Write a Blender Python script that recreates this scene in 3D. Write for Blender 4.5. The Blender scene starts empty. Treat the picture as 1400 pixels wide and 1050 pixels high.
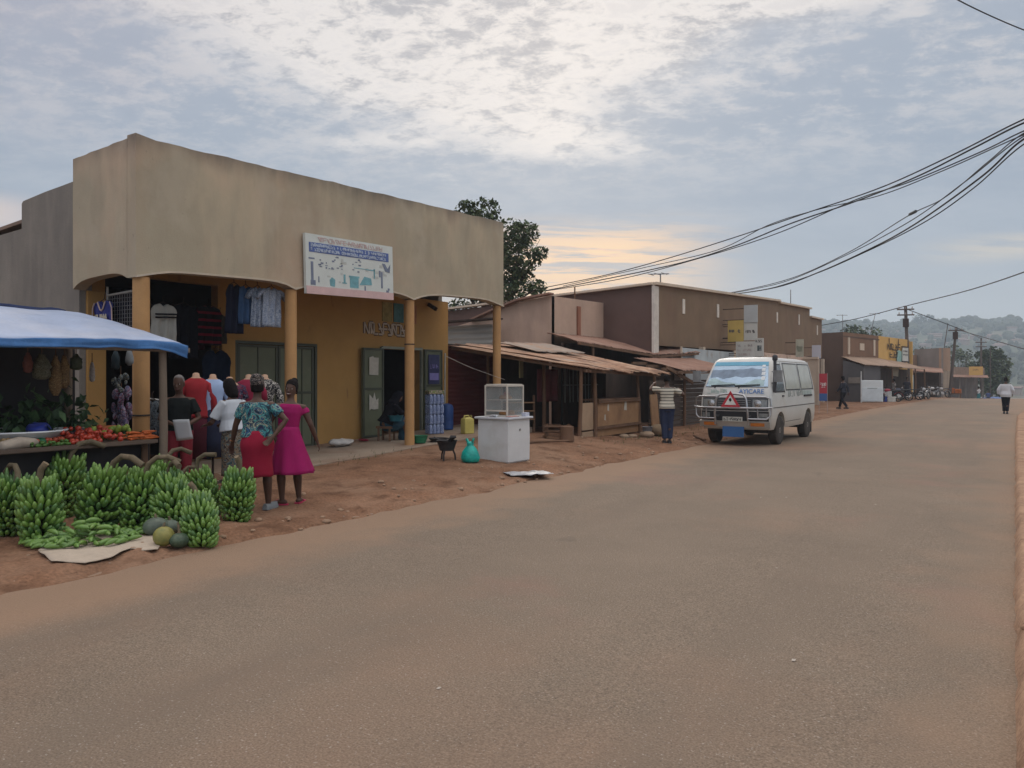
import bpy, bmesh, math, random
from mathutils import Vector, Matrix, Euler, noise
R = math.radians
sc = bpy.context.scene
COL = sc.collection
V = Vector
rnd = random.Random(11)

# ------------------------------------------------------------------ camera
TH = R(33.2); FPX = 1050.0; HY = 517.0; CH = 1.7
cam_d = bpy.data.cameras.new("camera"); cam = bpy.data.objects.new("camera", cam_d); COL.objects.link(cam)
cam_d.sensor_fit = 'HORIZONTAL'; cam_d.sensor_width = 36; cam_d.lens = 27.0
cam_d.shift_y = -8 / 1400; cam_d.clip_start = 0.05; cam_d.clip_end = 4000
cam.location = (0, 0, CH); cam.rotation_euler = (R(90), 0, TH)
sc.camera = cam
CT, ST = math.cos(TH), math.sin(TH)

def P(px, py, Z):
    """world point seen at photo pixel (px, py) at forward distance Z"""
    X = (px - 700) * Z / FPX
    return V((X * CT - Z * ST, X * ST + Z * CT, CH + (HY - py) * Z / FPX))

def onx(px, py, x):
    a = TH - math.atan((px - 700) / FPX)
    y = -x / math.tan(a); Z = -x * ST + y * CT
    return V((x, y, CH + (HY - py) * Z / FPX))

def ony(px, py, y):
    a = TH - math.atan((px - 700) / FPX)
    x = -y * math.tan(a); Z = -x * ST + y * CT
    return V((x, y, CH + (HY - py) * Z / FPX))

def smooth(a, b, x):
    t = max(0.0, min(1.0, (x - a) / (b - a))) if a != b else 0.0
    return t * t * (3 - 2 * t)

def lerp(a, b, t): return a + (b - a) * t

def interp(tab, x):
    if x <= tab[0][0]: return tab[0][1]
    for (a, u), (b, w) in zip(tab, tab[1:]):
        if x <= b: return u + (w - u) * (x - a) / (b - a)
    return tab[-1][1]

BASE = [(0, .0), (4, .0), (6, .02), (9.5, .1), (14, .26), (16.5, .28), (19, .12), (30, .06), (60, .02)]
def zfar(y):
    if y < 70: return 0.0
    if y < 130: return -0.0012 * (y - 70) ** 2
    return max(-8.0, -4.32 - .144 * (y - 130))
def road_left(y): return interp([(-40, -6.7), (45, -6.65), (58, -6.1), (68, -5.5), (79, -4.6), (95, -2.6), (120, 2.5), (160, 16)], y)
def road_right(y): return interp([(-40, -.01), (25, -.005), (40, .08), (58, .9), (79, 3.0), (95, 5.4), (120, 11), (160, 26)], y)
def gz(x, y):
    e = road_left(y)
    t = smooth(0, 3.2, e - x)
    b = interp(BASE, y)
    n = noise.noise(V((x * .9, y * .9, 3.1))) * .03 + noise.noise(V((x * 3, y * 3, 7.7))) * .012
    n *= smooth(0, .35, e - x)
    lip = .05 * smooth(0, .25, e - x)
    return zfar(y) + t * b + lip + n

def G(px, py):
    """the point of the modelled ground seen at a photo pixel"""
    f = lambda Z: P(px, py, Z)
    def below(Z):
        q = f(Z); return q.z < (gz(q.x, q.y) if q.x < road_left(q.y) else zfar(q.y) + .015)
    a = 2.0
    while not below(a) and a < 140: a += .25
    lo, hi = a - .25, a
    for _ in range(18):
        m = (lo + hi) / 2
        if below(m): hi = m
        else: lo = m
    return f(hi)

# ------------------------------------------------------------------ tags
def tag(o, label=None, cat=None, group=None, kind=None):
    if label: o["label"] = label
    if cat: o["category"] = cat
    if group: o["group"] = group
    if kind: o["kind"] = kind
    return o

def empty(name, loc, rz=0, label=None, cat=None, group=None, kind=None):
    o = bpy.data.objects.new(name, None); COL.objects.link(o)
    o.location = loc; o.rotation_euler = (0, 0, rz); o.empty_display_size = .2
    return tag(o, label, cat, group, kind)

def kids(o): return [c for c in bpy.data.objects if c.parent == o]

def copy_tree(o, parent=None):
    c = o.copy(); COL.objects.link(c)
    if parent: c.parent = parent
    for ch in kids(o): copy_tree(ch, c)
    return c

# ------------------------------------------------------------------ materials
MATS = {}
def M(name, col, rough=.8, var=.18, scale=3.0, bump=0.0, bscale=60.0, metal=0.0, col2=None, fine=.0, spec=.4, stretch=None, alpha=None, trans=0.0):
    if name in MATS: return MATS[name]
    m = bpy.data.materials.new(name); m.use_nodes = True
    nt = m.node_tree; N = nt.nodes; L = nt.links
    b = N["Principled BSDF"]
    b.inputs["Roughness"].default_value = rough; b.inputs["Metallic"].default_value = metal
    b.inputs["Specular IOR Level"].default_value = spec
    if trans: b.inputs["Transmission Weight"].default_value = trans
    if alpha is not None: b.inputs["Alpha"].default_value = alpha
    tc = N.new("ShaderNodeTexCoord")
    vec = tc.outputs["Object"]
    if stretch:
        mp = N.new("ShaderNodeMapping"); mp.inputs["Scale"].default_value = stretch
        L.new(vec, mp.inputs["Vector"]); vec = mp.outputs["Vector"]
    c1 = [max(0, x * (1 - var)) for x in col]; c2 = col2 or [min(1, x * (1 + var)) for x in col]
    n1 = N.new("ShaderNodeTexNoise"); n1.inputs["Scale"].default_value = scale; n1.inputs["Detail"].default_value = 6
    n1.inputs["Roughness"].default_value = .65
    L.new(vec, n1.inputs["Vector"])
    mr = N.new("ShaderNodeMapRange"); mr.inputs["From Min"].default_value = .3; mr.inputs["From Max"].default_value = .7
    L.new(n1.outputs["Fac"], mr.inputs["Value"])
    mix = N.new("ShaderNodeMix"); mix.data_type = 'RGBA'
    mix.inputs["A"].default_value = (*c1, 1); mix.inputs["B"].default_value = (*c2, 1)
    L.new(mr.outputs["Result"], mix.inputs["Factor"])
    out = mix.outputs["Result"]
    if fine:
        n2 = N.new("ShaderNodeTexNoise"); n2.inputs["Scale"].default_value = bscale * 1.5; n2.inputs["Detail"].default_value = 3
        L.new(tc.outputs["Object"], n2.inputs["Vector"])
        mm = N.new("ShaderNodeMapRange"); mm.inputs["To Min"].default_value = 1 - fine; mm.inputs["To Max"].default_value = 1 + fine
        mm.inputs["From Min"].default_value = .3; mm.inputs["From Max"].default_value = .7
        L.new(n2.outputs["Fac"], mm.inputs["Value"])
        mu = N.new("ShaderNodeMix"); mu.data_type = 'RGBA'; mu.blend_type = 'MULTIPLY'; mu.inputs["Factor"].default_value = 1
        L.new(out, mu.inputs["A"]); L.new(mm.outputs["Result"], mu.inputs["B"]); out = mu.outputs["Result"]
    L.new(out, b.inputs["Base Color"])
    if bump:
        n3 = N.new("ShaderNodeTexNoise"); n3.inputs["Scale"].default_value = bscale; n3.inputs["Detail"].default_value = 5
        L.new(tc.outputs["Object"], n3.inputs["Vector"])
        bp = N.new("ShaderNodeBump"); bp.inputs["Strength"].default_value = bump; bp.inputs["Distance"].default_value = .02
        L.new(n3.outputs["Fac"], bp.inputs["Height"]); L.new(bp.outputs["Normal"], b.inputs["Normal"])
    MATS[name] = m
    return m

def nodes_of(m): return m.node_tree.nodes, m.node_tree.links, m.node_tree.nodes["Principled BSDF"]

def base_link(m):
    b = m.node_tree.nodes["Principled BSDF"]
    return b.inputs["Base Color"].links[0].from_socket

def overlay(m, col, scale, lo, hi, stretch=None, amount=1.0, seed=0.0, detail=6):
    """patches of a second colour (stains, wear) with a noise mask"""
    N, L, b = nodes_of(m); src = base_link(m)
    tc = N.new("ShaderNodeTexCoord"); mp = N.new("ShaderNodeMapping")
    mp.inputs["Location"].default_value = (seed, seed * .7, seed * .3)
    if stretch: mp.inputs["Scale"].default_value = stretch
    L.new(tc.outputs["Object"], mp.inputs["Vector"])
    n = N.new("ShaderNodeTexNoise"); n.inputs["Scale"].default_value = scale; n.inputs["Detail"].default_value = detail
    n.inputs["Roughness"].default_value = .6
    L.new(mp.outputs["Vector"], n.inputs["Vector"])
    r = N.new("ShaderNodeMapRange"); r.inputs["From Min"].default_value = lo; r.inputs["From Max"].default_value = hi
    r.inputs["To Max"].default_value = amount
    L.new(n.outputs["Fac"], r.inputs["Value"])
    x = N.new("ShaderNodeMix"); x.data_type = 'RGBA'
    L.new(r.outputs["Result"], x.inputs["Factor"]); L.new(src, x.inputs["A"]); x.inputs["B"].default_value = (*col, 1)
    L.new(x.outputs["Result"], b.inputs["Base Color"])
    return m

def zband(m, col, z0, z1, amount=.8, nscale=3.0, nz=.4, slope=0.0, ystart=0.0):
    """weathering that comes on between heights z0 (none) and z1 (full), broken up by noise, in object space"""
    N, L, b = nodes_of(m); src = base_link(m)
    tc = N.new("ShaderNodeTexCoord"); sp = N.new("ShaderNodeSeparateXYZ"); L.new(tc.outputs["Object"], sp.inputs[0])
    mp = N.new("ShaderNodeMapping"); mp.inputs["Scale"].default_value = (1, 1, .25); L.new(tc.outputs["Object"], mp.inputs["Vector"])
    n = N.new("ShaderNodeTexNoise"); n.inputs["Scale"].default_value = nscale; n.inputs["Detail"].default_value = 7
    L.new(mp.outputs["Vector"], n.inputs["Vector"])
    a = N.new("ShaderNodeMath"); a.operation = 'MULTIPLY_ADD'; a.inputs[1].default_value = nz * 2; a.inputs[2].default_value = -nz
    L.new(n.outputs["Fac"], a.inputs[0])
    s = N.new("ShaderNodeMath"); s.operation = 'MULTIPLY_ADD'; s.inputs[1].default_value = -slope
    L.new(sp.outputs["Y"], s.inputs[0]); L.new(sp.outputs["Z"], s.inputs[2])
    ad = N.new("ShaderNodeMath"); ad.operation = 'ADD'; L.new(a.outputs[0], ad.inputs[0]); L.new(s.outputs[0], ad.inputs[1])
    r = N.new("ShaderNodeMapRange"); r.inputs["From Min"].default_value = z0; r.inputs["From Max"].default_value = z1
    r.inputs["To Max"].default_value = amount; r.interpolation_type = 'SMOOTHSTEP'
    L.new(ad.outputs[0], r.inputs["Value"])
    x = N.new("ShaderNodeMix"); x.data_type = 'RGBA'
    L.new(r.outputs["Result"], x.inputs["Factor"]); L.new(src, x.inputs["A"]); x.inputs["B"].default_value = (*col, 1)
    L.new(x.outputs["Result"], b.inputs["Base Color"])
    return m

def stripes(m, col, axis, period, width, phase=0.0):
    N, L, b = nodes_of(m); src = base_link(m)
    tc = N.new("ShaderNodeTexCoord"); sp = N.new("ShaderNodeSeparateXYZ"); L.new(tc.outputs["Object"], sp.inputs[0])
    ad = N.new("ShaderNodeMath"); ad.operation = 'ADD'; ad.inputs[1].default_value = phase + 100 * period
    L.new(sp.outputs[axis], ad.inputs[0])
    mo = N.new("ShaderNodeMath"); mo.operation = 'MODULO'; mo.inputs[1].default_value = period; L.new(ad.outputs[0], mo.inputs[0])
    lt = N.new("ShaderNodeMath"); lt.operation = 'LESS_THAN'; lt.inputs[1].default_value = width; L.new(mo.outputs[0], lt.inputs[0])
    x = N.new("ShaderNodeMix"); x.data_type = 'RGBA'
    L.new(lt.outputs[0], x.inputs["Factor"]); L.new(src, x.inputs["A"]); x.inputs["B"].default_value = (*col, 1)
    L.new(x.outputs["Result"], b.inputs["Base Color"])
    return m

def palette(m, cols, scale, kind='VORONOI', rnd_=1.0, stretch=None, detail=2):
    """printed cloth: patches of several flat colours"""
    N, L, b = nodes_of(m)
    tc = N.new("ShaderNodeTexCoord"); vec = tc.outputs["Object"]
    if stretch:
        mp = N.new("ShaderNodeMapping"); mp.inputs["Scale"].default_value = stretch; L.new(vec, mp.inputs["Vector"]); vec = mp.outputs["Vector"]
    n = N.new("ShaderNodeTexNoise"); n.inputs["Scale"].default_value = scale; n.inputs["Detail"].default_value = detail
    n.inputs["Distortion"].default_value = rnd_
    L.new(vec, n.inputs["Vector"])
    cr = N.new("ShaderNodeValToRGB"); cr.color_ramp.interpolation = 'CONSTANT'
    els = cr.color_ramp.elements
    while len(els) < len(cols): els.new(.5)
    for i, c in enumerate(cols):
        els[i].position = 0 if i == 0 else .3 + .4 * i / len(cols); els[i].color = (*c, 1)
    L.new(n.outputs["Fac"], cr.inputs[0]); L.new(cr.outputs[0], b.inputs["Base Color"])
    return m

# ------------------------------------------------------------------ mesh builder
class MB:
    def __init__(s): s.v = []; s.f = []; s.m = []; s.cm = 0
    def _add(s, vs, fs):
        o = len(s.v); s.v += [V(p) for p in vs]
        for f in fs: s.f.append([o + i for i in f]); s.m.append(s.cm)
    def box(s, x0, x1, y0, y1, z0, z1):
        if x0 > x1: x0, x1 = x1, x0
        if y0 > y1: y0, y1 = y1, y0
        if z0 > z1: z0, z1 = z1, z0
        s._add([(x0, y0, z0), (x1, y0, z0), (x1, y1, z0), (x0, y1, z0), (x0, y0, z1), (x1, y0, z1), (x1, y1, z1), (x0, y1, z1)],
               [(0, 3, 2, 1), (4, 5, 6, 7), (0, 1, 5, 4), (1, 2, 6, 5), (2, 3, 7, 6), (3, 0, 4, 7)]); return s
    def obox(s, c, size, rot=(0, 0, 0)):
        mt = Euler(rot).to_matrix() if not isinstance(rot, Matrix) else rot
        c = V(c); h = V(size) / 2
        vs = [c + mt @ V((a * h.x, b * h.y, d * h.z)) for d in (-1, 1) for a, b in ((-1, -1), (1, -1), (1, 1), (-1, 1))]
        s._add(vs, [(0, 3, 2, 1), (4, 5, 6, 7), (0, 1, 5, 4), (1, 2, 6, 5), (2, 3, 7, 6), (3, 0, 4, 7)]); return s
    def bar(s, a, b, w, d, up=(0, 0, 1)):
        a = V(a); b = V(b); z = (b - a).normalized(); u = V(up)
        if abs(z.dot(u)) > .98: u = V((1, 0, 0))
        x = u.cross(z).normalized(); y = z.cross(x)
        vs = []
        for p in (a, b): vs += [p - x * w / 2 - y * d / 2, p + x * w / 2 - y * d / 2, p + x * w / 2 + y * d / 2, p - x * w / 2 + y * d / 2]
        s._add(vs, [(0, 3, 2, 1), (4, 5, 6, 7), (0, 1, 5, 4), (1, 2, 6, 5), (2, 3, 7, 6), (3, 0, 4, 7)]); return s
    def rings(s, rings, cap0=True, cap1=True):
        n = len(rings[0]); vs = [p for r in rings for p in r]; fs = []
        for i in range(len(rings) - 1):
            for k in range(n):
                a = i * n + k; b = i * n + (k + 1) % n
                fs.append((a, b, b + n, a + n))
        if cap0: fs.append(tuple(reversed(range(n))))
        if cap1: fs.append(tuple(range((len(rings) - 1) * n, len(rings) * n)))
        s._add(vs, fs); return s
    def tube(s, pts, radii, n=8, cap=True, flat=1.0, up=None):
        pts = [V(p) for p in pts]
        if not isinstance(radii, (list, tuple)): radii = [radii] * len(pts)
        rs = []; prev = None
        for i, p in enumerate(pts):
            t = (pts[min(i + 1, len(pts) - 1)] - pts[max(i - 1, 0)]).normalized()
            if prev is None:
                u = V(up) if up else (V((0, 0, 1)) if abs(t.z) < .9 else V((1, 0, 0)))
                x = u.cross(t).normalized()
            else:
                x = (prev - t * prev.dot(t)).normalized()
            prev = x; y = t.cross(x)
            rs.append([p + (x * math.cos(2 * math.pi * k / n) + y * math.sin(2 * math.pi * k / n) * flat) * radii[i] for k in range(n)])
        s.rings(rs, cap, cap); return s
    def limb(s, pts, radii, n=10):
        """tube with rounded ends"""
        pts = [V(p) for p in pts]; radii = list(radii)
        d0 = (pts[0] - pts[1]).normalized(); d1 = (pts[-1] - pts[-2]).normalized()
        r0, r1 = radii[0], radii[-1]
        pre = [pts[0] + d0 * r0 * .95, pts[0] + d0 * r0 * .6]; post = [pts[-1] + d1 * r1 * .6, pts[-1] + d1 * r1 * .95]
        return s.tube(pre + pts + post, [r0 * .3, r0 * .8] + radii + [r1 * .8, r1 * .3], n)
    def lathe(s, prof, n=16, c=(0, 0, 0), mt=None, sx=1.0, sy=1.0):
        c = V(c); rs = []
        for r, z in prof:
            ring = []
            for k in range(n):
                a = 2 * math.pi * k / n; p = V((r * math.cos(a) * sx, r * math.sin(a) * sy, z))
                ring.append(c + (mt @ p if mt else p))
            rs.append(ring)
        s.rings(rs); return s
    def ball(s, c, r, n=10, m=7, sx=1, sy=1, sz=1, mt=None):
        pr = [(r * max(.02, math.sin(math.pi * i / m)), -r * math.cos(math.pi * i / m) * sz) for i in range(m + 1)]
        return s.lathe(pr, n, c, mt, sx, sy)
    def poly(s, pts): s._add(pts, [tuple(range(len(pts)))]); return s
    def prism(s, pts, d):
        """polygon pts (3d) extruded by vector d"""
        n = len(pts); d = V(d); a = [V(p) for p in pts]; b = [p + d for p in a]
        s._add(a + b, [tuple(reversed(range(n))), tuple(range(n, 2 * n))] + [(i, (i + 1) % n, n + (i + 1) % n, n + i) for i in range(n)]); return s
    def grid(s, fn, nu, nv):
        vs = [fn(i / nu, j / nv) for j in range(nv + 1) for i in range(nu + 1)]
        fs = [(j * (nu + 1) + i, j * (nu + 1) + i + 1, (j + 1) * (nu + 1) + i + 1, (j + 1) * (nu + 1) + i) for j in range(nv) for i in range(nu)]
        s._add(vs, fs); return s
    def mesh(s, name, fixn=True):
        me = bpy.data.meshes.new(name); me.from_pydata([tuple(p) for p in s.v], [], s.f)
        if fixn:
            bm = bmesh.new(); bm.from_mesh(me); bmesh.ops.recalc_face_normals(bm, faces=bm.faces); bm.to_mesh(me); bm.free()
        me.polygons.foreach_set("material_index", s.m[:len(me.polygons)])
        me.update(); return me
    def build(s, name, mats, parent=None, smooth_angle=None, loc=None, bevel=0, solid=0, fixn=True):
        me = s.mesh(name, fixn)
        return link(name, me, mats, parent, smooth_angle, loc, bevel, solid)

def link(name, me, mats, parent=None, smooth_angle=None, loc=None, bevel=0, solid=0):
    if mats is not None and not me.materials:
        for m in (mats if isinstance(mats, (list, tuple)) else [mats]): me.materials.append(m)
    if smooth_angle is not None:
        me.polygons.foreach_set("use_smooth", [True] * len(me.polygons))
        if smooth_angle < 180: me.set_sharp_from_angle(angle=R(smooth_angle))
    o = bpy.data.objects.new(name, me); COL.objects.link(o)
    if parent: o.parent = parent
    if loc is not None: o.location = loc
    if solid:
        md = o.modifiers.new("solid", 'SOLIDIFY'); md.thickness = solid; md.offset = 0
    if bevel:
        md = o.modifiers.new("bevel", 'BEVEL'); md.width = bevel; md.segments = 2; md.limit_method = 'ANGLE'; md.angle_limit = R(40)
    return o

def remesh(mb, name, voxel, it=4):
    me = mb.mesh(name + "_raw"); o = bpy.data.objects.new("tmp", me); COL.objects.link(o)
    md = o.modifiers.new("r", 'REMESH'); md.mode = 'VOXEL'; md.voxel_size = voxel
    if it:
        sm = o.modifiers.new("s", 'SMOOTH'); sm.iterations = it; sm.factor = .5
    dg = bpy.context.evaluated_depsgraph_get(); dg.update()
    out = bpy.data.meshes.new_from_object(o.evaluated_get(dg)); out.name = name
    bpy.data.objects.remove(o); bpy.data.meshes.remove(me)
    return out

def scrawl(mb, w, h, n, seed, x0=0.0, z0=0.0, y=0.0, t=.004, sw=.12, gap=.22):
    """worn brush lettering too blurred to read: n letter-like marks on the plane y, facing -y"""
    r = random.Random(seed); cw = w / n; lw = cw * (1 - gap); s = h * sw
    for i in range(n):
        x = x0 + i * cw
        if r.random() < .1 and n > 6: continue
        segs = [((0, 0), (0, 1)), ((0, 1), (1, 1)), ((0, .5), (1, .5)), ((0, 0), (1, 0)), ((1, 0), (1, 1)), ((0, 1), (1, 0)), ((.5, 0), (.5, 1))]
        r.shuffle(segs)
        for j, (a, b) in enumerate(segs[:r.choice((2, 3, 3, 4))]):
            yy = y - .0007 * j - .0002 * i % .0006
            mb.bar((x + a[0] * lw, yy - t / 2, z0 + a[1] * h), (x + b[0] * lw, yy - t / 2, z0 + b[1] * h), s, t, up=(0, -1, 0))
    return mb

def lettering(txt, size, mat, name, parent, loc, rot, extrude=.003, sx=1.0):
    cu = bpy.data.curves.new(name, 'FONT'); cu.body = txt; cu.size = size; cu.extrude = extrude; cu.align_x = 'CENTER'
    cu.offset = size * .012
    o = bpy.data.objects.new("tmp", cu); COL.objects.link(o)
    dg = bpy.context.evaluated_depsgraph_get(); dg.update()
    me = bpy.data.meshes.new_from_object(o.evaluated_get(dg)); bpy.data.objects.remove(o)
    t = link(name, me, mat, parent); t.location = loc; t.rotation_euler = rot; t.scale = (sx, 1, 1)
    return t
EXPO = 0.0; BACKGAIN = 1.3; HAZE = 0.00065
# ------------------------------------------------------------------ render settings, sky, sun
sc.view_settings.view_transform = 'Standard'; sc.view_settings.look = 'None'; sc.view_settings.exposure = EXPO
sc.view_settings.gamma = 1
sc.render.engine = 'CYCLES'
sc.cycles.use_denoising = True
try: sc.cycles.denoiser = 'OPENIMAGEDENOISE'
except Exception: pass
sc.cycles.max_bounces = 6; sc.cycles.diffuse_bounces = 2; sc.cycles.volume_bounces = 1; sc.cycles.transparent_max_bounces = 12
sc.cycles.sample_clamp_indirect = 4

SUN_AZ = TH - math.atan(60 / FPX)          # measured from +Y towards -X
SUN_EL = R(24)
sun_dir = V((-math.sin(SUN_AZ) * math.cos(SUN_EL), math.cos(SUN_AZ) * math.cos(SUN_EL), math.sin(SUN_EL)))
sd = bpy.data.lights.new("sun", 'SUN'); sd.energy = 1.0; sd.angle = R(25); sd.color = (1, .93, .82)
so = bpy.data.objects.new("sun", sd); COL.objects.link(so); so.location = (0, 0, 30)
so.rotation_euler = sun_dir.to_track_quat('Z', 'Y').to_euler()

w = bpy.data.worlds.new("World"); sc.world = w; w.use_nodes = True
N = w.node_tree.nodes; L = w.node_tree.links
for n in list(N): N.remove(n)
out = N.new("ShaderNodeOutputWorld")
def math_(op, a, b=None, c=None, clamp=False):
    n = N.new("ShaderNodeMath"); n.operation = op; n.use_clamp = clamp
    for i, x in enumerate((a, b, c)):
        if x is None: continue
        if isinstance(x, (int, float)): n.inputs[i].default_value = x
        else: L.new(x, n.inputs[i])
    return n.outputs[0]
def vmath(op, a, b):
    n = N.new("ShaderNodeVectorMath"); n.operation = op
    for i, x in enumerate((a, b)):
        if isinstance(x, (tuple, Vector)): n.inputs[i].default_value = x
        else: L.new(x, n.inputs[i])
    return n
def rng(x, a, b, c=0.0, d=1.0, sm=True):
    n = N.new("ShaderNodeMapRange"); n.interpolation_type = 'SMOOTHSTEP' if sm else 'LINEAR'
    L.new(x, n.inputs["Value"])
    for k, q in (("From Min", a), ("From Max", b), ("To Min", c), ("To Max", d)): n.inputs[k].default_value = q
    return n.outputs["Result"]
def mixc(f, a, b):
    n = N.new("ShaderNodeMix"); n.data_type = 'RGBA'
    if isinstance(f, (int, float)): n.inputs["Factor"].default_value = f
    else: L.new(f, n.inputs["Factor"])
    for k, x in (("A", a), ("B", b)):
        if isinstance(x, tuple): n.inputs[k].default_value = (*x, 1)
        else: L.new(x, n.inputs[k])
    return n.outputs["Result"]
tc = N.new("ShaderNodeTexCoord"); d = tc.outputs["Generated"]
sep = N.new("ShaderNodeSeparateXYZ"); L.new(d, sep.inputs[0])
dz = math_('MAXIMUM', sep.outputs["Z"], 0.0)
den = math_('ADD', dz, .16)
# axes: right and forward of the street
dr = vmath('DOT_PRODUCT', d, (CT, ST, 0)).outputs["Value"]
df = vmath('DOT_PRODUCT', d, (-ST, CT, 0)).outputs["Value"]
u = math_('DIVIDE', dr, den); v = math_('DIVIDE', df, den)
uv = N.new("ShaderNodeCombineXYZ"); L.new(u, uv.inputs[0]); L.new(v, uv.inputs[1])
def cloud(scale, detail, sx=1.0, sy=1.0, seed=0.0, dist=0.3, rot=0.0, rough=.6):
    mp = N.new("ShaderNodeMapping"); mp.inputs["Scale"].default_value = (sx, sy, 1); mp.inputs["Location"].default_value = (seed, seed * 1.3, seed)
    mp.inputs["Rotation"].default_value = (0, 0, rot)
    L.new(uv.outputs[0], mp.inputs["Vector"])
    n = N.new("ShaderNodeTexNoise"); n.inputs["Scale"].default_value = scale; n.inputs["Detail"].default_value = detail
    n.inputs["Roughness"].default_value = rough; n.inputs["Distortion"].default_value = dist
    L.new(mp.outputs["Vector"], n.inputs["Vector"]); return n.outputs["Fac"]
big = cloud(.9, 4, 1, 1.1, 3.7)
mid = cloud(3.0, 7, 1, 1.35, 8.1, .25, .45, .62)
rip = cloud(12.5, 7, 1.0, 1.35, 1.9, .2, .6, .70)
# base: grey blue deck, paler at the horizon
az = math_('ARCTAN2', dr, df)      # 0 straight ahead in the view, + to the right
basec = mixc(rng(dz, .0, .20), (.50, .51, .515), (.315, .375, .465))
basec = mixc(rng(dz, .25, .6), basec, (.52, .54, .60))
basec = mixc(rng(mid, .34, .74, 0, .42), basec, (.48, .52, .58))
# the bright rippled sheet: its lower border drops from high at the right to low at the middle
edge = math_('SUBTRACT', dz, math_('MULTIPLY', math_('ABSOLUTE', math_('ADD', az, .06)), .19))
edge = math_('ADD', edge, math_('MULTIPLY', math_('SUBTRACT', big, .5), .26))
edge = math_('ADD', edge, math_('MULTIPLY', math_('SUBTRACT', mid, .5), .16))
sheet = rng(edge, .265, .350)
ripf = math_('ADD', math_('MULTIPLY', rip, .65), math_('MULTIPLY', mid, .35))
bright = mixc(rng(ripf, .38, .58), (.47, .455, .47), (1.13, 1.04, .95))
colr = mixc(sheet, basec, bright)
# scattered pale tufts elsewhere, above the lower band
tuft = math_('MULTIPLY', rng(ripf, .44, .61), rng(dz, .17, .36))
colr = mixc(math_('MULTIPLY', tuft, .72), colr, (.70, .66, .65))
# mauve cast high at the left
mv = math_('MULTIPLY', rng(az, -.25, -.62), rng(dz, .18, .40))
mv = math_('MULTIPLY', mv, rng(big, .25, .6, .3, 1.0))
colr = mixc(math_('MULTIPLY', mv, .5), colr, (.43, .36, .42))
# low sunset glow in thin layers
ga = math_('SUBTRACT', az, .085)
glow = math_('MULTIPLY', rng(math_('ABSOLUTE', ga), .24, .04), rng(math_('ABSOLUTE', math_('SUBTRACT', dz, .130)), .085, .03))
lay = cloud(3.4, 6, .6, 2.4, 5.5, .3)
glow = math_('MULTIPLY', glow, rng(lay, .37, .54, .2, 1.0))
colr = mixc(math_('MULTIPLY', glow, 1.0, clamp=True), colr, (1.35, .82, .36))
# a warm streak low at the far right, another at the far left
g2 = math_('MULTIPLY', rng(math_('ABSOLUTE', math_('SUBTRACT', az, .60)), .14, .03), rng(math_('ABSOLUTE', math_('SUBTRACT', dz, .142)), .022, .002))
colr = mixc(math_('MULTIPLY', math_('MULTIPLY', g2, rng(lay, .3, .5)), .6), colr, (.86, .70, .50))
g3 = math_('MULTIPLY', rng(math_('ABSOLUTE', math_('ADD', az, .62)), .12, .02), rng(math_('ABSOLUTE', math_('SUBTRACT', dz, .175)), .03, .004))
colr = mixc(math_('MULTIPLY', g3, .7), colr, (.90, .68, .56))
# brightness added to the unseen sky behind the viewer and overhead, to light the street
back = math_('ADD', rng(df, .15, -.5, 0, .45), rng(dz, .5, .85, 0, 1.0))
gain = math_('ADD', 1.0, math_('MULTIPLY', math_('MINIMUM', back, 1.2), BACKGAIN))
bg1 = N.new("ShaderNodeBackground"); L.new(colr, bg1.inputs["Color"]); L.new(gain, bg1.inputs["Strength"])
sky = N.new("ShaderNodeTexSky"); sky.sky_type = 'NISHITA'; sky.sun_disc = False
sky.sun_elevation = SUN_EL; sky.sun_rotation = -SUN_AZ
bg2 = N.new("ShaderNodeBackground"); L.new(sky.outputs[0], bg2.inputs["Color"]); bg2.inputs["Strength"].default_value = .08
ms = N.new("ShaderNodeMixShader"); ms.inputs[0].default_value = .9
L.new(bg2.outputs[0], ms.inputs[1]); L.new(bg1.outputs[0], ms.inputs[2]); L.new(ms.outputs[0], out.inputs["Surface"])
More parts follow.
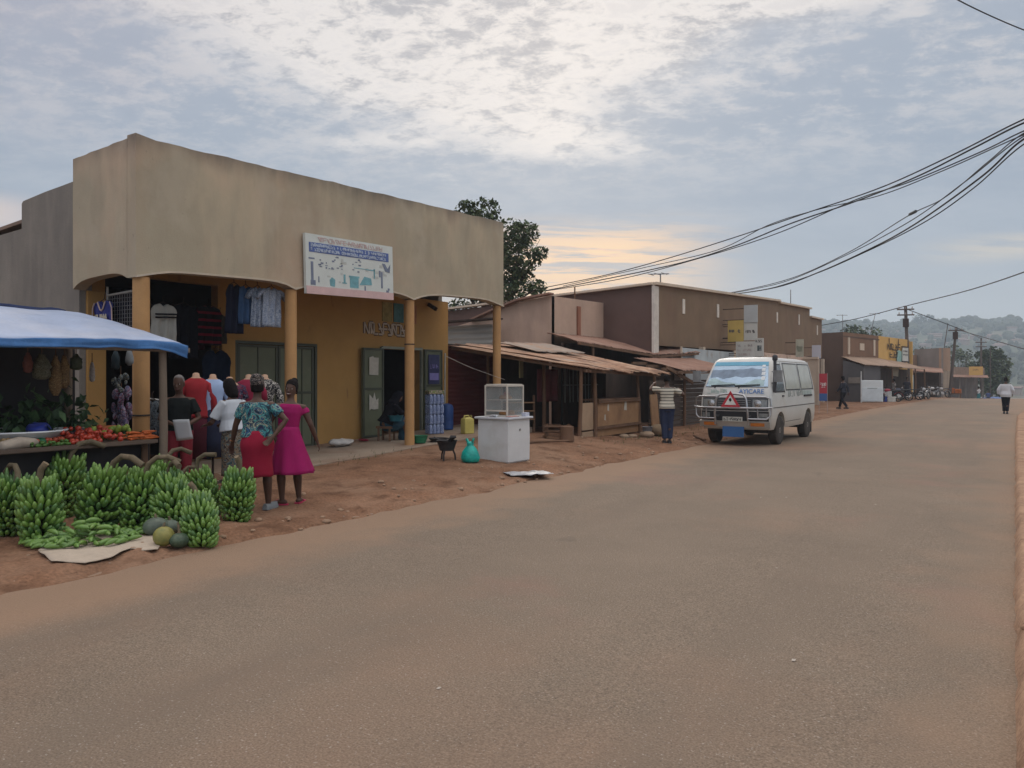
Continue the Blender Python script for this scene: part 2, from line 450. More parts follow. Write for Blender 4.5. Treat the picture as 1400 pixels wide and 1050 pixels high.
# ------------------------------------------------------------------ ground, road, roadside, hills, haze
def road_mat():
    m = M("road_asphalt", (.190, .148, .109), .9, .10, .55, bump=.6, bscale=62, fine=.42, spec=.22)
    overlay(m, (.285, .178, .118), .22, .50, .74, amount=.6, seed=4)        # red dust drifts
    overlay(m, (.165, .128, .096), .9, .52, .72, (1, .22, 1), .7, 9)          # wheel-worn darker streaks
    overlay(m, (.40, .36, .31), 60, .64, .70, amount=.6, seed=2, detail=2) # pale chippings
    overlay(m, (.085, .072, .062), 75, .62, .70, amount=.6, seed=5, detail=2)
    overlay(m, (.095, .08, .066), 1.1, .66, .74, (1, .5, 1), amount=.55, seed=15, detail=10)
    overlay(m, (.27, .15, .115), .35, .58, .74, amount=.5, seed=35)
    N, L, b = nodes_of(m)                                                     # dust that gathers along both edges
    src = base_link(m); tc = N.new("ShaderNodeTexCoord"); sp = N.new("ShaderNodeSeparateXYZ"); L.new(tc.outputs["Object"], sp.inputs[0])
    nn = N.new("ShaderNodeTexNoise"); nn.inputs["Scale"].default_value = 1.6; nn.inputs["Detail"].default_value = 6; L.new(tc.outputs["Object"], nn.inputs["Vector"])
    ma = N.new("ShaderNodeMath"); ma.operation = 'MULTIPLY_ADD'; ma.inputs[1].default_value = 1.8; L.new(nn.outputs["Fac"], ma.inputs[0]); L.new(sp.outputs["X"], ma.inputs[2])
    for a, z, am in ((-.7, 1.0, .85), (-5.2, -6.1, .75)):
        r = N.new("ShaderNodeMapRange"); r.inputs["From Min"].default_value = a + .9; r.inputs["From Max"].default_value = z + .9; r.inputs["To Max"].default_value = am
        L.new(ma.outputs[0], r.inputs["Value"])
        x = N.new("ShaderNodeMix"); x.data_type = 'RGBA'; L.new(r.outputs["Result"], x.inputs["Factor"]); L.new(src, x.inputs["A"]); x.inputs["B"].default_value = (.285, .19, .125, 1)
        src = x.outputs["Result"]
    L.new(src, b.inputs["Base Color"])
    return m
def dirt_mat():
    m = M("red_dirt", (.205, .112, .067), .95, .26, .9, bump=1.0, bscale=22, fine=.3, spec=.12)
    overlay(m, (.30, .195, .13), .6, .45, .68, amount=.8, seed=3)
    overlay(m, (.11, .058, .034), 2.6, .52, .68, amount=.8, seed=12, detail=9)
    overlay(m, (.10, .055, .035), 16, .62, .70, amount=.7, seed=14, detail=4)
    overlay(m, (.42, .33, .25), 22, .69, .76, amount=.6, seed=7, detail=3)
    return m
DIRT = dirt_mat(); ROAD = road_mat()

ys = [-14 + i * .5 for i in range(28)] + [i * 1.0 for i in range(0, 60)] + [60 + i * 2.0 for i in range(51)]
mb = MB()
def road_pt(u, v):
    y = lerp(-14, 161, v) if False else ys[min(len(ys) - 1, int(round(v * (len(ys) - 1))))]
    x = lerp(road_left(y) - .25, road_right(y) + .25, u)
    return V((x, y, zfar(y) + .03 * math.sin(math.pi * u) - .008))
mb.grid(road_pt, 10, len(ys) - 1)
tag(mb.build("road", ROAD, smooth_angle=180), kind="structure")

mb = MB()          # roadside strip of trodden dirt
ry = []; y = -6.0
while y < 100: ry.append(y); y += .11 if y < 24 else (.3 if y < 45 else 1.0)
offs = [0, .04, .09, .16, .25, .36, .5] + [.5 + .14 * i for i in range(1, 34)] + [5.8, 7, 9, 12]
def side_pt(u, v):
    y = ry[int(round(v * (len(ry) - 1)))]; o = offs[int(round(u * (len(offs) - 1)))]
    wob = (noise.noise(V((0, y * .7, 1))) * .22 + noise.noise(V((0, y * 2.7, 5))) * .13 + noise.noise(V((3, y * 8, 2))) * .05)
    x = road_left(y) - o + wob * max(0, 1 - o)
    z = gz(x, y) + (0 if o > 0 else -.03)
    if o == 0: z = zfar(y) - .02
    z += (.045 * noise.noise(V((x * 5, y * 5, 0))) + .03 * noise.noise(V((x * 11, y * 11, 4)))) * smooth(0, .2, o) * (1 - smooth(.3, 1.8, o)) + .008 * noise.noise(V((x * 9, y * 9, 3))) * smooth(0, .3, o)
    return V((x, y, z))
mb.grid(side_pt, len(offs) - 1, len(ry) - 1)
tag(mb.build("roadside", DIRT, smooth_angle=180), kind="structure")

mb = MB()          # right-hand verge: a low earth ledge along the tarmac
vy = []; y = -8.0
while y < 110: vy.append(y); y += .1 if y < 16 else (.25 if y < 45 else 1.5)
vo = [0, .03, .06, .10, .2, .35, .6, 1, 1.8, 3, 6, 12]
def verge_pt(u, v):
    y = vy[int(round(v * (len(vy) - 1)))]; o = vo[int(round(u * (len(vo) - 1)))]
    wob = noise.noise(V((9, y * 1.3, 1))) * .03 + noise.noise(V((5, y * 4.2, 1))) * .018
    h = .10 + .035 * noise.noise(V((2, y * 1.9, 0)))
    x = road_right(y) + o + wob * max(0, 1 - o)
    z = zfar(y) + h * smooth(0, .07, o) + .03 * noise.noise(V((x * 3, y * 3, 4))) * smooth(0, .3, o) - (.03 if o == 0 else 0)
    return V((x, y, z))
mb.grid(verge_pt, len(vo) - 1, len(vy) - 1)
VERGE = M("verge_earth", (.30, .19, .125), .95, .22, 1.4, bump=.8, bscale=26, fine=.2, spec=.15)
overlay(VERGE, (.16, .085, .05), 1.5, .56, .7, (.5, 3, 1), .8, 21); overlay(VERGE, (.45, .30, .19), 3.0, .5, .7, amount=.6, seed=1)
tag(mb.build("verge", VERGE, smooth_angle=180), kind="structure")

mb = MB()          # the land itself
gx = [-2200, -1200, -700, -400, -250, -150, -90, -60, -40, -25, -14, -6, 2, 8, 16, 30, 60, 110, 200, 350, 600, 1200, 2200]
gy = [-600, -300, -120, -50, -15, 0, 15, 30, 45, 60, 70, 80, 90, 100, 110, 120, 130, 145, 160, 180, 220, 280, 360, 460, 600, 760, 1200, 1800]
def land(u, v):
    x = gx[int(round(u * (len(gx) - 1)))]; y = gy[int(round(v * (len(gy) - 1)))]
    return V((x, y, zfar(y) - .09))
mb.grid(land, len(gx) - 1, len(gy) - 1)
tag(mb.build("ground", M("ground_earth", (.16, .115, .07), .95, .3, .03, fine=.1), smooth_angle=180), kind="structure")

HS = 2.4
def hill_h(x, y):
    dist = math.hypot(x, y) / HS; a = math.degrees(math.atan2(-x, y))      # + to the left of the road
    prof = interp([(-60, 26), (-25, 31), (-5, 35), (2, 36), (8, 35), (14, 33), (22, 30), (40, 24), (70, 20)], a)
    prof *= .76 + .10 * smooth(4, 11, a); prof += 2 * noise.noise(V((a * .16, 0, 3))) + 1.5 * noise.noise(V((a * .5, 1, 3)))
    return -9 + HS * ((prof + 4) * smooth(170, 480, dist) + 2.0 * noise.noise(V((x * .01, y * .01, 0))) * smooth(200, 300, dist))
mb = MB()
def hill(u, v):
    a = R(lerp(-75, 85, u)); dd = lerp(165, 640, v) * HS
    x, y = -math.sin(a) * dd, math.cos(a) * dd
    return V((x, y, hill_h(x, y) - (60 * smooth(500, 640, dd / HS))))
mb.grid(hill, 160, 40)
HILL = M("hill_green", (.060, .075, .04), .95, .5, .012, fine=.3, bscale=.1)
overlay(HILL, (.17, .13, .09), .02, .56, .68, amount=.6, seed=3)
tag(mb.build("hills", HILL, smooth_angle=180), kind="structure")
LEAFF = M("far_leaf", (.05, .065, .04), .9, .4, .1)
mb = MB(); r = random.Random(5)
for i in range(3400):     # the wooded crest and slopes, one mass
    a = R(r.uniform(-30, 40)); dd = r.choice((r.uniform(220, 420), r.uniform(380, 490), r.uniform(440, 500))) * HS
    x, y = -math.sin(a) * dd, math.cos(a) * dd; z = hill_h(x, y)
    s = r.uniform(2.2, 5.5) * (1.4 if r.random() < .12 else 1)
    for k in range(3):
        c = V((x + r.uniform(-s, s), y + r.uniform(-s, s), z + s * r.uniform(.3, 1.2)))
        mb.ball(c, s * r.uniform(.5, .95), 6, 4, 1, 1, r.uniform(.6, 1.1), Euler((r.random(), r.random(), r.random() * 6)).to_matrix())
tag(mb.build("forest", LEAFF), kind="stuff")
mb = MB(); r = random.Random(8)
for i in range(260):      # small pale houses scattered over the hillside
    a = R(r.uniform(-25, 28)); dd = r.uniform(200, 400) * HS
    x, y = -math.sin(a) * dd, math.cos(a) * dd; z = hill_h(x, y); s = r.uniform(2.5, 4.5); rot = r.uniform(-.5, .5) + a
    mb.cm = r.choice((0, 0, 1)); mb.obox((x, y, z + 1.2), (s * 2, s * 1.4, 4.4), (0, 0, rot))
    mb.cm = 2; mb.obox((x, y, z + 3.7), (s * 2.3, s * 1.6, .7), (.15, 0, rot))
tag(mb.build("hillside_houses", [M("far_wall", (.36, .32, .28)), M("far_wall_b", (.30, .22, .17)), M("far_roof", (.20, .12, .10))]),
    "hazy cluster of small houses over the far hillside", "houses", kind="stuff")

hz = MB(); hz.box(-2190, 2190, -590, 1790, -120, 140)
hm = bpy.data.materials.new("haze_air"); hm.use_nodes = True
hn = hm.node_tree.nodes; hl = hm.node_tree.links
for n in list(hn): hn.remove(n)
ho = hn.new("ShaderNodeOutputMaterial"); hv = hn.new("ShaderNodeVolumePrincipled")
hv.inputs["Color"].default_value = (.72, .86, 1.0, 1); hv.inputs["Density"].default_value = HAZE; hv.inputs["Anisotropy"].default_value = .2
hl.new(hv.outputs[0], ho.inputs["Volume"])
if HAZE > 0: tag(hz.build("haze", hm), kind="stuff")

# ------------------------------------------------------------------ the arcaded shop building
def slabz(y): return .17 + .036 * (y - 9.5)
PL = M("ochre_plaster", (.39, .338, .242), .9, .10, .7, bump=.15, bscale=45, fine=.05)
overlay(PL, (.40, .31, .215), 1.1, .48, .72, (1, 1, .22), .8, 2)
overlay(PL, (.60, .48, .33), 1.4, .52, .74, (1, 1, .3), .5, 6)
overlay(PL, (.55, .38, .27), .45, .5, .7, amount=.5, seed=16)
zband(PL, (.125, .11, .092), 4.66, 5.22, .85, 2.2, .36, .037, 6.4)
overlay(PL, (.26, .22, .165), 2.6, .55, .75, (1, 1, .10), .32, 31); overlay(PL, (.50, .43, .33), .9, .55, .66, (1, 1, .8), .35, 51); overlay(PL, (.22, .19, .15), 14, .68, .72, amount=.5, seed=41)
PLD = M("grey_render", (.235, .215, .185), .92, .16, .7, bump=.2, bscale=40, fine=.06)
overlay(PLD, (.15, .138, .125), 1.5, .46, .7, (1, 1, .2), .8, 2); overlay(PLD, (.30, .275, .235), 2.2, .55, .75, (1, 1, .15), .6, 8)
WALL = M("orange_ochre_wall", (.43, .245, .078), .85, .10, 1.2, bump=.1, bscale=50, fine=.04)
overlay(WALL, (.40, .215, .065), 1.3, .52, .75, (1, 1, .4), .6, 3); overlay(WALL, (.24, .13, .06), 6, .64, .72, (1, 1, .3), .6, 23); zband(WALL, (.20, .10, .05), -.75, -.2, .0)
COLM = M("column_paint", (.46, .26, .105), .75, .10, 2.5, bump=.1, bscale=50, fine=.04)
overlay(COLM, (.36, .20, .09), 4.0, .58, .78, (1, 1, .5), .6, 3); overlay(COLM, (.30, .18, .10), 9, .66, .74, amount=.5, seed=13)
zband(COLM, (.36, .17, .08), -.85, -1.25 + .0, .0)
CONC = M("worn_concrete", (.30, .235, .175), .9, .15, 1.5, bump=.3, bscale=30, fine=.1)
overlay(CONC, (.22, .13, .085), 1.1, .46, .68, amount=.8, seed=3)
DARKC = M("dark_brown", (.050, .032, .026), .95, .25, 1.0)  # even dark brown for the arcade ceiling and small fittings
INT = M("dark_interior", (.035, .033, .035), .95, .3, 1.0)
GREEN = M("door_green", (.135, .150, .092), .55, .12, 2.0, bump=.05, bscale=30)
overlay(GREEN, (.20, .19, .13), 6, .6, .74, amount=.5, seed=3); 
GREEND = M("door_green_dark", (.07, .078, .055), .6, .1, 2.0)

shop = empty("shop_building", (-12.0, 11, 0), 0, "ochre corner shop block with arched arcade on orange columns", "building")
def pshop(name, mb, mat, **k):
    o = mb.build(name, mat, None, **k); o.parent = shop; o.matrix_parent_inverse = Matrix.Translation((12.0, -11, 0)); return o
CY = [6.46, 9.29, 12.5, 15.8]
SPR = [3.17, 3.27, 3.36, 3.48]; XF = -10.8
TOPZ = lambda y: 5.22 + .0385 * (y - 6.4)
def arch_pts(x):
    pts = []
    for i in range(3):
        lift = (.12, .13, .15)[i]
        for k in range(15):
            t = k / 14
            if k == 0 and i > 0: continue
            s = (1 - (2 * t - 1) ** 4) if i != 0 else (1 - (2 * t - 1) ** 6)
            pts.append(V((x, lerp(CY[i], CY[i + 1], t), lerp(SPR[i], SPR[i + 1], t) + lift * s)))
    return pts
# front fascia as strip of columns of quads (wavy worn top edge)
mb = MB()
ap = arch_pts(XF + .12)
ap[0].y = 6.34; ap[-1].y = 15.93
for xo, flip in ((.12, 0), (-.10, 1)):
    lo = [V((XF + xo, p.y, p.z)) for p in ap]
    hi = [V((XF + xo, p.y, TOPZ(p.y) + .025 * noise.noise(V((p.y * 2.1, 0, 0))) + (.05 if k == 0 else 0))) for k, p in enumerate(ap)]
    if flip: lo2, hi2 = lo, hi
    else: lo1, hi1 = lo, hi
rows = 6
for k in range(len(ap) - 1):
    for q in range(rows):
        a, b2 = q / rows, (q + 1) / rows
        mb.poly([lo1[k].lerp(hi1[k], a), lo1[k + 1].lerp(hi1[k + 1], a), lo1[k + 1].lerp(hi1[k + 1], b2), lo1[k].lerp(hi1[k], b2)])
    mb.poly([lo2[k + 1], lo2[k], hi2[k], hi2[k + 1]]); mb.poly([hi1[k], hi1[k + 1], hi2[k + 1], hi2[k]]); mb.poly([lo1[k + 1], lo1[k], lo2[k], lo2[k + 1]])
mb.poly([lo1[-1], lo2[-1], hi2[-1], hi1[-1]]); mb.poly([lo1[0], hi1[0], hi2[0], lo2[0]])
pshop("fascia", mb, PL)
# side fascia over the small arch, facing the camera side (-y)
mb = MB(); n = 12; SX0, SX1 = -10.905, -12.42
for k in range(n):
    for y0, s in ((6.34, 1), (6.54, -1)):
        t0, t1 = k / n, (k + 1) / n
        zb = lambda t: lerp(3.17, 3.10, t) + .12 * (1 - (2 * t - 1) ** 4)
        zt = lambda t: lerp(5.22, 5.15, t) + .02 * noise.noise(V((t * 7, 2, 0)))
        a, b2 = lerp(SX0, SX1, t0), lerp(SX0, SX1, t1)
        for q in range(4):
            f0, f1 = q / 4, (q + 1) / 4
            mb.poly([(a, y0, lerp(zb(t0), zt(t0), f0)), (b2, y0, lerp(zb(t1), zt(t1), f0)), (b2, y0, lerp(zb(t1), zt(t1), f1)), (a, y0, lerp(zb(t0), zt(t0), f1))])
        if s == 1:
            mb.poly([(a, 6.34, zb(t0)), (a, 6.54, zb(t0)), (b2, 6.54, zb(t1)), (b2, 6.34, zb(t1))])
            mb.poly([(a, 6.34, zt(t0)), (b2, 6.34, zt(t1)), (b2, 6.54, zt(t1)), (a, 6.54, zt(t0))])
mb.poly([(SX1, 6.34, 3.1), (SX1, 6.34, 5.15), (SX1, 6.54, 5.15), (SX1, 6.54, 3.1)])
# return of the corner block
PLS = PL
pshop("side_fascia", mb, PLS)
# pale drip edge along the arches
TRIM = M("pale_trim", (.50, .43, .33), .85, .15, 3)
mb = MB()
for i, (a, b2) in enumerate(zip(ap, ap[1:])): mb.bar(a + V((.006, 0, .012)), b2 + V((.006, 0, .012)), .035, .03)
pshop("arch_trim", mb, TRIM)
# grey side wall running back
mb = MB()
tops = [(-12.425, 4.86), (-12.9, 4.83), (-13.5, 4.80), (-14.25, 4.74), (-14.3, 4.70)]
for (xa, za), (xb, zb_) in zip(tops, tops[1:]): mb.prism([(xa, 6.44, -.1), (xb, 6.44, -.1), (xb, 6.44, zb_), (xa, 6.44, za)], (0, .2, 0))
mb.prism([(-14.3, 6.44, -.1), (-24, 6.44, -.1), (-24, 6.44, 3.9), (-14.3, 6.44, 4.27)], (0, .2, 0))
pshop("side_wall", mb, PLD)
# back of the arcade: wall with three openings
XW = -12.6
DZ = 2.42
ops = [(6.95, 9.10, 3.45), (9.50, 11.45, 2.37), (13.55, 15.0, 2.40)]
mb = MB(); y0 = 6.54
for a, b2, zt in ops:
    mb.box(XW - .2, XW, y0, a, -.1, 3.72); mb.box(XW - .2, XW, a, b2, zt, 3.72); y0 = b2
mb.box(XW - .2, XW, y0, 16.15, -.1, 3.72)
pshop("wall", mb, WALL)
mb = MB(); mb.box(XW + .003, XW + .22, 6.545, 6.85, -.05, 3.1)
pshop("pilaster", mb, WALL, bevel=.01)
mb = MB(); mb.box(XW + .003, XW + .10, 9.12, 9.42, .1, 2.72)
pshop("pilaster", mb, WALL, bevel=.01)
mb = MB(); mb.box(-24, XW - .203, 16.0, 16.15, -.1, 3.9); mb.box(-24, -23.8, 6.65, 15.99, -.1, 3.7)
pshop("end_wall", mb, PLD)
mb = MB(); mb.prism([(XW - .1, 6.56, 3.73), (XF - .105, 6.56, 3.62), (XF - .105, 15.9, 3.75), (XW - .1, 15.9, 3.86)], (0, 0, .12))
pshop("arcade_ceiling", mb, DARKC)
mb = MB(); mb.prism([(-24, 6.66, 3.9), (XF - .11, 6.66, 4.7), (XF - .11, 15.9, 5.0), (-24, 15.9, 3.9)], (0, 0, .06))
pshop("roof", mb, M("old_iron", (.22, .15, .11), .8, .2, 2))
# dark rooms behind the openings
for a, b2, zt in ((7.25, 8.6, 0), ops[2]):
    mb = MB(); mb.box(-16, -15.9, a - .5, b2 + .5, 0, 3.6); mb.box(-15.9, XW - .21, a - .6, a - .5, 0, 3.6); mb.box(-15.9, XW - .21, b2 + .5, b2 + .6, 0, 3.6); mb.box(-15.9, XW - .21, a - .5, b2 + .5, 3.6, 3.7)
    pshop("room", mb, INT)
# raised floor slab of the arcade
mb = MB()
ks = [6.4, 7.5, 9, 10.5, 12, 13.5, 15, 16.9]
sx = lambda y: -10.12 - .02 * y + .02 * math.sin(y * 2)
for a, b2 in zip(ks, ks[1:]):
    mb.poly([(sx(a), a, slabz(a)), (sx(b2), b2, slabz(b2)), (XW, b2, slabz(b2) + .02), (XW, a, slabz(a) + .02)])
    mb.poly([(sx(a), a, slabz(a) - .4), (sx(b2), b2, slabz(b2) - .4), (sx(b2), b2, slabz(b2)), (sx(a), a, slabz(a))])
mb.poly([(sx(6.4), 6.4, -.3), (sx(6.4), 6.4, slabz(6.4)), (XW, 6.4, slabz(6.4) + .02), (XW, 6.4, -.3)])
mb.poly([(sx(16.9), 16.9, -.3), (XW, 16.9, -.3), (XW, 16.9, slabz(16.9) + .02), (sx(16.9), 16.9, slabz(16.9))])
pshop("floor_slab", mb, CONC)
for i, y in enumerate(CY):
    rr = (.118, .105, .102, .10)[i]; zb_ = slabz(y) - .02; zt = SPR[i] + (.02 if i in (0, 3) else .0)
    yy = y + (.03 if i == 0 else (-.0 if i < 3 else 0)); 
    mb = MB()
    prof = [(rr * 1.06, zb_), (rr * 1.03, zb_ + .2)] + [(rr * (1 + .012 * noise.noise(V((i, k, 0)))), lerp(zb_ + .3, zt, k / 8)) for k in range(9)]
    mb.lathe(prof, 20, (XF + .01, yy, 0))
    o = pshop("column", mb, COLM, smooth_angle=50)
    mb = MB(); zr = zb_ + (1.10 if i == 0 else 2.15)
    if i in (0, 2):
        mb.lathe([(rr * 1.0, zr), (rr * 1.09, zr + .006), (rr * 1.09, zr + .02), (rr * 1.0, zr + .026)], 20, (XF + .01, yy, 0))
        c = mb.build("tie_cord", M("dark_cord", (.05, .04, .03)), o)
# doors
def door_leaf(y0, y1, zt, x, panes, name="door", th=.04):
    mb = MB(); z0 = slabz((y0 + y1) / 2) + .03
    mb.box(x - th, x, y0, y1, z0, zt)
    o = pshop(name, mb, GREEN)
    fr = MB(); fw = .05
    for a in (y0, y1 - fw): fr.box(x + .002, x + .022, a, a + fw, z0, zt)
    zs = [z0, z0 + (zt - z0) * .53, zt - fw]
    for z in zs: fr.box(x + .003, x + .02, y0 + fw, y1 - fw, z, z + fw)
    f = fr.build("frame", GREEND, o)
    if panes > 1:
        b3 = MB()
        for k in range(1, panes):
            yy = lerp(y0, y1, k / panes); b3.box(x + .001, x + .016, yy - .012, yy + .012, z0 + .05, zt - .05)
        b3.build("rib", GREEND, o)
    return o
door_leaf(9.52, 10.48, 2.36, XW + .02, 2); door_leaf(10.50, 11.44, 2.36, XW + .02, 3)
mb = MB(); mb.box(XW + .003, XW + .06, 9.44, 9.498, .2, 2.43); mb.box(XW + .003, XW + .06, 11.46, 11.52, .2, 2.43); mb.box(XW + .003, XW + .06, 9.5, 11.455, 2.372, 2.43)
pshop("door_frame", mb, GREEND)
d1 = door_leaf(12.83, 13.52, 2.40, XW + .12, 1); d2 = door_leaf(15.03, 15.74, 2.43, XW + .12, 1)
mb = MB(); mb.box(XW + .003, XW + .07, 13.52, 13.57, .3, 2.44); mb.box(XW + .003, XW + .07, 14.98, 15.025, .3, 2.47); mb.box(XW + .003, XW + .07, 13.57, 14.98, 2.402, 2.46)
pshop("door_frame", mb, M("door_grey_green", (.25, .26, .2), .6))
mb = MB(); mb.tube([(XW + .16, 15.80, .4), (XW + .16, 15.82, 2.35)], .02, 8); pshop("door_bar", mb, M("pale_steel", (.5, .48, .42), .5, metal=.3))
PAPER = M("old_paper", (.50, .47, .40), .9, .15, 8)
for y0, zc, ww, hh, rag in ((13.02, 1.98, .30, .40, 0), (13.02, 1.15, .30, .40, 1)):
    mb = MB(); pts = [(0, 0), (ww, -.01), (ww + .01, hh), (ww * .5, hh - (.12 if rag else .0)), (ww * .42, hh + .03), (0, hh)]
    if rag: pts = [(0, 0), (ww * .2, .04), (ww * .5, .02), (ww, .03), (ww, hh * .7), (ww * .75, hh * .6), (ww * .55, hh * 1.05), (ww * .4, hh * .7), (0, hh * .95)]
    mb.prism([(XW + .146, y0 + a, zc - hh / 2 + b2) for a, b2 in pts], (.003, 0, 0))
    o = mb.build("paper_notice", PAPER); tag(o, "torn paper notice stuck low on the green open door leaf" if rag else "paper notice stuck high on the green open door leaf", "notice")
mb = MB(); mb.box(XW + .143, XW + .15, 15.16, 15.60, 1.55, 2.30)
po = mb.build("poster", M("poster_navy", (.045, .05, .12), .5, .3, 6)); tag(po, "navy poster with violet lettering on the open door leaf near the arcade end", "poster")
mb = MB(); scrawl(mb, .36, .10, 4, 5, 0, 0, 0)
mb.box(0, .36, -.003, 0, -.30, -.12)
o = mb.build("print", M("poster_violet", (.22, .20, .45), .6), po); o.rotation_euler = (0, 0, R(90)); o.location = (XW + .153, 15.2, 1.95)
# wall mural over the open door
mu = empty("mural", (XW + .004, 12.95, 2.72), R(90), "faded white brush lettering painted above the open shop door", "painted sign")
mb = MB(); scrawl(mb, 1.75, .26, 11, 3, .05, .02, -.010, .003, .17, .15); mb.build("lettering", M("mural_white", (.45, .37, .28), .9, .3, 6), mu)
mb = MB(); scrawl(mb, 1.75, .26, 11, 3, .05, .02, -.001, .002, .33, .15); mb.build("outline", M("mural_black", (.10, .065, .04), .9), mu)
for k, (yy, ww, col, nm) in enumerate(((13.60, .34, (.30, .24, .08), "ochre yellow"), (14.0, .36, (.06, .16, .17), "dark teal"), (14.45, .40, (.36, .16, .07), "rust orange"))):
    mb = MB(); mb.box(XW + .003, XW + .02, yy, yy + ww, 3.06, 3.52)
    o = mb.build("poster", M("poster_%d" % k, col, .7, .35, 5)); tag(o, nm + " poster high on the wall under the arcade ceiling", "poster")
# bracket under the ceiling at the end bay
mb = MB(); mb.obox((XW + .16, 15.3, 3.52), (.3, .06, .09), (0, .5, 0)); pshop("bracket", mb, DARKC)

# ------------------------------------------------------------------ the signboard on the fascia
p0 = onx(418, 317, XF + .2); p1 = onx(537, 409, XF + .2)
sw_ = onx(537, 340, XF + .2).y - p0.y; zt0 = p0.z; zt1 = onx(537, 338, XF + .2).z; zb0 = onx(418, 401, XF + .2).z; zb1 = p1.z
tilt = math.atan2(((zt1 - zt0) + (zb1 - zb0)) / 2, sw_); sh_ = ((zt0 - zb0) + (zt1 - zb1)) / 2
sg = empty("signboard", (XF + .20, p0.y, zb0), R(90), "wide white printed signboard with blue band hung on the ochre fascia", "signboard")
sg.rotation_euler = (0, -tilt, R(90))
mb = MB(); mb.box(0, sw_, -.02, .04, 0, sh_); mb.build("panel", M("sign_white", (.60, .64, .60), .5, .06, 3), sg)
mb = MB(); mb.box(0, sw_, -.026, -.021, 0, sh_ * .13); mb.build("footer_strip", M("sign_pink", (.60, .42, .40), .5, .08, 4), sg)
mb = MB(); mb.box(sw_ * .035, sw_ * .945, -.026, -.021, sh_ * .70, sh_ * .86); mb.build("title_band", M("sign_blue", (.09, .14, .34), .5, .1, 3), sg)
mb = MB(); scrawl(mb, sw_ * .86, sh_ * .045, 46, 2, sw_ * .05, sh_ * .795, -.028, .003, .3); mb.build("band_lettering", M("sign_pale_text", (.40, .47, .58), .5), sg); mb = MB(); scrawl(mb, sw_ * .86, sh_ * .045, 44, 4, sw_ * .05, sh_ * .72, -.028, .003, .3)
mb.build("band_lettering", M("sign_pale_text", (.40, .47, .58), .5), sg)
mb = MB(); scrawl(mb, sw_ * .74, sh_ * .07, 24, 6, sw_ * .13, sh_ * .888, -.024, .003, .15); mb.build("title_lettering", M("sign_faded_red", (.58, .42, .40), .6), sg)
TEAL = M("sign_teal", (.16, .36, .40), .5, .25, 9); SLATE = M("sign_slate", (.17, .20, .27), .5, .2, 9)
mb = MB(); r = random.Random(4)
def sq(x, z, w2, h2, y=-.0245): mb.box(x * sw_, (x + w2) * sw_, y, -.021, z * sh_, (z + h2) * sh_)
sq(.47, .16, .10, .20); sq(.46, .34, .12, .03, -.026); sq(.63, .17, .0, .0); 
mb.prism([((.58) * sw_, -.0245, .22 * sh_), (.73 * sw_, -.0245, .24 * sh_), (.72 * sw_, -.0245, .36 * sh_), (.64 * sw_, -.0245, .38 * sh_)], (0, .003, 0))
mb.prism([((.25) * sw_, -.0245, .16 * sh_), (.30 * sw_, -.0245, .15 * sh_), (.305 * sw_, -.0245, .27 * sh_), (.27 * sw_, -.0245, .31 * sh_), (.245 * sw_, -.0245, .26 * sh_)], (0, .003, 0))
sq(.66, .50, .11, .02); sq(.755, .36, .015, .18); sq(.52, .51, .14, .012); sq(.40, .24, .02, .14); sq(.385, .22, .05, .02)
mb.build("furniture_print", TEAL, sg)
mb = MB(); sq(.05, .16, .025, .38); sq(.045, .15, .05, .08, -.026); sq(.03, .58, .06, .025); sq(.125, .2, .01, .1); sq(.64, .12, .015, .09)
sq(.845, .2, .02, .3); sq(.82, .40, .02, .12); sq(.91, .12, .03, .05); sq(.93, .17, .02, .04)
mb.prism([(.86 * sw_, -.0265, .66 * sh_), (.90 * sw_, -.0265, .52 * sh_), (.955 * sw_, -.0265, .5 * sh_), (.965 * sw_, -.0265, .66 * sh_), (.93 * sw_, -.0265, .57 * sh_), (.895 * sw_, -.0265, .66 * sh_)], (0, .003, 0))
for k in range(26):
    x, z = r.uniform(.12, .62), r.uniform(.42, .66); sq(x, z, r.uniform(.008, .03), r.uniform(.01, .03))
mb.build("tool_print", SLATE, sg)
mb = MB()
for k in range(14): sq(r.uniform(.2, .9), r.uniform(.2, .6), r.uniform(.02, .07), r.uniform(.02, .07), -.0225)
mb.build("faint_print", M("sign_faint", (.48, .50, .46), .5, .1, 5), sg)
# ------------------------------------------------------------------ sheds beyond the arcade
RUST = M("rusty_iron", (.34, .195, .12), .8, .25, 1.6, bump=.2, bscale=30, fine=.1, metal=.0)
overlay(RUST, (.52, .38, .26), 2.2, .5, .66, (1, 1, 1), .8, 3); overlay(RUST, (.13, .07, .045), 1.8, .50, .66, amount=.85, seed=9); overlay(RUST, (.33, .30, .27), 1.1, .56, .68, amount=.7, seed=19)
RUSTB = M("brown_iron", (.27, .155, .11), .8, .2, 1.5, bump=.2, bscale=30); overlay(RUSTB, (.30, .20, .15), 1.5, .5, .7, amount=.7, seed=5)
TIMBER = M("weathered_timber", (.15, .085, .05), .9, .3, 2.5, bump=.3, bscale=40, stretch=(1, 1, .3))
PLY = M("plywood", (.33, .19, .095), .8, .16, 1.6, bump=.1, bscale=40); overlay(PLY, (.20, .11, .06), 2.0, .5, .7, amount=.7, seed=4); overlay(PLY, (.45, .33, .22), 3.4, .60, .74, (1, 1, .6), .5, 14)
DKT = M("dark_timber", (.060, .042, .033), .95, .35, 2.0, stretch=(1, 1, .4), bump=.2, bscale=30)
PINK = M("pinkish_render", (.52, .37, .28), .92, .14, .8, bump=.15, bscale=40, fine=.05)
overlay(PINK, (.38, .275, .21), 1.2, .46, .7, (1, 1, .3), .8, 2); overlay(PINK, (.50, .36, .27), .8, .52, .72, amount=.6, seed=8)
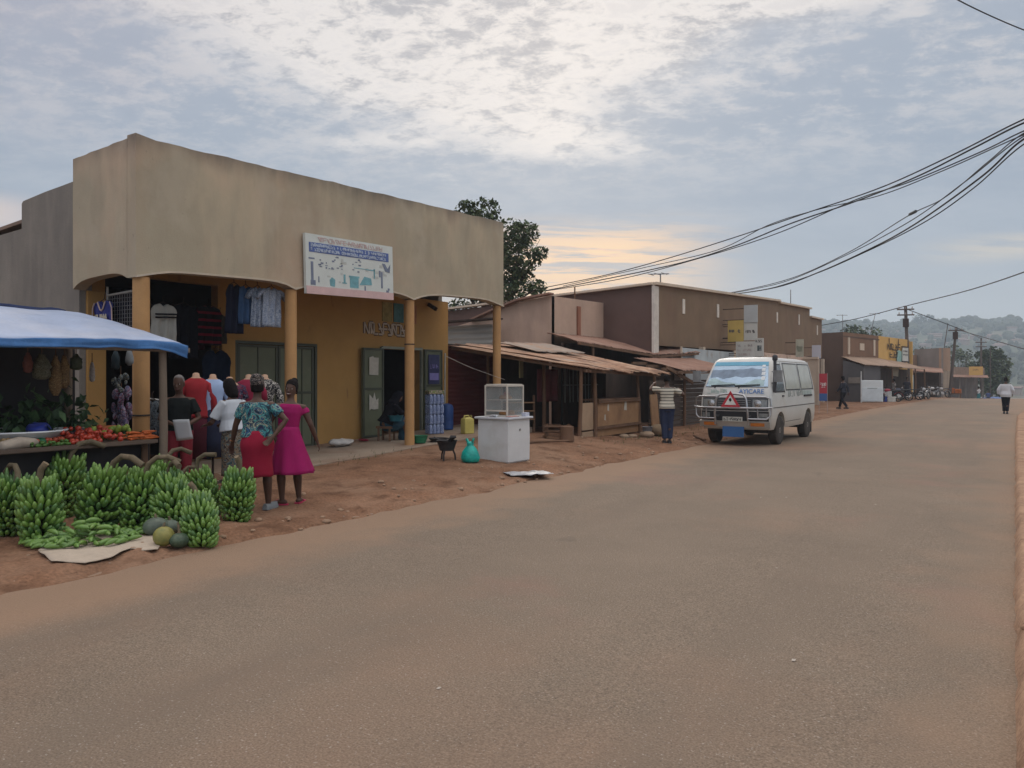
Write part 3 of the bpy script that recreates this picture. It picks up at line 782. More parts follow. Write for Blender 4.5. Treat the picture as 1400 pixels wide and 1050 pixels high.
BRN = M("brown_wall", (.20, .135, .083), .88, .12, .9, bump=.1, bscale=40, fine=.04); overlay(BRN, (.18, .108, .07), .8, .48, .7, (1, 1, .3), .7, 3)
PURP = M("purple_brown_wall", (.125, .078, .064), .9, .15, .8)
CREAM = M("cream_paint", (.58, .48, .37), .8, .12, 2)
MAROON = M("maroon_shutter", (.115, .028, .026), .6, .2, 1.5)
GALV = M("galvanised_iron", (.30, .32, .32), .55, .2, 1.5, metal=.3); overlay(GALV, (.22, .16, .12), 2, .58, .74, amount=.7, seed=2)
GREYW = M("grey_boards", (.36, .34, .30), .85, .15, 1.5, stretch=(.3, .3, 3))

def sheet(mb, a, b, c, d, n=12, amp=.012, m=5, rag=.05, seed=0, ridges=True):
    """corrugated sheet; a-b lower edge, d-c upper edge; ridges run from lower to upper edge"""
    a, b, c, d = V(a), V(b), V(c), V(d); nrm = (b - a).cross(d - a).normalized()
    r = random.Random(seed); jl = [r.uniform(-rag, rag) for _ in range(n + 1)]; ju = [r.uniform(-rag, rag) * .5 for _ in range(n + 1)]
    sag = r.uniform(-.02, .03); k = 4
    def f(u, v):
        i = min(n, int(round(u * n)))
        vv = lerp(jl[i] / max(.3, (d - a).length), 1 + ju[i] / max(.3, (d - a).length), v)
        p = a.lerp(b, u).lerp(d.lerp(c, u), vv)
        return p + nrm * (amp * math.cos(u * n * 2 * math.pi) - sag * math.sin(v * math.pi) + .03 * noise.noise(p * 2.3) + .015 * noise.noise(p * 7))
    mb.grid(f, n * k, m); return mb

def corr_wall(mb, p, q, z0, z1, n, amp=.012, vertical=True, th=.02):
    p, q = V(p), V(q); dirv = (q - p); nr = V((dirv.y, -dirv.x, 0)).normalized()
    if vertical: mb.grid(lambda u, v: V((p.x, p.y, 0)) + dirv * u + V((0, 0, lerp(z0, z1, v))) + nr * amp * math.cos(u * n * 2 * math.pi), n * 4, 1)
    else: mb.grid(lambda u, v: V((p.x, p.y, 0)) + dirv * u + V((0, 0, lerp(z0, z1, v))) + nr * amp * math.cos(v * n * 2 * math.pi), 1, n * 4)
    return mb

# maroon roller shutter shop end, joined to the lean-to
ms_ = empty("shutter_shop", (-12.7, 17.4, 0), 0, "low shop front closed with a dark maroon roller shutter beside the arcade", "shop")
mb = MB(); corr_wall(mb, (-12.66, 16.17, 0), (-12.66, 18.5, 0), .1, 2.58, 22, .012, False)
c = mb.build("roller_shutter", MAROON, None, 60)
def put(o, root):
    o.parent = root; o.matrix_parent_inverse = (Matrix.Translation(root.location) @ root.rotation_euler.to_matrix().to_4x4()).inverted(); return o
put(c, ms_)
mb = MB(); mb.box(-12.9, -12.69, 16.17, 21.6, -.1, 2.62); put(mb.build("wall", DKT), ms_)
mb = MB(); mb.box(-12.67, -12.58, 18.5, 18.62, 0, 2.55); put(mb.build("door_post", TIMBER), ms_)

sa = empty("market_shed", (-10.6, 18.8, .1), 0, "open timber shed under rusty sagging iron sheets with a plywood counter", "shed")
NS = 6; r = random.Random(3)
for i in range(NS):
    t0, t1 = i / NS - .012, (i + 1) / NS + .02
    lo = lambda t: V((-8.45 - .1 * math.sin(t * 9), lerp(16.75, 21.45, t), lerp(1.92, 1.80, t) + .03 * math.sin(t * 14)))
    hi = lambda t: V((-13.0, lerp(16.18, 21.6, t), lerp(2.60, 2.78, t)))
    dz_ = V((0, 0, .016 * (i % 2)))
    if i == 0:
        mb = MB(); sheet(mb, lo(t0) + dz_ + V((-.25, 0, .03)), lo(t1) + dz_, hi(t1) + dz_, hi(0) + dz_, 9, .013, 8, .13, i)
    else:
        ext = r.uniform(-.25, .15)
        mb = MB(); sheet(mb, lo(t0) + dz_ + V((ext, 0, -ext * .12)), lo(t1) + dz_ + V((ext * .8, 0, -ext * .1)), hi(t1) + dz_, hi(t0) + dz_, 9, .013, 8, .13, i)
    put(mb.build("roof_sheet", RUST, None, 60, solid=.006), sa)
mb = MB(); sheet(mb, (-11.3, 18.6, 2.46), (-11.0, 20.8, 2.46), (-12.6, 21.0, 2.82), (-12.7, 18.4, 2.74), 14, .012, 5, .08, 77)
put(mb.build("roof_sheet", overlay(M("grey_rust_sheet", (.31, .25, .20), .8, .2, 2), (.36, .21, .13), 2.5, .48, .66, amount=.8, seed=5), None, 60, solid=.006), sa)
def post(a, b, w, root, mat=TIMBER, name="post", sd=0):
    mb = MB(); a, b = V(a), V(b); mid = a.lerp(b, .5) + V((math.sin(sd * 7) * .025, math.cos(sd * 5) * .02, 0))
    mb.tube([a, mid, b], [w * .55, w * .5, w * .45], 7); return put(mb.build(name, mat, None, 60), root)
post((-9.0, 16.75, -.05), (-8.95, 16.8, 1.93), .10, sa, sd=1); post((-8.92, 17.5, -.05), (-8.95, 17.5, 1.92), .11, sa, sd=2)
post((-8.9, 20.2, -.05), (-8.95, 20.15, 1.85), .10, sa, sd=3); post((-10.5, 17.6, -.05), (-10.5, 17.6, 2.2), .11, sa, sd=4)
post((-11.9, 17.0, -.05), (-11.9, 17.0, 2.4), .09, sa, sd=5); post((-10.6, 20.6, -.05), (-10.6, 20.6, 2.15), .09, sa, sd=6)
mb = MB(); mb.bar((-8.8, 16.7, 1.88), (-8.75, 21.2, 1.78), .06, .07); mb.bar((-10.5, 16.5, 2.17), (-10.55, 21.3, 2.16), .06, .07); put(mb.build("purlin", TIMBER), sa)
mb = MB(); mb.bar((-12.6, 16.3, 2.50), (-8.7, 16.85, 1.87), .05, .07); mb.bar((-12.7, 21.2, 2.66), (-8.7, 21.2, 1.76), .05, .07); put(mb.build("rafter", TIMBER), sa)
# counter
ct = MB(); ct.box(-8.93, -8.89, 17.58, 20.12, .46, 1.10); ctr = put(ct.build("counter_front", PLY), sa)
mb = MB(); mb.box(-8.95, -8.91, 17.56, 20.14, .20, .40); put(mb.build("counter_skirt", PLY), sa)
mb = MB(); mb.box(-8.99, -8.95, 16.85, 17.46, .02, .36); mb.box(-8.985, -8.945, 16.83, 17.45, .40, 1.08); put(mb.build("counter_side", M("ply_pale", (.36, .25, .16), .85, .15, 2)), sa)
mb = MB(); mb.bar((-8.87, 17.5, .43), (-8.87, 20.2, .435), .05, .07); mb.box(-9.35, -8.84, 17.57, 20.13, 1.12, 1.16); mb.bar((-8.86, 17.56, 1.09), (-8.86, 20.12, 1.09), .06, .05); put(mb.build("counter_top", TIMBER), sa)
for k, (yy, zz, hh, ww) in enumerate(((18.12, .86, .17, .10), (19.15, .84, .24, .17), (17.95, .62, .14, .07))):
    mb = MB(); mb.prism([(-8.888, yy, zz), (-8.888, yy + ww, zz - .02), (-8.888, yy + ww * .9, zz + hh), (-8.888, yy + ww * .2, zz + hh * .9)], (.004, 0, 0))
    mb.build("paper_scrap", PAPER, ctr)
# the back board, dark clutter screens and a cabinet in the shade
mb = MB(); mb.box(-11.95, -10.6, 21.5, 21.56, 0, 2.3); put(mb.build("side_boards", DKT), sa)
mb = MB()
for k in range(9): mb.bar((-10.75 + .03 * (k % 2), 19.2 + k * .24, 1.0), (-10.75, 19.2 + k * .24, 2.05), .02, .03)
mb.bar((-10.73, 19.1, 1.5), (-10.73, 21.2, 1.5), .03, .03); put(mb.build("lattice", M("faded_lattice", (.17, .17, .15), .8)), sa)
cl = MB(); cl.grid(lambda u, v: V((-10.9 + .03 * math.sin(u * 14), lerp(17.9, 19.0, u), lerp(1.05, 1.95, v))), 24, 4)
tag(cl.build("cloth", M("maroon_cloth", (.16, .04, .04), .9), smooth_angle=180, solid=.006), "dark maroon cloth hanging in the shade behind the plywood counter", "cloth")
mb = MB(); mb.obox((-10.9, 17.1, 1.93), (.03, .34, .45), (0, 0, .3))
tag(mb.build("board", M("olive_board", (.22, .20, .10), .8)), "small olive board hung under the rusty shed roof", "board")
ob = empty("market_bench", (-10.9, 16.9, .2), 0, "rough plank market bench with a high back behind the white kiosk", "bench")
mb = MB()
for k in range(3): mb.bar((-11.3, 16.55, .62 + k * .22), (-10.6, 17.25, .62 + k * .22), .03, .19, up=(1, -1, 0))
put(mb.build("plank_back", PLY), ob)
for a, b2 in (((-11.3, 16.55), 1.25), ((-10.6, 17.25), 1.25)):
    post((*a, 0.05), (*a, b2), .07, ob, name="leg")
mb = MB(); mb.bar((-11.3, 16.55, .32), (-10.6, 17.25, .32), .04, .05); put(mb.build("rail", TIMBER), ob)
mb = MB(); mb.ball((-11.1, 16.7, 1.27), .09, 10, 6, 1, 1, .9); tag(mb.build("tin", M("red_tin", (.35, .03, .02), .5)), "small red tin on the plank bench behind the kiosk", "tin")

pw = MB(); pw.obox((-8.75, 20.95, .62), (.035, .72, 1.22), (0, -.08, .12))
tag(pw.build("plywood_sheet", PLY, bevel=.004), "tall plywood panel leaning at the end of the shed counter", "panel")
mb = MB(); r = random.Random(4)
for k in range(5):
    yy = 18.3 + k * .5 + r.uniform(-.1, .1)
    s = r.uniform(.1, .2); z = gz(-8.5, yy) + s * .3
    mb = MB(); mb.ball((0, 0, 0), s, 9, 6, 1.3, 1, .6)
    for i, p in enumerate(mb.v): mb.v[i] = p * (1 + .25 * noise.noise(p * 9 + V((k, 0, 0))))
    o = mb.build("rock", M("dusty_rock", (.30, .22, .15), .95, .25, 5, bump=.4, bscale=30), smooth_angle=180); o.location = (-8.45 + r.uniform(-.15, .2), yy, z)
    tag(o, "dusty rock lying in front of the plywood shed counter", "rock", "rocks before the shed counter")
for k, (xx, yy) in enumerate(((-9.3, 18.6), (-9.35, 19.4))):
    mb = MB(); mb.lathe([(.13, 0), (.15, .22), (.16, .24), (.13, .22), (.02, .05)], 12)
    o = mb.build("pot", M("sooty_pot", (.02, .02, .02), .6), smooth_angle=40); o.location = (xx, yy, .06); tag(o, "sooty black pot on the ground below the plywood counter", "pot", "pots under the shed counter")

# roofs B and C
sb = empty("timber_shed", (-11.8, 25.5, 0), 0, "dark open shed under a brown iron roof before the pinkish building", "shed")
mb = MB(); sheet(mb, (-11.5, 21.3, 2.86), (-10.7, 26.2, 2.52), (-12.96, 26.2, 3.22), (-12.96, 21.9, 3.2), 40, .014, 5, .06, 5); put(mb.build("roof_sheet", RUSTB, None, 60, solid=.006), sb)
mb = MB(); sheet(mb, (-10.75, 26.1, 2.55), (-10.4, 29.4, 2.72), (-12.9, 29.6, 3.36), (-12.96, 26.1, 3.24), 24, .014, 5, .05, 6); put(mb.build("roof_sheet", RUSTB, None, 60, solid=.006), sb)
mb = MB(); mb.box(-12.3, -12.22, 21.7, 29.4, 0, 2.85); put(mb.build("back_boards", DKT), sb)
for k, (xx, yy, zz) in enumerate(((-11.4, 22.2, 2.8), (-11.0, 25.9, 2.55), (-10.7, 29.1, 2.65))): post((xx, yy, -.05), (xx, yy, zz), .10, sb, sd=k)
mb = MB(); mb.bar((-11.45, 21.3, 2.80), (-10.72, 26.2, 2.46), .06, .08); mb.bar((-10.72, 26.2, 2.48), (-10.45, 29.4, 2.66), .06, .08); put(mb.build("purlin", TIMBER), sb)

scs = empty("plank_stall", (-9.6, 25, 0), 0, "dark plank stall with a brown lean-to iron roof behind the striped shirt man", "stall")
mb = MB(); sheet(mb, (-8.65, 22.9, 1.95), (-8.4, 28.2, 2.0), (-10.3, 28.4, 2.45), (-10.75, 23.9, 2.38), 40, .014, 5, .05, 9); put(mb.build("roof_sheet", RUSTB, None, 60, solid=.006), scs)
mb = MB()
for k in range(4): mb.bar((-8.7 - .5 * k, 22.6, 1.88 + .1 * k), (-8.5 - .5 * k, 28.1, 1.92 + .1 * k), .07, .09)
put(mb.build("purlin", TIMBER), scs)
mb = MB(); mb.bar((-8.68, 21.7, 2.02), (-8.9, 24.5, 1.55), .06, .10); put(mb.build("brace", TIMBER), scs)
mb = MB(); r = random.Random(9)
for k in range(11):
    z = .12 + k * .145; mb.obox((-9.2 + r.uniform(-.015, .015), 24.4, z), (.03, 5.6, .125), (r.uniform(-.006, .006), 0, 0))
put(mb.build("plank_wall", M("grey_brown_planks", (.085, .066, .055), .9, .35, 1.2, stretch=(1, .3, 3), bump=.2)), scs)
for k, yy in enumerate((21.8, 24.3, 27.0)): post((-9.12, yy, -.05), (-9.12, yy, 1.95), .10, scs, sd=k)
mb = MB(); mb.box(-11.2, -10.9, 22.0, 28, 0, 2.2); put(mb.build("back_boards", DKT), scs)

# pinkish building
pk = empty("plaster_building", (-14.5, 26, 0), 0, "low pinkish plaster building with stained parapet and streaked pilasters", "building")
mb = MB(); mb.prism([(-13.0, 22.3, 0), (-13.0, 29.9, 0), (-13.0, 29.9, 4.62), (-13.0, 22.3, 4.46)], (-.2, 0, 0)); put(mb.build("front_wall", PINK), pk)
mb = MB(); mb.prism([(-13.0, 22.28, 0), (-13.0, 22.28, 4.47), (-14.2, 22.28, 4.33), (-15.2, 22.28, 4.05), (-16.05, 22.28, 3.78), (-18.5, 22.28, 3.3), (-18.5, 22.28, 0)], (0, .2, 0)); put(mb.build("side_wall", PINK), pk)
mb = MB(); mb.bar((-12.95, 22.2, 4.53), (-14.2, 22.2, 4.40), .32, .06); mb.bar((-14.2, 22.2, 4.40), (-15.2, 22.2, 4.12), .32, .06); mb.bar((-15.2, 22.2, 4.12), (-16.3, 22.2, 3.76), .32, .06); put(mb.build("roof_edge", RUSTB), pk)
mb = MB(); mb.poly([(-13.1, 22.5, 4.3), (-13.1, 29.8, 4.4), (-18.4, 29.8, 3.3), (-18.4, 22.5, 3.3)]); put(mb.build("roof", RUSTB, solid=.05), pk)
STREAK = M("streaked_red", (.30, .13, .08), .9, .3, 2, stretch=(1, 1, .3))
for yy in (24.05, 27.6):
    mb = MB(); mb.box(-12.997, -12.94, yy, yy + .22, 0, 4.25); put(mb.build("pilaster", STREAK), pk)
mb = MB(); mb.tube([(-13.1, 24.1, 4.4), (-13.1, 24.1, 4.95)], .025, 6); put(mb.build("starter_bar", TIMBER), pk)
fs = MB(); corr_wall(fs, (-18.4, 21.7, 0), (-15.0, 21.7, 0), .2, 3.55, 16, .03, False)
ifn = fs.build("iron_fence", GREYW, smooth_angle=60, solid=.01); tag(ifn, "pale horizontal ribbed sheet wall between arcade and pinkish building", "fence")
mb = MB(); mb.bar((-18.6, 21.5, 3.66), (-14.6, 21.5, 3.72), .5, .05); mb.build("coping", DKT, ifn)

# long brown building
bb = empty("shop_block", (-12, 40, 0), 0, "long brown shop block with cream parapet edge and narrow white slits", "building")
y0, y1, y2, y3 = 26.2, 43.9, 51.7, 55.4
seg = [(y0, 5.10, y1, 5.96), (y1, 5.86, y2, 6.12), (y2, 5.60, y3, 5.66)]
mb = MB()
for a, za, b2, zb_ in seg: mb.prism([(-11, a, 2.9), (-11, b2, 3.1), (-11, b2, zb_), (-11, a, za)], (-.25, 0, 0))
put(mb.build("front_wall", BRN), bb)
mb = MB(); mb.prism([(-11.02, 26.18, 0), (-11.02, 26.18, 5.08), (-13, 26.18, 5.0), (-17, 26.18, 4.75), (-25, 26.18, 4.4), (-25, 26.18, 0)], (0, .25, 0)); put(mb.build("side_wall", PURP), bb)
mb = MB()
for a, za, b2, zb_ in seg: mb.bar((-11.05, a, za + .05), (-11.05, b2, zb_ + .05), .40, .10)
mb.bar((-11.0, 26.16, 5.13), (-25, 26.16, 4.46), .34, .08); put(mb.build("parapet_edge", CREAM), bb)
mb = MB(); mb.box(-11.02, -10.93, 26.1, 26.55, 2.6, 5.06); put(mb.build("corner_pilaster", M("white_wash", (.62, .57, .50), .8)), bb)
for px, t_, b_ in ((934, 409, 429), (981, 416, 434), (1062, 427, 441), (1092, 430, 444), (1117, 445, 458)):
    a = onx(px, t_, -11); c = onx(px, b_, -11); mb = MB(); mb.box(-10.995, -10.965, a.y - .12, a.y + .13, c.z, a.z); put(mb.build("slit_window", M("slit_white", (.66, .60, .52), .8)), bb)
mb = MB(); mb.box(-12.6, -12.4, 26.5, 55.3, 0, 3.0); put(mb.build("shopfront_wall", M("shade_wall", (.30, .22, .17), .9, .3, .6)), bb)
mb = MB(); mb.box(-10.99, -10.86, 40.5, 51.5, 2.62, 3.04); put(mb.build("verandah_beam", M("pink_beam", (.55, .40, .31), .85)), bb)
for yy in (31, 36, 40.7, 45.3, 50.9, 55): mb = MB(); mb.box(-11.0, -10.8, yy, yy + .25, -.1, 2.9 if yy > 40 and yy < 52 else 3.0); put(mb.build("verandah_post", CREAM), bb)
for yy, mt_ in ((28, "a"), (33, "b"), (38, "a"), (42, "b"), (47, "a"), (52.5, "b")):
    mb = MB(); mb.box(-12.396, -12.33, yy, yy + 1.9, .1, 2.3); put(mb.build("door", M("shop_door_" + mt_, (.10, .13, .16) if mt_ == "a" else (.16, .07, .05), .6)), bb)
mb = MB(); mb.box(-25, -11.3, 26.45, 55.2, 4.3, 4.4); mb.box(-25, -11.26, 55.15, 55.38, 0, 5.5); put(mb.build("rear", PURP), bb)
mb = MB(); corr_wall(mb, (-10.6, 28.0, 0), (-10.6, 34.4, 0), .1, 2.86, 46, .02, True)
ig = mb.build("iron_gate", GALV, smooth_angle=60, solid=.01); tag(ig, "bluish corrugated iron sheet hoarding behind the white van", "hoarding")
mb = MB(); mb.box(-10.63, -10.57, 27.9, 28.0, 0, 2.9); mb.box(-10.63, -10.57, 34.42, 35.0, 2.0, 2.95); mb.build("post", CREAM, ig)

def board(name, px0, px1, pt, pb, y, mat, label, texts=(), th=.05):
    a = ony(px0, pt, y); b2 = ony(px1, pb, y)
    rt = empty(name, (a.x, y, b2.z), 0, label, "sign"); w2 = b2.x - a.x; h2 = a.z - b2.z
    mb = MB(); mb.box(0, w2, 0, th, 0, h2); mb.build("panel", mat, rt)
    for k, (n, x, z, ww, hh, col, nm) in enumerate(texts):
        mb = MB(); scrawl(mb, w2 * ww, h2 * hh, n, k + int(px0), w2 * x, h2 * z, -.004, .003, .2); mb.build("lettering", M(nm, col, .7), rt)
    # bracket back to the wall
    mb = MB(); mb.box(-abs(a.x - (-10.97)), 0, .01, .035, h2 * .8, h2 * .84); mb.box(-abs(a.x + 10.97), 0, .01, .035, h2 * .15, h2 * .19); mb.build("bracket", DARKC, rt)
    return rt
SW = M("sign_offwhite", (.55, .55, .50), .6, .08, 2); SG = M("sign_grey", (.43, .45, .44), .5, .08, 2); SY = M("sign_yellow", (.56, .41, .12), .6, .1, 2)
INK = ((.12, .11, .10), "sign_ink")
board("hanging_sign", 995, 1016.3, 438.5, 467, 34.0, SY, "square yellow sign with faded dark letters on the brown block", ((4, .10, .45, .36, .12, *INK), (2, .62, .42, .22, .16, *INK)))
board("hanging_sign", 1017, 1035.6, 417.5, 440.5, 34.05, SG, "blank pale grey sign, topmost of the cluster on the brown block")
board("hanging_sign", 1017, 1035.2, 441.2, 465, 34.08, SW, "white sign with one dark word beside the yellow sign", ((4, .12, .42, .40, .14, *INK), (2, .64, .40, .2, .18, *INK)))
board("hanging_sign", 1006, 1031.5, 467.2, 489, 33.7, SW, "wide white lettered sign lowest of the cluster above the van", ((9, .1, .68, .8, .13, (.35, .32, .30), "sign_soft_ink"), (8, .1, .42, .75, .12, (.45, .38, .35), "sign_softer_ink"), (9, .1, .15, .7, .12, (.45, .38, .35), "sign_softer_ink")))
board("hanging_sign", 1032, 1043.8, 462.5, 487, 33.75, SW, "narrow white sign with a dark emblem above the van roof", ((3, .1, .78, .8, .12, *INK), (2, .35, .3, .4, .3, (.08, .10, .10), "emblem_ink")))
board("hanging_sign", 1087.8, 1098.5, 464, 488, 45.3, M("sign_sage", (.46, .46, .36), .7, .2, 3), "narrow sage green sign on the brown verandah beam", ((3, .15, .3, .7, .3, (.25, .27, .2), "sage_ink"),))
board("hanging_sign", 1110, 1122, 472, 490, 50.0, M("sign_lilac", (.55, .56, .62), .6, .05, 2), "plain bluish white sign at the far end of the brown block")
mb = MB(); mb.box(-10.8, -9.9, 48.8, 49.0, 2.86, 2.98); mb.box(-9.95, -9.85, 48.85, 48.95, -.05, 2.86); mb.box(-10.78, -9.95, 48.9, 49.3, -.05, 2.85)
put(mb.build("porch", CREAM), bb)
# ------------------------------------------------------------------ far end of the street
def prism_wall(root, name, mat, pts, zlo, zhi, th=.2):
    """vertical wall along plan points with heights per point (list or number)"""
    mb = MB(); zh = zhi if isinstance(zhi, (list, tuple)) else [zhi] * len(pts)
    for (a, b2, za, zb_) in zip(pts, pts[1:], zh, zh[1:]):
        d2 = V((b2[0] - a[0], b2[1] - a[1], 0)).normalized(); nr = V((-d2.y, d2.x, 0)) * th
        mb.prism([(*a, zlo), (*b2, zlo), (*b2, zb_), (*a, za)], nr)
    return put(mb.build(name, mat), root)
FB = M("far_brown", (.20, .115, .07), .9, .15, .6); FBD = M("far_dark_brown", (.115, .075, .055), .9, .15, .6)
FY = M("far_yellow", (.60, .37, .12), .85, .10, .5); FGREY = M("far_grey", (.22, .19, .165), .9, .15, .6)
AWN = M("awning_iron", (.33, .235, .17), .8, .2, .8)
TINW = M("shed_slate", (.10, .095, .095), .8, .2, 1)
f0, f1, f2 = (-10.1, 58.0), (-8.75, 64.8), (-7.35, 72.0)
fb = empty("corner_shop", (-12, 60, 0), 0, "dark brown shop with white pilaster marks before the yellow shop", "building")
prism_wall(fb, "side_wall", FBD, [(-20, 57.95), (-10.1, 57.95)], -.1, [4.7, 4.95])
prism_wall(fb, "front_wall", FB, [f0, f1], -.1, [4.95, 4.95])
mb = MB()
for t in (.14, .86):
    p = V((*f0, 0)).lerp(V((*f1, 0)), t); mb.obox((p.x + .03, p.y, 4.0), (.06, .3, 1.2), (0, 0, -.195))
put(mb.build("white_pilaster", CREAM), fb)
p = V((*f0, 0)).lerp(V((*f1, 0)), .5); mb = MB(); mb.obox((p.x + .03, p.y, 4.0), (.06, .8, .5), (0, 0, -.195)); put(mb.build("plaque", CREAM), fb)
mb = MB(); mb.prism([(-10.1, 57.95, 4.6), (-8.7, 64.9, 4.6), (-18, 65, 4.2), (-19, 58, 4.2)], (0, 0, .1)); put(mb.build("roof", FBD), fb)
ys_ = empty("yellow_shop", (-9, 69, 0), 0, "yellow painted shop front with black brush lettering", "building")
prism_wall(ys_, "front_wall", FY, [f1, f2], -.1, [4.95, 4.9]); prism_wall(ys_, "side_wall", FGREY, [f2, (-18, 74)], -.1, [4.85, 4.2])
mb = MB(); mb.obox((-7.3, 71.95, 2.3), (.35, .35, 4.9)); put(mb.build("pillar", FY), ys_)
ang = math.atan2(f2[1] - f1[1], f2[0] - f1[0])
pl = empty("wall_lettering", (f1[0] + .06 + 1.6 * math.cos(ang), f1[1] + 1.6 * math.sin(ang), 3.65), ang, "black brush lettering hanging from two painted lines on the yellow shop", "painted sign")
mb = MB(); scrawl(mb, 3.0, .45, 5, 3, .2, .30, -.02, .02, .22); scrawl(mb, 2.2, .40, 4, 13, .7, -.28, -.02, .02, .22)
for x in (.5, 2.7): mb.box(x, x + .1, -.03, -.005, .75, 1.2)
mb.build("strokes", M("black_paint", (.05, .035, .025), .8), pl)
mb = MB(); mb.lathe([(.02, 0), (.55, .1), (.62, .6), (.5, 1.0), (.02, 1.05)], 14, sx=1, sy=.05)
o = mb.build("painted_emblem", M("mint_paint", (.25, .42, .38), .8, .2, 3), pl); o.location = (2.9, -.02, -.75)
bo = empty("notice_board", (f1[0] + 5.0 * math.cos(ang) + .1, f1[1] + 5.0 * math.sin(ang), 3.1), ang, "framed grey notice board with faint lines on the yellow shop", "sign")
mb = MB(); mb.box(0, 1.4, -.08, -.03, 0, 1.1); mb.build("panel", SW, bo); mb = MB(); scrawl(mb, 1.1, .12, 8, 5, .1, .75, -.09, .01); scrawl(mb, 1.1, .12, 8, 6, .1, .45, -.09, .01); mb.build("lettering", M("sign_ink", *[(.12, .11, .10)]), bo)
mb = MB(); mb.box(-.1, 1.5, -.1, -.02, 1.1, 1.2); mb.box(-.1, 1.5, -.1, -.02, -.1, 0); mb.build("frame", DARKC, bo)
mb = MB(); mb.box(0, .9, -.06, -.02, 1.45, 1.75); mb.build("upper_panel", SG, bo) if False else None
# awning and the sheds under it
aw = empty("roadside_shed", (-8.6, 62, 0), 0, "slate coloured roadside shed with a long tan awning", "shed")
mb = MB(); sheet(mb, (-8.55, 56.9, 2.62), (-6.9, 63.2, 2.50), (-8.7, 65, 3.25), (-10.15, 57.6, 3.22), 40, .02, 4, .06, 4); sheet(mb, (-6.9, 63.3, 2.45), (-5.9, 69, 2.40), (-7.8, 70.5, 3.05), (-8.8, 64.6, 3.2), 40, .02, 4, .06, 5)
put(mb.build("awning", AWN, smooth_angle=60, solid=.02), aw)
prism_wall(aw, "shed_wall", TINW, [(-10.0, 57.4), (-8.65, 57.2), (-8.0, 60.2)], -.1, [2.95, 2.55, 2.55], .05)
mb = MB(); mb.obox((-9.25, 57.22, 1.55), (.75, .06, .42)); put(mb.build("hatch", M("hatch_tan", (.22, .19, .16), .8)), aw)
prism_wall(aw, "back_boards", DKT, [(-8.6, 60.5), (-7.3, 70)], -.1, 2.4, .05)
for k, (xx, yy) in enumerate(((-7.4, 61.5), (-6.4, 66.5), (-6.0, 69))): post((xx, yy, -.05), (xx, yy, 2.45), .12, aw, sd=k)
mb = MB(); a = P(1203, 506, 58); b2 = P(1229, 500, 60); c = P(1228, 515, 60); d2 = P(1204, 511, 58); mb.prism([a, b2, c, d2], (0, .05, .02))
tag(mb.build("canvas_sheet", M("dusty_canvas", (.40, .38, .30), .9, .2, 1)), "dusty cream canvas sheet slung under the tan awning", "canvas")
wf = empty("white_freezer", P(1192.5, 552, 51) * 1.0, R(12), "tall white display freezer standing by the slate coloured shed", "freezer")
wf.location.z = gz(wf.location.x, wf.location.y)
mb = MB(); mb.box(-.65, .65, -.05, .55, .06, 1.5); mb.build("cabinet", M("freezer_white", (.66, .72, .72), .5, .05, 2), wf, bevel=.03)
mb = MB(); mb.box(-.62, .62, -.075, -.052, .12, 1.0); mb.build("door", M("freezer_door", (.60, .68, .70), .5, .12, 2), wf, bevel=.01)
mb = MB(); mb.box(-.3, .3, -.085, -.078, .95, .99); mb.build("handle", M("freezer_handle", (.25, .3, .3), .5), wf)
mb = MB(); mb.box(-.70, -.64, -.06, 0, .0, 2.1); mb.build("pole", M("freezer_pole", (.6, .62, .6), .5), wf)
bc = empty("stacked_crates", P(1210, 551, 53.5), 0, "blue and white crates stacked beside the white display freezer", "crates"); bc.location.z = gz(bc.location.x, bc.location.y)
for k, (dx, zz, col) in enumerate(((-.35, 0, (.03, .06, .3)), (.15, 0, (.55, .55, .5)), (-.1, .38, (.5, .52, .5)))):
    mb = MB(); mb.box(dx, dx + .48, 0, .4, zz, zz + .36); mb.build("crate", M("crate_%d" % k, col, .6), bc, bevel=.02)
# standing drinks board
db = empty("roadside_board", P(1125.5, 567, 36), R(8), "narrow red and blue advertising board on a leg beyond the white van", "sign"); db.location.z = gz(db.location.x, db.location.y)
mb = MB(); mb.box(-.17, .17, -.02, .02, .93, 1.86); mb.build("red_panel", M("board_red", (.40, .035, .05), .5, .1, 2), db)
mb = MB(); mb.box(-.17, .17, -.02, .02, .58, .928); mb.build("blue_panel", M("board_blue", (.04, .11, .30), .5, .1, 2), db)
mb = MB(); scrawl(mb, .26, .12, 4, 4, -.13, 1.30, -.024, .003, .2); scrawl(mb, .2, .05, 4, 5, -.1, 1.2, -.024, .003, .2); mb.build("lettering", M("board_white", (.7, .65, .62), .6), db)
mb = MB(); mb.box(-.19, -.172, -.025, .025, 0, 1.88); mb.box(.172, .19, -.025, .025, 0, 1.88); mb.build("frame", M("board_frame", (.35, .3, .28), .6), db)

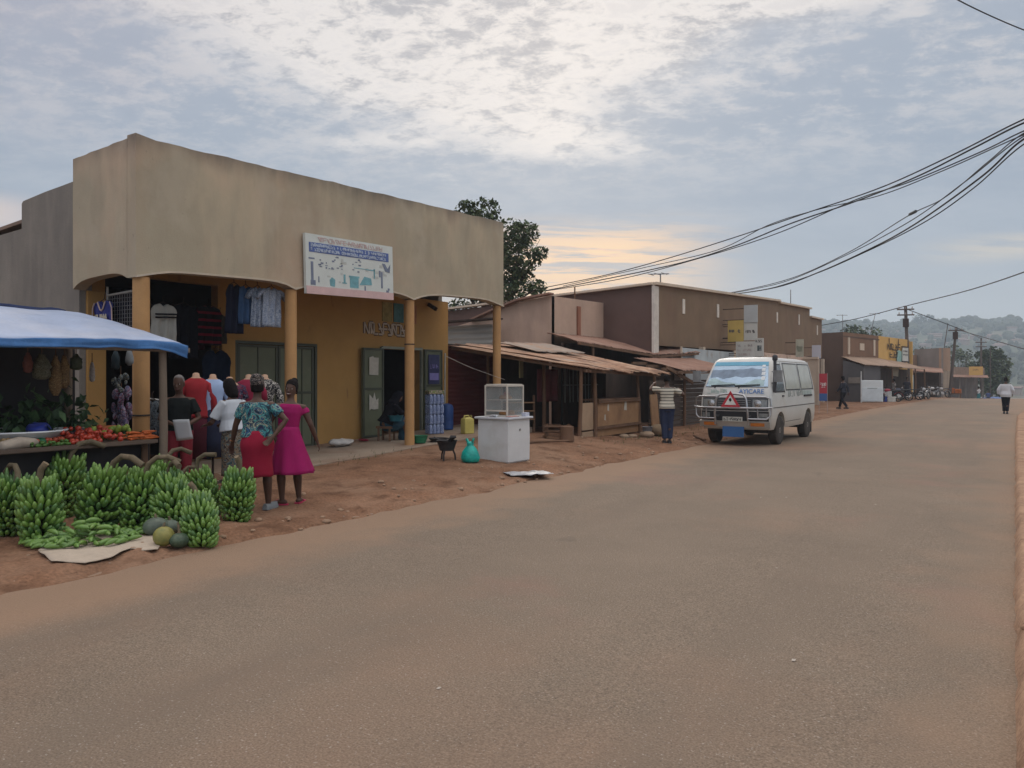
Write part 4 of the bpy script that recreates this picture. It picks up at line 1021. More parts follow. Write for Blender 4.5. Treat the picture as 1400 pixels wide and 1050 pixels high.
# grey and pink block, then the last shops with a yellow sign
gp = empty("grey_block", (-8, 80, 0), 0, "grey block with a pinkish front and striped verandah posts", "building")
a = P(1250, 545, 76); b2 = P(1287, 543, 72); c = P(1299.5, 541.5, 76)
h1 = P(1250, 478, 76).z; h2 = P(1287, 475.5, 72).z; h3 = P(1299.5, 476, 76).z
prism_wall(gp, "side_wall", FGREY, [(a.x, a.y), (b2.x, b2.y)], -.2, [h1, h2]); prism_wall(gp, "front_wall", M("far_pink", (.33, .22, .15), .9, .12, .6), [(b2.x, b2.y), (c.x, c.y)], 2.4, [h2, h3])
for t in (.05, .35, .65, .95):
    p = b2.lerp(c, t); mb = MB(); mb.obox((p.x, p.y, 1.1), (.22, .22, 2.7)); put(mb.build("verandah_post", CREAM), gp)
prism_wall(gp, "verandah_back", INT, [(b2.x - 1.2, b2.y + .3), (c.x - 1.2, c.y + .3)], -.3, 2.5, .1)
mb = MB(); sheet(mb, P(1247, 507, 68), P(1290, 510, 68), P(1288, 504, 71.6), P(1250, 500, 75), 20, .02, 3, .05, 3); put(mb.build("awning", RUSTB, smooth_angle=60, solid=.03), gp)
prism_wall(gp, "stall_front", DKT, [(P(1249, 545, 71).x, P(1249, 545, 71).y), (P(1284, 544, 70).x, P(1284, 544, 70).y)], -.1, 2.2, .1)
prism_wall(gp, "pink_wing", M("far_pink", (.33, .22, .15)), [(P(1246, 540, 75).x, P(1246, 540, 75).y), (P(1254, 540, 75.5).x, P(1254, 540, 75.5).y)], 2, P(1250, 485, 75).z, .1)
ls = empty("end_shops", (-2, 98, -1), 0, "low shops with a dark verandah at the far end of the street", "building")
a = P(1304, 538, 92); b2 = P(1346, 536, 99)
prism_wall(ls, "parapet", M("far_tan", (.24, .17, .125), .9), [(a.x, a.y), (b2.x, b2.y)], P(1304, 514, 92).z, [P(1304, 501.5, 92).z, P(1346, 503, 99).z], .3)
prism_wall(ls, "shopfront", M("far_shade", (.13, .11, .10), .9, .4, .7), [(a.x - .8, a.y + .8), (b2.x - .8, b2.y + .8)], -2.2, P(1310, 512, 95).z, .2)
mb = MB(); sheet(mb, P(1303, 515.5, 90), P(1352, 516.5, 97), P(1350, 513, 99), P(1304, 512, 92), 20, .02, 3, .05, 3); put(mb.build("awning", RUSTB, smooth_angle=60, solid=.03), ls)
for px in (1312, 1320, 1328, 1336, 1344):
    p = P(px, 530, 93 + (px - 1312) * .16); mb = MB(); mb.box(p.x - .08, p.x + .08, p.y, p.y + .15, -2.2, P(px, 514, 92).z); put(mb.build("verandah_post", FGREY), ls)
yb = empty("yellow_signboard", P(1334.5, 513, 93), TH * .6, "yellow signboard with a dark word on the far end shops", "sign")
mb = MB(); mb.box(-.75, .75, 0, .06, 0, 1.05); mb.build("panel", FY, yb); mb = MB(); scrawl(mb, .7, .16, 4, 2, -.38, .58, -.01, .01); mb.build("lettering", M("far_ink", (.16, .10, .05)), yb)

# ------------------------------------------------------------------ poles, wires, aerials
POLE = M("pole_wood", (.105, .085, .072), .9, .25, 2, stretch=(1, 1, .2)); WIRE = M("black_cable", (.018, .018, .020), .7)
def pole(base, top, r0, r1, label, arms=(), boxz=None, zcut=-.3, group=None):
    rt = empty("utility_pole", base, 0, label, "utility pole", group); b0 = V(base); t0 = V(top) - b0
    mb = MB(); mb.tube([V((0, 0, zcut)), t0 * .5, t0], [r0, (r0 + r1) / 2, r1], 9); mb.build("shaft", POLE, rt, 60)
    for f in arms:
        c = t0 * f; mb = MB(); mb.obox(c + V((0, -.1, 0)), (1.3, .09, .11), (0, 0, .3)); mb.build("crossarm", POLE, rt)
        for s in (-.5, 0, .5):
            mb = MB(); mb.lathe([(.03, 0), (.05, .04), (.03, .08), (.05, .12), (.02, .17)], 8, c + V((s * math.cos(.3), s * math.sin(.3) - .1, .055))); mb.build("insulator", M("insulator", (.35, .3, .28), .4), rt)
    if boxz:
        c = t0 * boxz; mb = MB(); mb.box(c.x - .22, c.x + .22, c.y - .35, c.y - .1, c.z - .4, c.z + .3); mb.build("junction_box", DARKC, rt, bevel=.02)
    return rt
pb = P(1243, 545, 64); pole((pb.x, pb.y, 0), P(1238, 418, 64), .17, .12, "tall wooden utility pole with a dark box rising behind the yellow shop", (.96, .9), .82)
pb = P(1298, 542, 73); pole((pb.x, pb.y, 0), P(1307.5, 447, 73), .16, .11, "leaning utility pole between the grey block and the far end shops", (.95,), .88)
pb = P(1341, 538, 100); pole((pb.x, pb.y, zfar(pb.y)), P(1341.5, 462, 100), .15, .10, "utility pole standing before the dark tree at the street end", (.94, .88))
pb = P(1354, 538, 95); pole((pb.x, pb.y, zfar(pb.y)), P(1354, 476, 95), .06, .05, "thin pale pole in front of the dark tree at the street end")
pb = P(1280, 540, 84); pole((pb.x, pb.y, zfar(pb.y)), P(1296, 442, 84), .05, .04, "thin bare mast rising behind the grey block")
NP = P(1478, 560, 14); pole((NP.x, NP.y, 0), P(1478, 128, 14), .15, .11, "near utility pole carrying the black cables at the road verge", (.97, .92))

def wire(pts, rr, label, group, n=26):
    ps = [P(*p) for p in pts]; out_ = []
    for i in range(len(ps) - 1):
        p0_, p1_, p2_, p3_ = ps[max(i - 1, 0)], ps[i], ps[i + 1], ps[min(i + 2, len(ps) - 1)]
        for k in range(n // 2):
            t = k / (n // 2)
            out_.append(.5 * (2 * p1_ + (p2_ - p0_) * t + (2 * p0_ - 5 * p1_ + 4 * p2_ - p3_) * t * t + (3 * p1_ - p0_ - 3 * p2_ + p3_) * t ** 3))
    out_.append(ps[-1])
    L_ = [(p - V((0, 0, CH))).length for p in out_]
    mb = MB(); mb.tube(out_, [rr * (.55 + .45 * min(2.2, l / 22)) for l in L_], 6)
    return tag(mb.build("power_cable", WIRE, smooth_angle=60), label, "cable", group)
G1 = "black cables sweeping from the near pole to behind the pinkish building"
E = lambda y: (1478, y, 14)
wire([E(136), (1400, 163, 15), (1300, 213, 18), (1200, 258, 22), (1100, 292, 27), (1000, 326, 33), (900, 357, 39), (820, 378, 44), (735, 395, 48)], .017, "uppermost cable of the upper bundle from the near pole", G1)
wire([E(142), (1400, 168, 15), (1330, 203, 17), (1250, 243, 20), (1165, 277, 24), (1080, 306, 28), (1000, 338, 33), (920, 362, 38), (800, 387, 45), (715, 403, 49)], .020, "thickest cable of the upper bundle crossing the sky", G1)
wire([E(150), (1400, 179, 15), (1340, 208, 17), (1240, 250, 20), (1170, 273, 24), (1060, 320, 29), (960, 352, 36), (850, 381, 43), (745, 398, 48)], .015, "lower cable of the upper bundle that sags below its neighbours", G1)
wire([E(155), (1400, 184, 15), (1290, 233, 18), (1200, 268, 22), (1120, 286, 26), (1050, 308, 30), (980, 342, 34), (880, 366, 40), (770, 391, 46)], .013, "slack cable weaving through the upper bundle", G1)
G2 = "black cables drooping from the near pole towards the brown shop block"
wire([E(150), (1400, 182, 15), (1350, 222, 17), (1290, 271, 20), (1240, 296, 23), (1160, 345, 28), (1080, 381, 35), (1005, 399, 42), (960, 404, 46)], .013, "thin upper cable of the lower bundle with a black splice", G2)
wire([E(158), (1400, 190, 15), (1340, 243, 17), (1250, 307, 22), (1190, 340, 26), (1120, 372, 31), (1060, 393, 37), (990, 403, 43), (930, 403, 48)], .021, "thickest cable of the lower bundle drooping to the brown block", G2)
wire([E(162), (1400, 197, 15), (1330, 258, 18), (1260, 306, 21), (1180, 346, 27), (1110, 376, 32), (1040, 397, 38), (965, 405, 45)], .015, "lowest cable of the lower bundle", G2)
wire([E(154), (1400, 186, 15), (1320, 248, 18), (1240, 305, 22), (1150, 352, 28), (1070, 386, 35), (1000, 401, 42)], .013, "inner cable of the lower bundle between the thick and thin ones", G2)
sp = MB(); a, b2 = P(1244, 293, 22.9), P(1252, 289, 22.4); sp.tube([a, b2], .045, 8); tag(sp.build("cable_splice", WIRE, smooth_angle=60), "short black splice sleeve on the thin lower cable", "splice")
wire([(1290, -14, 9), (1310, 0, 9.4), (1355, 22, 10.3), (1400, 41, 11.3), (1440, 55, 12.2), (1478, 66, 13)], .010, "single cable cutting across the top corner of the sky", "lone overhead cables")
wire([(1478, 340, 30), (1400, 372, 40), (1320, 398, 52), (1240, 418, 64), (1170, 436, 70), (1110, 447, 74)], .022, "grey cable running along the street past the tall wooden pole", "lone overhead cables")
wire([(1238, 422, 64), (1310, 449, 73), (1342, 463, 100)], .02, "cable slung from pole to pole at the far street end", "lone overhead cables")
wire([(1307, 450, 73), (1355, 464, 60), (1400, 477, 50), (1440, 486, 44)], .02, "cable falling from the leaning pole across the hazy hill", "lone overhead cables")
WIRE = M("pale_line", (.42, .38, .34), .8)
wire([(610, 487, 17.2), (645, 503, 18.2), (690, 519, 19.0)], .006, "thin white line tied from the arcade wall to the shed", "clothes line")

def aerial(px, pb_, pt, Z, label, n=3, lean=0):
    a, b2 = P(px, pb_, Z), P(px + lean, pt, Z); rt = empty("tv_aerial", a, 0, label, "aerial"); d2 = b2 - a
    mb = MB(); mb.tube([V((0, 0, -.3)), d2], [.028, .022], 6); mb.build("mast", M("aerial_metal", (.16, .15, .15), .6), rt)
    mb = MB()
    if n: mb.bar(d2 * .97 + V((-.45, 0, .02)), d2 * .97 + V((.35, 0, -.02)), .03, .03)
    for k in range(n): mb.bar(d2 * .97 + V((-.4 + k * .28, -.3, 0)), d2 * .97 + V((-.4 + k * .28, .3, 0)), .02, .02)
    if n: mb.build("antenna", M("aerial_metal", (.16, .15, .15)), rt)
    return rt
aerial(903, 390, 374, 30, "small television aerial on the corner of the long brown block")
aerial(1081, 418, 396, 47, "bare rod aerial on the stepped end of the brown block", 0)
aerial(1152, 459, 430, 60, "thin aerial over the dark brown corner shop", 2)
aerial(1188, 460, 428, 62, "leaning aerial behind the brown and yellow shops", 2, 9)

# ------------------------------------------------------------------ trees
def tree(name, label, base, tops, trunk_r, leafm, clusters, nleaf, lsize, seed, group=None, leafdark=None):
    r = random.Random(seed); rt = empty(name, base, 0, label, "tree", group); b0 = V(base)
    mb = MB(); cen = sum((V(c) for c, _ in clusters), V((0, 0, 0))) / len(clusters) - b0
    fork = V((cen.x * .6, cen.y * .6, max(1.0, cen.z * .55)))
    mb.tube([V((0, 0, -.3)), fork * .5 + V((.1, 0, 0)), fork], [trunk_r * 1.2, trunk_r, trunk_r * .75], 9)
    for c, rad in clusters:
        e = V(c) - b0; m_ = fork.lerp(e, .5) + V((r.uniform(-.3, .3), r.uniform(-.3, .3), r.uniform(-.1, .3)))
        mb.tube([fork - V((0, 0, .2)), m_, e], [trunk_r * .45, trunk_r * .25, trunk_r * .08], 6)
        for k in range(3):
            q = e + V((r.uniform(-1, 1), r.uniform(-1, 1), r.uniform(-.6, 1))) * rad * .8; mb.tube([m_, q], [trunk_r * .15, trunk_r * .04], 4)
    mb.build("trunk", M("bark", (.085, .065, .05), .95, .3, 4, bump=.4, bscale=30), rt, 60)
    mb = MB(); tot = sum(rad ** 2 for _, rad in clusters)
    for c, rad in clusters:
        c = V(c) - b0
        for k in range(int(nleaf * rad * rad / tot)):
            while True:
                q = V((r.uniform(-1, 1), r.uniform(-1, 1), r.uniform(-1, 1)))
                l = q.length
                if l < 1 and r.random() < .25 + .75 * l and noise.noise((c + q * rad) * (1.1 / max(.5, rad)) * 2.2) > -.18 * (1 + .6 * l) + (.25 * (l - .7) if l > .7 else 0): break
            p = c + V((q.x, q.y, q.z * .85)) * rad
            mt = Euler((r.uniform(-1, 1), r.uniform(-1, 1), r.uniform(0, 6.3))).to_matrix(); s = lsize * r.uniform(.6, 1.35)
            mb.cm = 1 if r.random() < .4 else 0
            mb._add([p + mt @ V(v) * s for v in ((-.5, 0, 0), (0, -.28, .06), (.5, 0, -.05), (0, .28, .06))], [(0, 1, 2, 3)])
    mb.build("crown", [leafm, leafdark or leafm], rt, fixn=False)
    return rt
LG = M("leaf_green", (.085, .115, .05), .75, .35, .8); LD = M("leaf_dark", (.045, .070, .034), .75, .35, .8)
cl = [((662, 291, 31.5), 24), ((640, 288, 32), 18), ((697, 322, 31), 28), ((718, 318, 31.5), 20), ((712, 350, 31), 30), ((690, 372, 32), 28), ((738, 347, 31), 12), ((712, 385, 31.5), 22), ((700, 402, 31), 18), ((735, 394, 31), 14), ((660, 345, 32.5), 34), ((660, 395, 33), 26), ((628, 425, 33.5), 20), ((650, 440, 34), 16), ((640, 320, 33), 26), ((600, 340, 34), 26), ((690, 425, 32), 14)]
cl = [(P(*p), rr * p[2] / FPX) for p, rr in cl]
tb = P(668, 540, 33); tree("shade_tree", "loose dark green tree rising behind the end of the arcade", (tb.x, tb.y, 0), None, .22, LG, cl, 6200, .21, 3, leafdark=LD)
cl = [((1358, 484, 110), 12), ((1365, 497, 110), 16), ((1350, 500, 112), 14), ((1362, 515, 110), 17), ((1348, 515, 112), 15), ((1372, 508, 111), 9), ((1357, 530, 110), 16), ((1332, 503, 113), 10), ((1324, 508, 113), 9), ((1343, 486, 112), 9), ((1370, 527, 110), 10)]
cl = [(P(*p), rr * p[2] / FPX) for p, rr in cl]
tb = P(1357, 545, 111); tree("street_tree", "dense dark tree at the far end of the street", (tb.x, tb.y, zfar(tb.y)), None, .25, LD, cl, 3500, .55, 4, leafdark=LG)
cl = [(P(1262, 437, 900), 9), (P(1270, 437, 901), 7), (P(1255, 437, 900), 7), (P(1276, 439, 901), 5)]
tb = P(1264, 462, 900); tree("hill_tree", "lone flat topped tree on the hazy hill crest", (tb.x, tb.y, tb.z), None, .9, LD, cl, 300, 4.0, 6)
for k, (px, py, Z, s, lb) in enumerate(((1170, 470, 120, 2.2, "bushy tree half hidden behind the dark brown corner shop"), (1282, 500, 130, 2.4, "round tree beyond the grey block"), (1305, 492, 160, 2.6, "pale bushy tree between the leaning pole and the hill"))):
    r = random.Random(k); c0 = P(px, py, Z)
    cl = [(c0 + V((r.uniform(-s, s), r.uniform(-s, s), r.uniform(-s * .6, s))), s * r.uniform(.5, .8)) for _ in range(7)]
    tree("bushy_tree", lb, (c0.x, c0.y, zfar(c0.y)), None, .25, LG, cl, 700, .6, k + 20, "trees behind the shops", LD)

# ------------------------------------------------------------------ motorbikes
TYRE = M("tyre_rubber", (.018, .018, .018), .9, .2, 8); CHROME = M("chrome", (.55, .55, .55), .25, .1, 5, metal=.9); BLK = M("black_plastic", (.02, .02, .022), .5, .2, 5)
def motorbike(loc, rz, paint, label):
    rt = empty("motorbike", loc, rz, label, "motorbike", "motorbikes parked along the far shops")
    for y in (-.64, .62):
        mb = MB(); mt = Euler((0, R(90), 0)).to_matrix()
        mb.grid(lambda u, v: V((.045 * math.sin(2 * math.pi * v), y + (.27 + .04 * math.cos(2 * math.pi * v)) * math.cos(2 * math.pi * u), .31 + (.27 + .04 * math.cos(2 * math.pi * v)) * math.sin(2 * math.pi * u))), 22, 8); wh = mb.build("wheel", TYRE, rt, 50)
        mb = MB()
        mb.grid(lambda u, v: V((lerp(-.02, .02, v), y + .235 * math.cos(2 * math.pi * u), .31 + .235 * math.sin(2 * math.pi * u))), 22, 1); mb.lathe([(.01, -.05), (.05, -.05), (.05, .05), (.01, .05)], 10, (0, y, .31), mt)
        for k in range(6):
            a = k * math.pi / 3; mb.bar((0, y, .31), (0, y + .235 * math.cos(a), .31 + .235 * math.sin(a)), .015, .015)
        mb.build("rim", CHROME, wh)
    mb = MB(); mb.tube([(0, -.60, .35), (0, -.2, .55), (0, .28, .78), (0, .40, .92)], .025, 7); mb.tube([(0, .30, .75), (0, .05, .35), (0, -.35, .30), (0, -.2, .55)], .022, 7); mb.tube([(0, -.2, .55), (0, -.75, .72)], .02, 7); mb.build("frame", BLK, rt, 60)
    mb = MB(); mb.box(-.11, .11, -.12, .2, .28, .52); mb.tube([(.08, .1, .32), (.1, -.3, .26), (.12, -.8, .34)], [.025, .03, .04], 8); mb.build("engine", CHROME, rt, 50, bevel=.02)
    mb = MB(); mb.ball((0, .14, .80), .15, 12, 8, .85, 1.6, .75); mb.build("fuel_tank", paint, rt, 60)
    mb = MB(); mb.rings([[V((x * w2, y, z + .035 * t_)) for x, t_ in ((-1, -1), (1, -1), (1.05, .4), (.6, 1), (-.6, 1), (-1.05, .4))] for y, w2, z in ((-.78, .09, .82), (-.5, .12, .80), (-.2, .12, .78), (0, .08, .80))]); mb.build("seat", BLK, rt, 50)
    mb = MB()
    for s in (-.09, .09): mb.tube([(s, .62, .31), (s, .46, .75), (s, .40, .95)], .02, 7)
    mb.build("fork", CHROME, rt, 60)
    mb = MB(); mb.tube([(-.36, .22, 1.04), (-.2, .38, 1.0), (.2, .38, 1.0), (.36, .22, 1.04)], .017, 7)
    for s in (-1, 1): mb.tube([(s * .25, .33, 1.0), (s * .27, .34, 1.18)], .008, 5); mb.ball((s * .28, .34, 1.21), .055, 8, 6, 1, .4, .7)
    mb.build("handlebar", BLK, rt, 60)
    mb = MB(); mb.lathe([(.02, 0), (.09, .02), (.10, .08), (.06, .14), (.02, .15)], 12, (0, .60, .88), Euler((R(90), 0, 0)).to_matrix()); mb.build("headlight", CHROME, rt, 50)
    for y, a0, a1 in ((.62, 20, 150), (-.64, 30, 170)):
        mb = MB(); mb.grid(lambda u, v: V(((u - .5) * .13, y + .345 * math.cos(R(lerp(a0, a1, v))), .31 + .345 * math.sin(R(lerp(a0, a1, v))))), 2, 8); mb.build("mudguard", paint, rt, 60, solid=.01)
    return rt
bikes = [((1216, 551, 53.5), 2.2, (.30, .02, .04), "dark motorbike with a red tank parked nearest under the tan awning"), ((1230, 549.5, 56), 2.0, (.03, .04, .09), "dark blue motorbike parked in the row beneath the tan awning"), ((1244, 548.5, 58), 1.7, (.05, .05, .05), "black motorbike next to the yellow pillar"), ((1264, 547, 60.5), 2.8, (.45, .45, .45), "silver motorbike turned towards the road in front of the grey block"), ((1276, 545, 65), 2.6, (.5, .5, .5), "pale motorbike parked behind the silver one"), ((1288, 543.5, 69), 2.5, (.55, .52, .5), "white motorbike at the end of the parked row"), ((1349, 538.5, 90), 1.5, (.05, .1, .3), "blue motorbike at the far end of the street")]
for (px, py, Z), rz, col, lb in bikes:
    p = P(px, py, Z); motorbike((p.x, p.y, gz(p.x, p.y) if p.x < road_left(p.y) else zfar(p.y) + .02), rz, M("bike_paint_%d" % px, col, .35, .1, 3), lb)
# barrow of fruit, covered load and distant cars
fr_ = empty("fruit_barrow", P(1305, 541.5, 73), 0, "red and orange loaded barrow at the foot of the leaning pole", "barrow"); fr_.location.z = gz(fr_.location.x, fr_.location.y)
mb = MB(); mb.box(-.6, .6, -.3, .4, .35, .45)
for s in (-.5, .45): mb.box(s, s + .07, -.25, -.18, 0, .35); mb.box(s, s + .07, .25, .32, 0, .35)
mb.build("tray", TIMBER, fr_)
mb = MB(); r = random.Random(3)
for k in range(2): mb.box(-.55 + k * .58, -.02 + k * .58, -.28, .3, .46, .95 - k * .1)
mb.build("load", M("orange_load", (.42, .12, .03), .8, .4, 4), fr_, bevel=.04)
cv = empty("covered_load", P(1361, 538, 92), .4, "low load under a blue tarpaulin at the far street end", "covered load"); cv.location.z = zfar(cv.location.y)
mb = MB(); mb.grid(lambda u, v: V(((u - .5) * 2.4, (v - .5) * 1.4, 1.25 * (1 - (abs(u - .5) * 2) ** 4) * (1 - (abs(v - .5) * 2) ** 4) + .08 * noise.noise(V((u * 5, v * 5, 0))))), 14, 10); mb.build("tarpaulin", M("far_blue_tarp", (.10, .17, .36), .6, .2, 2), cv, 180)
def far_car(px, py, Z, rz, col, label):
    p = P(px, py, Z); rt = empty("distant_car", (p.x, p.y, zfar(p.y) + .02), rz, label, "car", "cars beyond the road crest")
    prof = [(-2.1, .35), (-2.1, .85), (-1.6, .95), (-1.1, 1.42), (.5, 1.45), (1.1, .98), (2.0, .88), (2.1, .4)]
    mb = MB(); mb.rings([[V((x, y, z)) for y, z in prof] for x in (-.82, .82)]); mb.build("body", M("car_paint_%d" % px, col, .3, .05, 2), rt, bevel=.05)
    mb = MB(); mb.rings([[V((x, y, z)) for y, z in ((-1.35, 1.0), (-1.02, 1.36), (.42, 1.38), (.9, 1.0))] for x in (-.835, .835)]); mb.build("windows", M("car_glass", (.02, .025, .03), .1, .05, 2), rt)
    for sx_ in (-.8, .8):
        for y in (-1.3, 1.3): mb = MB(); mb.lathe([(.02, -.1), (.32, -.1), (.32, .1), (.02, .1)], 14, (sx_, y, .32), Euler((0, R(90), 0)).to_matrix()); mb.build("wheel", TYRE, rt, 40)
far_car(1388, 538, 104, -.5, (.16, .17, .18), "grey car half sunk behind the road crest beside the walking man")
far_car(1396, 538, 108, -.5, (.32, .33, .35), "paler car behind the grey one at the road crest")
far_car(1372, 538, 112, -.6, (.10, .10, .12), "dark car beyond the road crest near the blue tarpaulin")
# ------------------------------------------------------------------ the white van
VW = M("van_white", (.55, .56, .53), .35, .05, 1.2, bump=.02, bscale=8); overlay(VW, (.46, .42, .35), 1.6, .5, .75, amount=.6, seed=2); zband(VW, (.34, .24, .165), -.62, -1.05, .0)
N_, L_, b_ = nodes_of(VW)   # road dust on the lower body
src = base_link(VW); tc_ = N_.new("ShaderNodeTexCoord"); sp_ = N_.new("ShaderNodeSeparateXYZ"); L_.new(tc_.outputs["Object"], sp_.inputs[0])
r_ = N_.new("ShaderNodeMapRange"); r_.inputs["From Min"].default_value = .95; r_.inputs["From Max"].default_value = .4; r_.inputs["To Max"].default_value = .6
L_.new(sp_.outputs["Z"], r_.inputs["Value"]); x_ = N_.new("ShaderNodeMix"); x_.data_type = 'RGBA'
L_.new(r_.outputs["Result"], x_.inputs["Factor"]); L_.new(src, x_.inputs["A"]); x_.inputs["B"].default_value = (.38, .29, .21, 1); L_.new(x_.outputs["Result"], b_.inputs["Base Color"])
ZW = [(.40, .83), (.5, .86), (.7, .875), (.95, .875), (1.2, .87), (1.40, .855), (1.55, .835), (1.75, .80), (1.95, .765), (2.06, .735), (2.13, .67), (2.17, .52), (2.19, .25)]
ZF = [(.40, -2.28), (.5, -2.33), (.7, -2.35), (.95, -2.345), (1.2, -2.31), (1.40, -2.23), (1.55, -2.12), (1.75, -1.965), (1.95, -1.81), (2.06, -1.70), (2.13, -1.58), (2.17, -1.3), (2.19, -.8)]
ZR = [(.40, 2.3), (.5, 2.34), (.7, 2.35), (.95, 2.35), (1.2, 2.34), (1.40, 2.32), (1.55, 2.28), (1.75, 2.24), (1.95, 2.18), (2.06, 2.12), (2.13, 2.02), (2.17, 1.7), (2.19, 1.0)]
vw_ = lambda z: interp(ZW, z)
def vfront(x, z, off=0.0): return V((x, interp(ZF, z) + .07 * (x / vw_(z)) ** 2 - off, z))
def vside(y, z, s=1, off=0.0): return V((s * (vw_(z) + off), y, z))
van = empty("van", (-5.88, 21.62, 0), R(-.5), "white minibus with chrome bull bar coming down the left lane", "van")
van.scale = (1.035,) * 3
van["label"] = "white passenger van with chrome bull bar and red warning triangle on the road"
mb = MB(); rings = []
for z, w_ in ZW:
    f, rr_ = interp(ZF, z), interp(ZR, z); loop = []; cr = .13 if z < 2.1 else .1
    n = 7
    def corner(cx, cy, a0):
        for k in range(n): a = a0 + math.pi / 2 * k / (n - 1); loop.append((cx + cr * math.cos(a), cy + cr * math.sin(a)))
    corner(w_ - cr, rr_ - cr, 0); corner(-w_ + cr, rr_ - cr, math.pi / 2); corner(-w_ + cr, f + cr + .06, math.pi)
    for k in range(1, 6): x = lerp(-w_ + cr, w_ - cr, k / 6); loop.append((x, f + .07 * (x / w_) ** 2))
    corner(w_ - cr, f + cr + .06, 1.5 * math.pi)
    for k in range(1, 12): loop.append((w_, lerp(f + cr + .06, rr_ - cr, k / 12)))
    rings.append([V((x, y, z)) for x, y in loop])
mb.rings(rings)
body = mb.build("body", VW, None)
cut = MB()
for y in (-1.42, 1.48): cut.lathe([(.46, -1.2), (.46, 1.2)], 28, (0, y, .36), Euler((0, R(90), 0)).to_matrix())
co = cut.build("tmp_cut", None)
bmod = body.modifiers.new("b", 'BOOLEAN'); bmod.object = co; bmod.operation = 'DIFFERENCE'; bmod.solver = 'EXACT'
dg = bpy.context.evaluated_depsgraph_get(); dg.update()
me = bpy.data.meshes.new_from_object(body.evaluated_get(dg)); bpy.data.objects.remove(body); bpy.data.objects.remove(co)
me.materials.clear(); body = link("body", me, VW, van, 28)
mb = MB(); mb.box(-.72, .72, -2.0, 2.0, .42, .5); mb.box(-.70, .70, -1.9, -1.0, .3, .85); mb.box(-.7, .7, 1.0, 2.0, .3, .85); mb.tube([(-.6, -1.42, .36), (.6, -1.42, .36)], .05); mb.tube([(-.6, 1.48, .36), (.6, 1.48, .36)], .07); mb.build("chassis", BLK, van)
RUBD = M("dusty_rubber", (.05, .042, .036), .95, .3, 6, bump=.2)
for y in (-1.42, 1.48):
    for s in (-1, 1):
        mt = Euler((0, R(90), 0)).to_matrix(); mb = MB()
        mb.lathe([(.20, -.10), (.31, -.115), (.355, -.09), (.362, 0), (.355, .09), (.31, .115), (.20, .10)], 32, (s * .755, y, .36), mt); wh = mb.build("wheel", RUBD, van, 50)
        mb = MB(); mb.lathe([(.02, s * .06), (.06, s * .105), (.10, s * .07), (.17, s * .06), (.205, s * .10), (.215, s * .09), (.20, s * .04)] if s > 0 else [(.20, -.04), (.215, -.09), (.205, -.10), (.17, -.06), (.10, -.07), (.06, -.105), (.02, -.06)], 24, (s * .755, y, .36), mt)
        mb.build("rim", M("rim_steel", (.34, .31, .28), .5, .2, 5, metal=.4), wh, 40)
# glazing
GLS = M("van_glass", (.30, .42, .52), .04, .12, 2.0, metal=.55, spec=.8)
def fpatch(x0, x1, z0, z1, off, nu=16, nv=8, x0t=None, x1t=None):
    mb = MB(); x0t = x0 if x0t is None else x0t; x1t = x1 if x1t is None else x1t
    mb.grid(lambda u, v: vfront(lerp(lerp(x0, x1, u), lerp(x0t, x1t, u), v), lerp(z0, z1, v), off), nu, nv); return mb
wsx, wst = .765, .655
ws = fpatch(-wsx, wsx, 1.44, 2.05, .006, x0t=-wst, x1t=wst).build("windscreen", GLS, van, 180)
fpatch(-wsx + .0, wsx - .0, 1.425, 1.44, .012, x0t=-wsx, x1t=wsx).build("windscreen_seal", BLK, van)
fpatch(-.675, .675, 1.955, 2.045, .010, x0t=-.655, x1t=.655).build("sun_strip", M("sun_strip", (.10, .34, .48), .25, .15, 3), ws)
mb = MB(); mb.grid(lambda u, v: vfront(lerp(-.70, .60, u), lerp(1.64 + .05 * u + .05 * noise.noise(V((u * 5, 1, 0))) + .03 * noise.noise(V((u * 17, 4, 0))), 1.84 + .04 * u + .03 * noise.noise(V((u * 6, 7, 0))) + .02 * noise.noise(V((u * 19, 2, 0))), v), .009), 40, 4); mb.build("dark_reflection", M("reflection_slate", (.17, .235, .31), .2, .3, 4), ws)  # dark band of the windscreen's reflections, painted as a patch on the glass
mb = MB(); mb.grid(lambda u, v: vfront(lerp(-.72, .66, u), lerp(1.46, 1.56 + .06 * math.sin(u * 7 + 1) + .02 * math.sin(u * 17), v), .0085), 24, 4); mb.build("cloud_reflection", M("cloud_reflection", (.34, .46, .47), .7, .25, 6), ws)  # pale reflected cloud painted along the foot of the windscreen
mb = MB()
for z0, hh in ((1.60, .09), (1.72, .08), (1.82, .07), (1.92, .05)): mb.grid(lambda u, v: vfront(lerp(.57 - (z0 - 1.6) * .12, .66 - (z0 - 1.6) * .16, u), z0 + hh * v, .013), 2, 2)
mb.build("licence_sticker", M("sticker_white", (.66, .70, .70), .6, .1, 9), ws)
mb = MB()
for x0, x1 in ((-.62, -.02), (-.02, .58)):
    mb.tube([vfront(x0, 1.46, .03), vfront((x0 + x1) / 2, 1.475, .035), vfront(x1, 1.485, .03)], .013, 6)
    mb.tube([vfront(x0 + .1, 1.40, .01), vfront(x0 + .12, 1.46, .03)], .014, 6)
mb.build("wiper", BLK, van)
CREAMGL = M("cream_glass", (.40, .40, .33), .15, .12, 2.5, spec=.6); DGL = M("door_glass", (.06, .07, .075), .06, .3, 3, spec=.7)  # rear side windows in pale cream, front door window dark
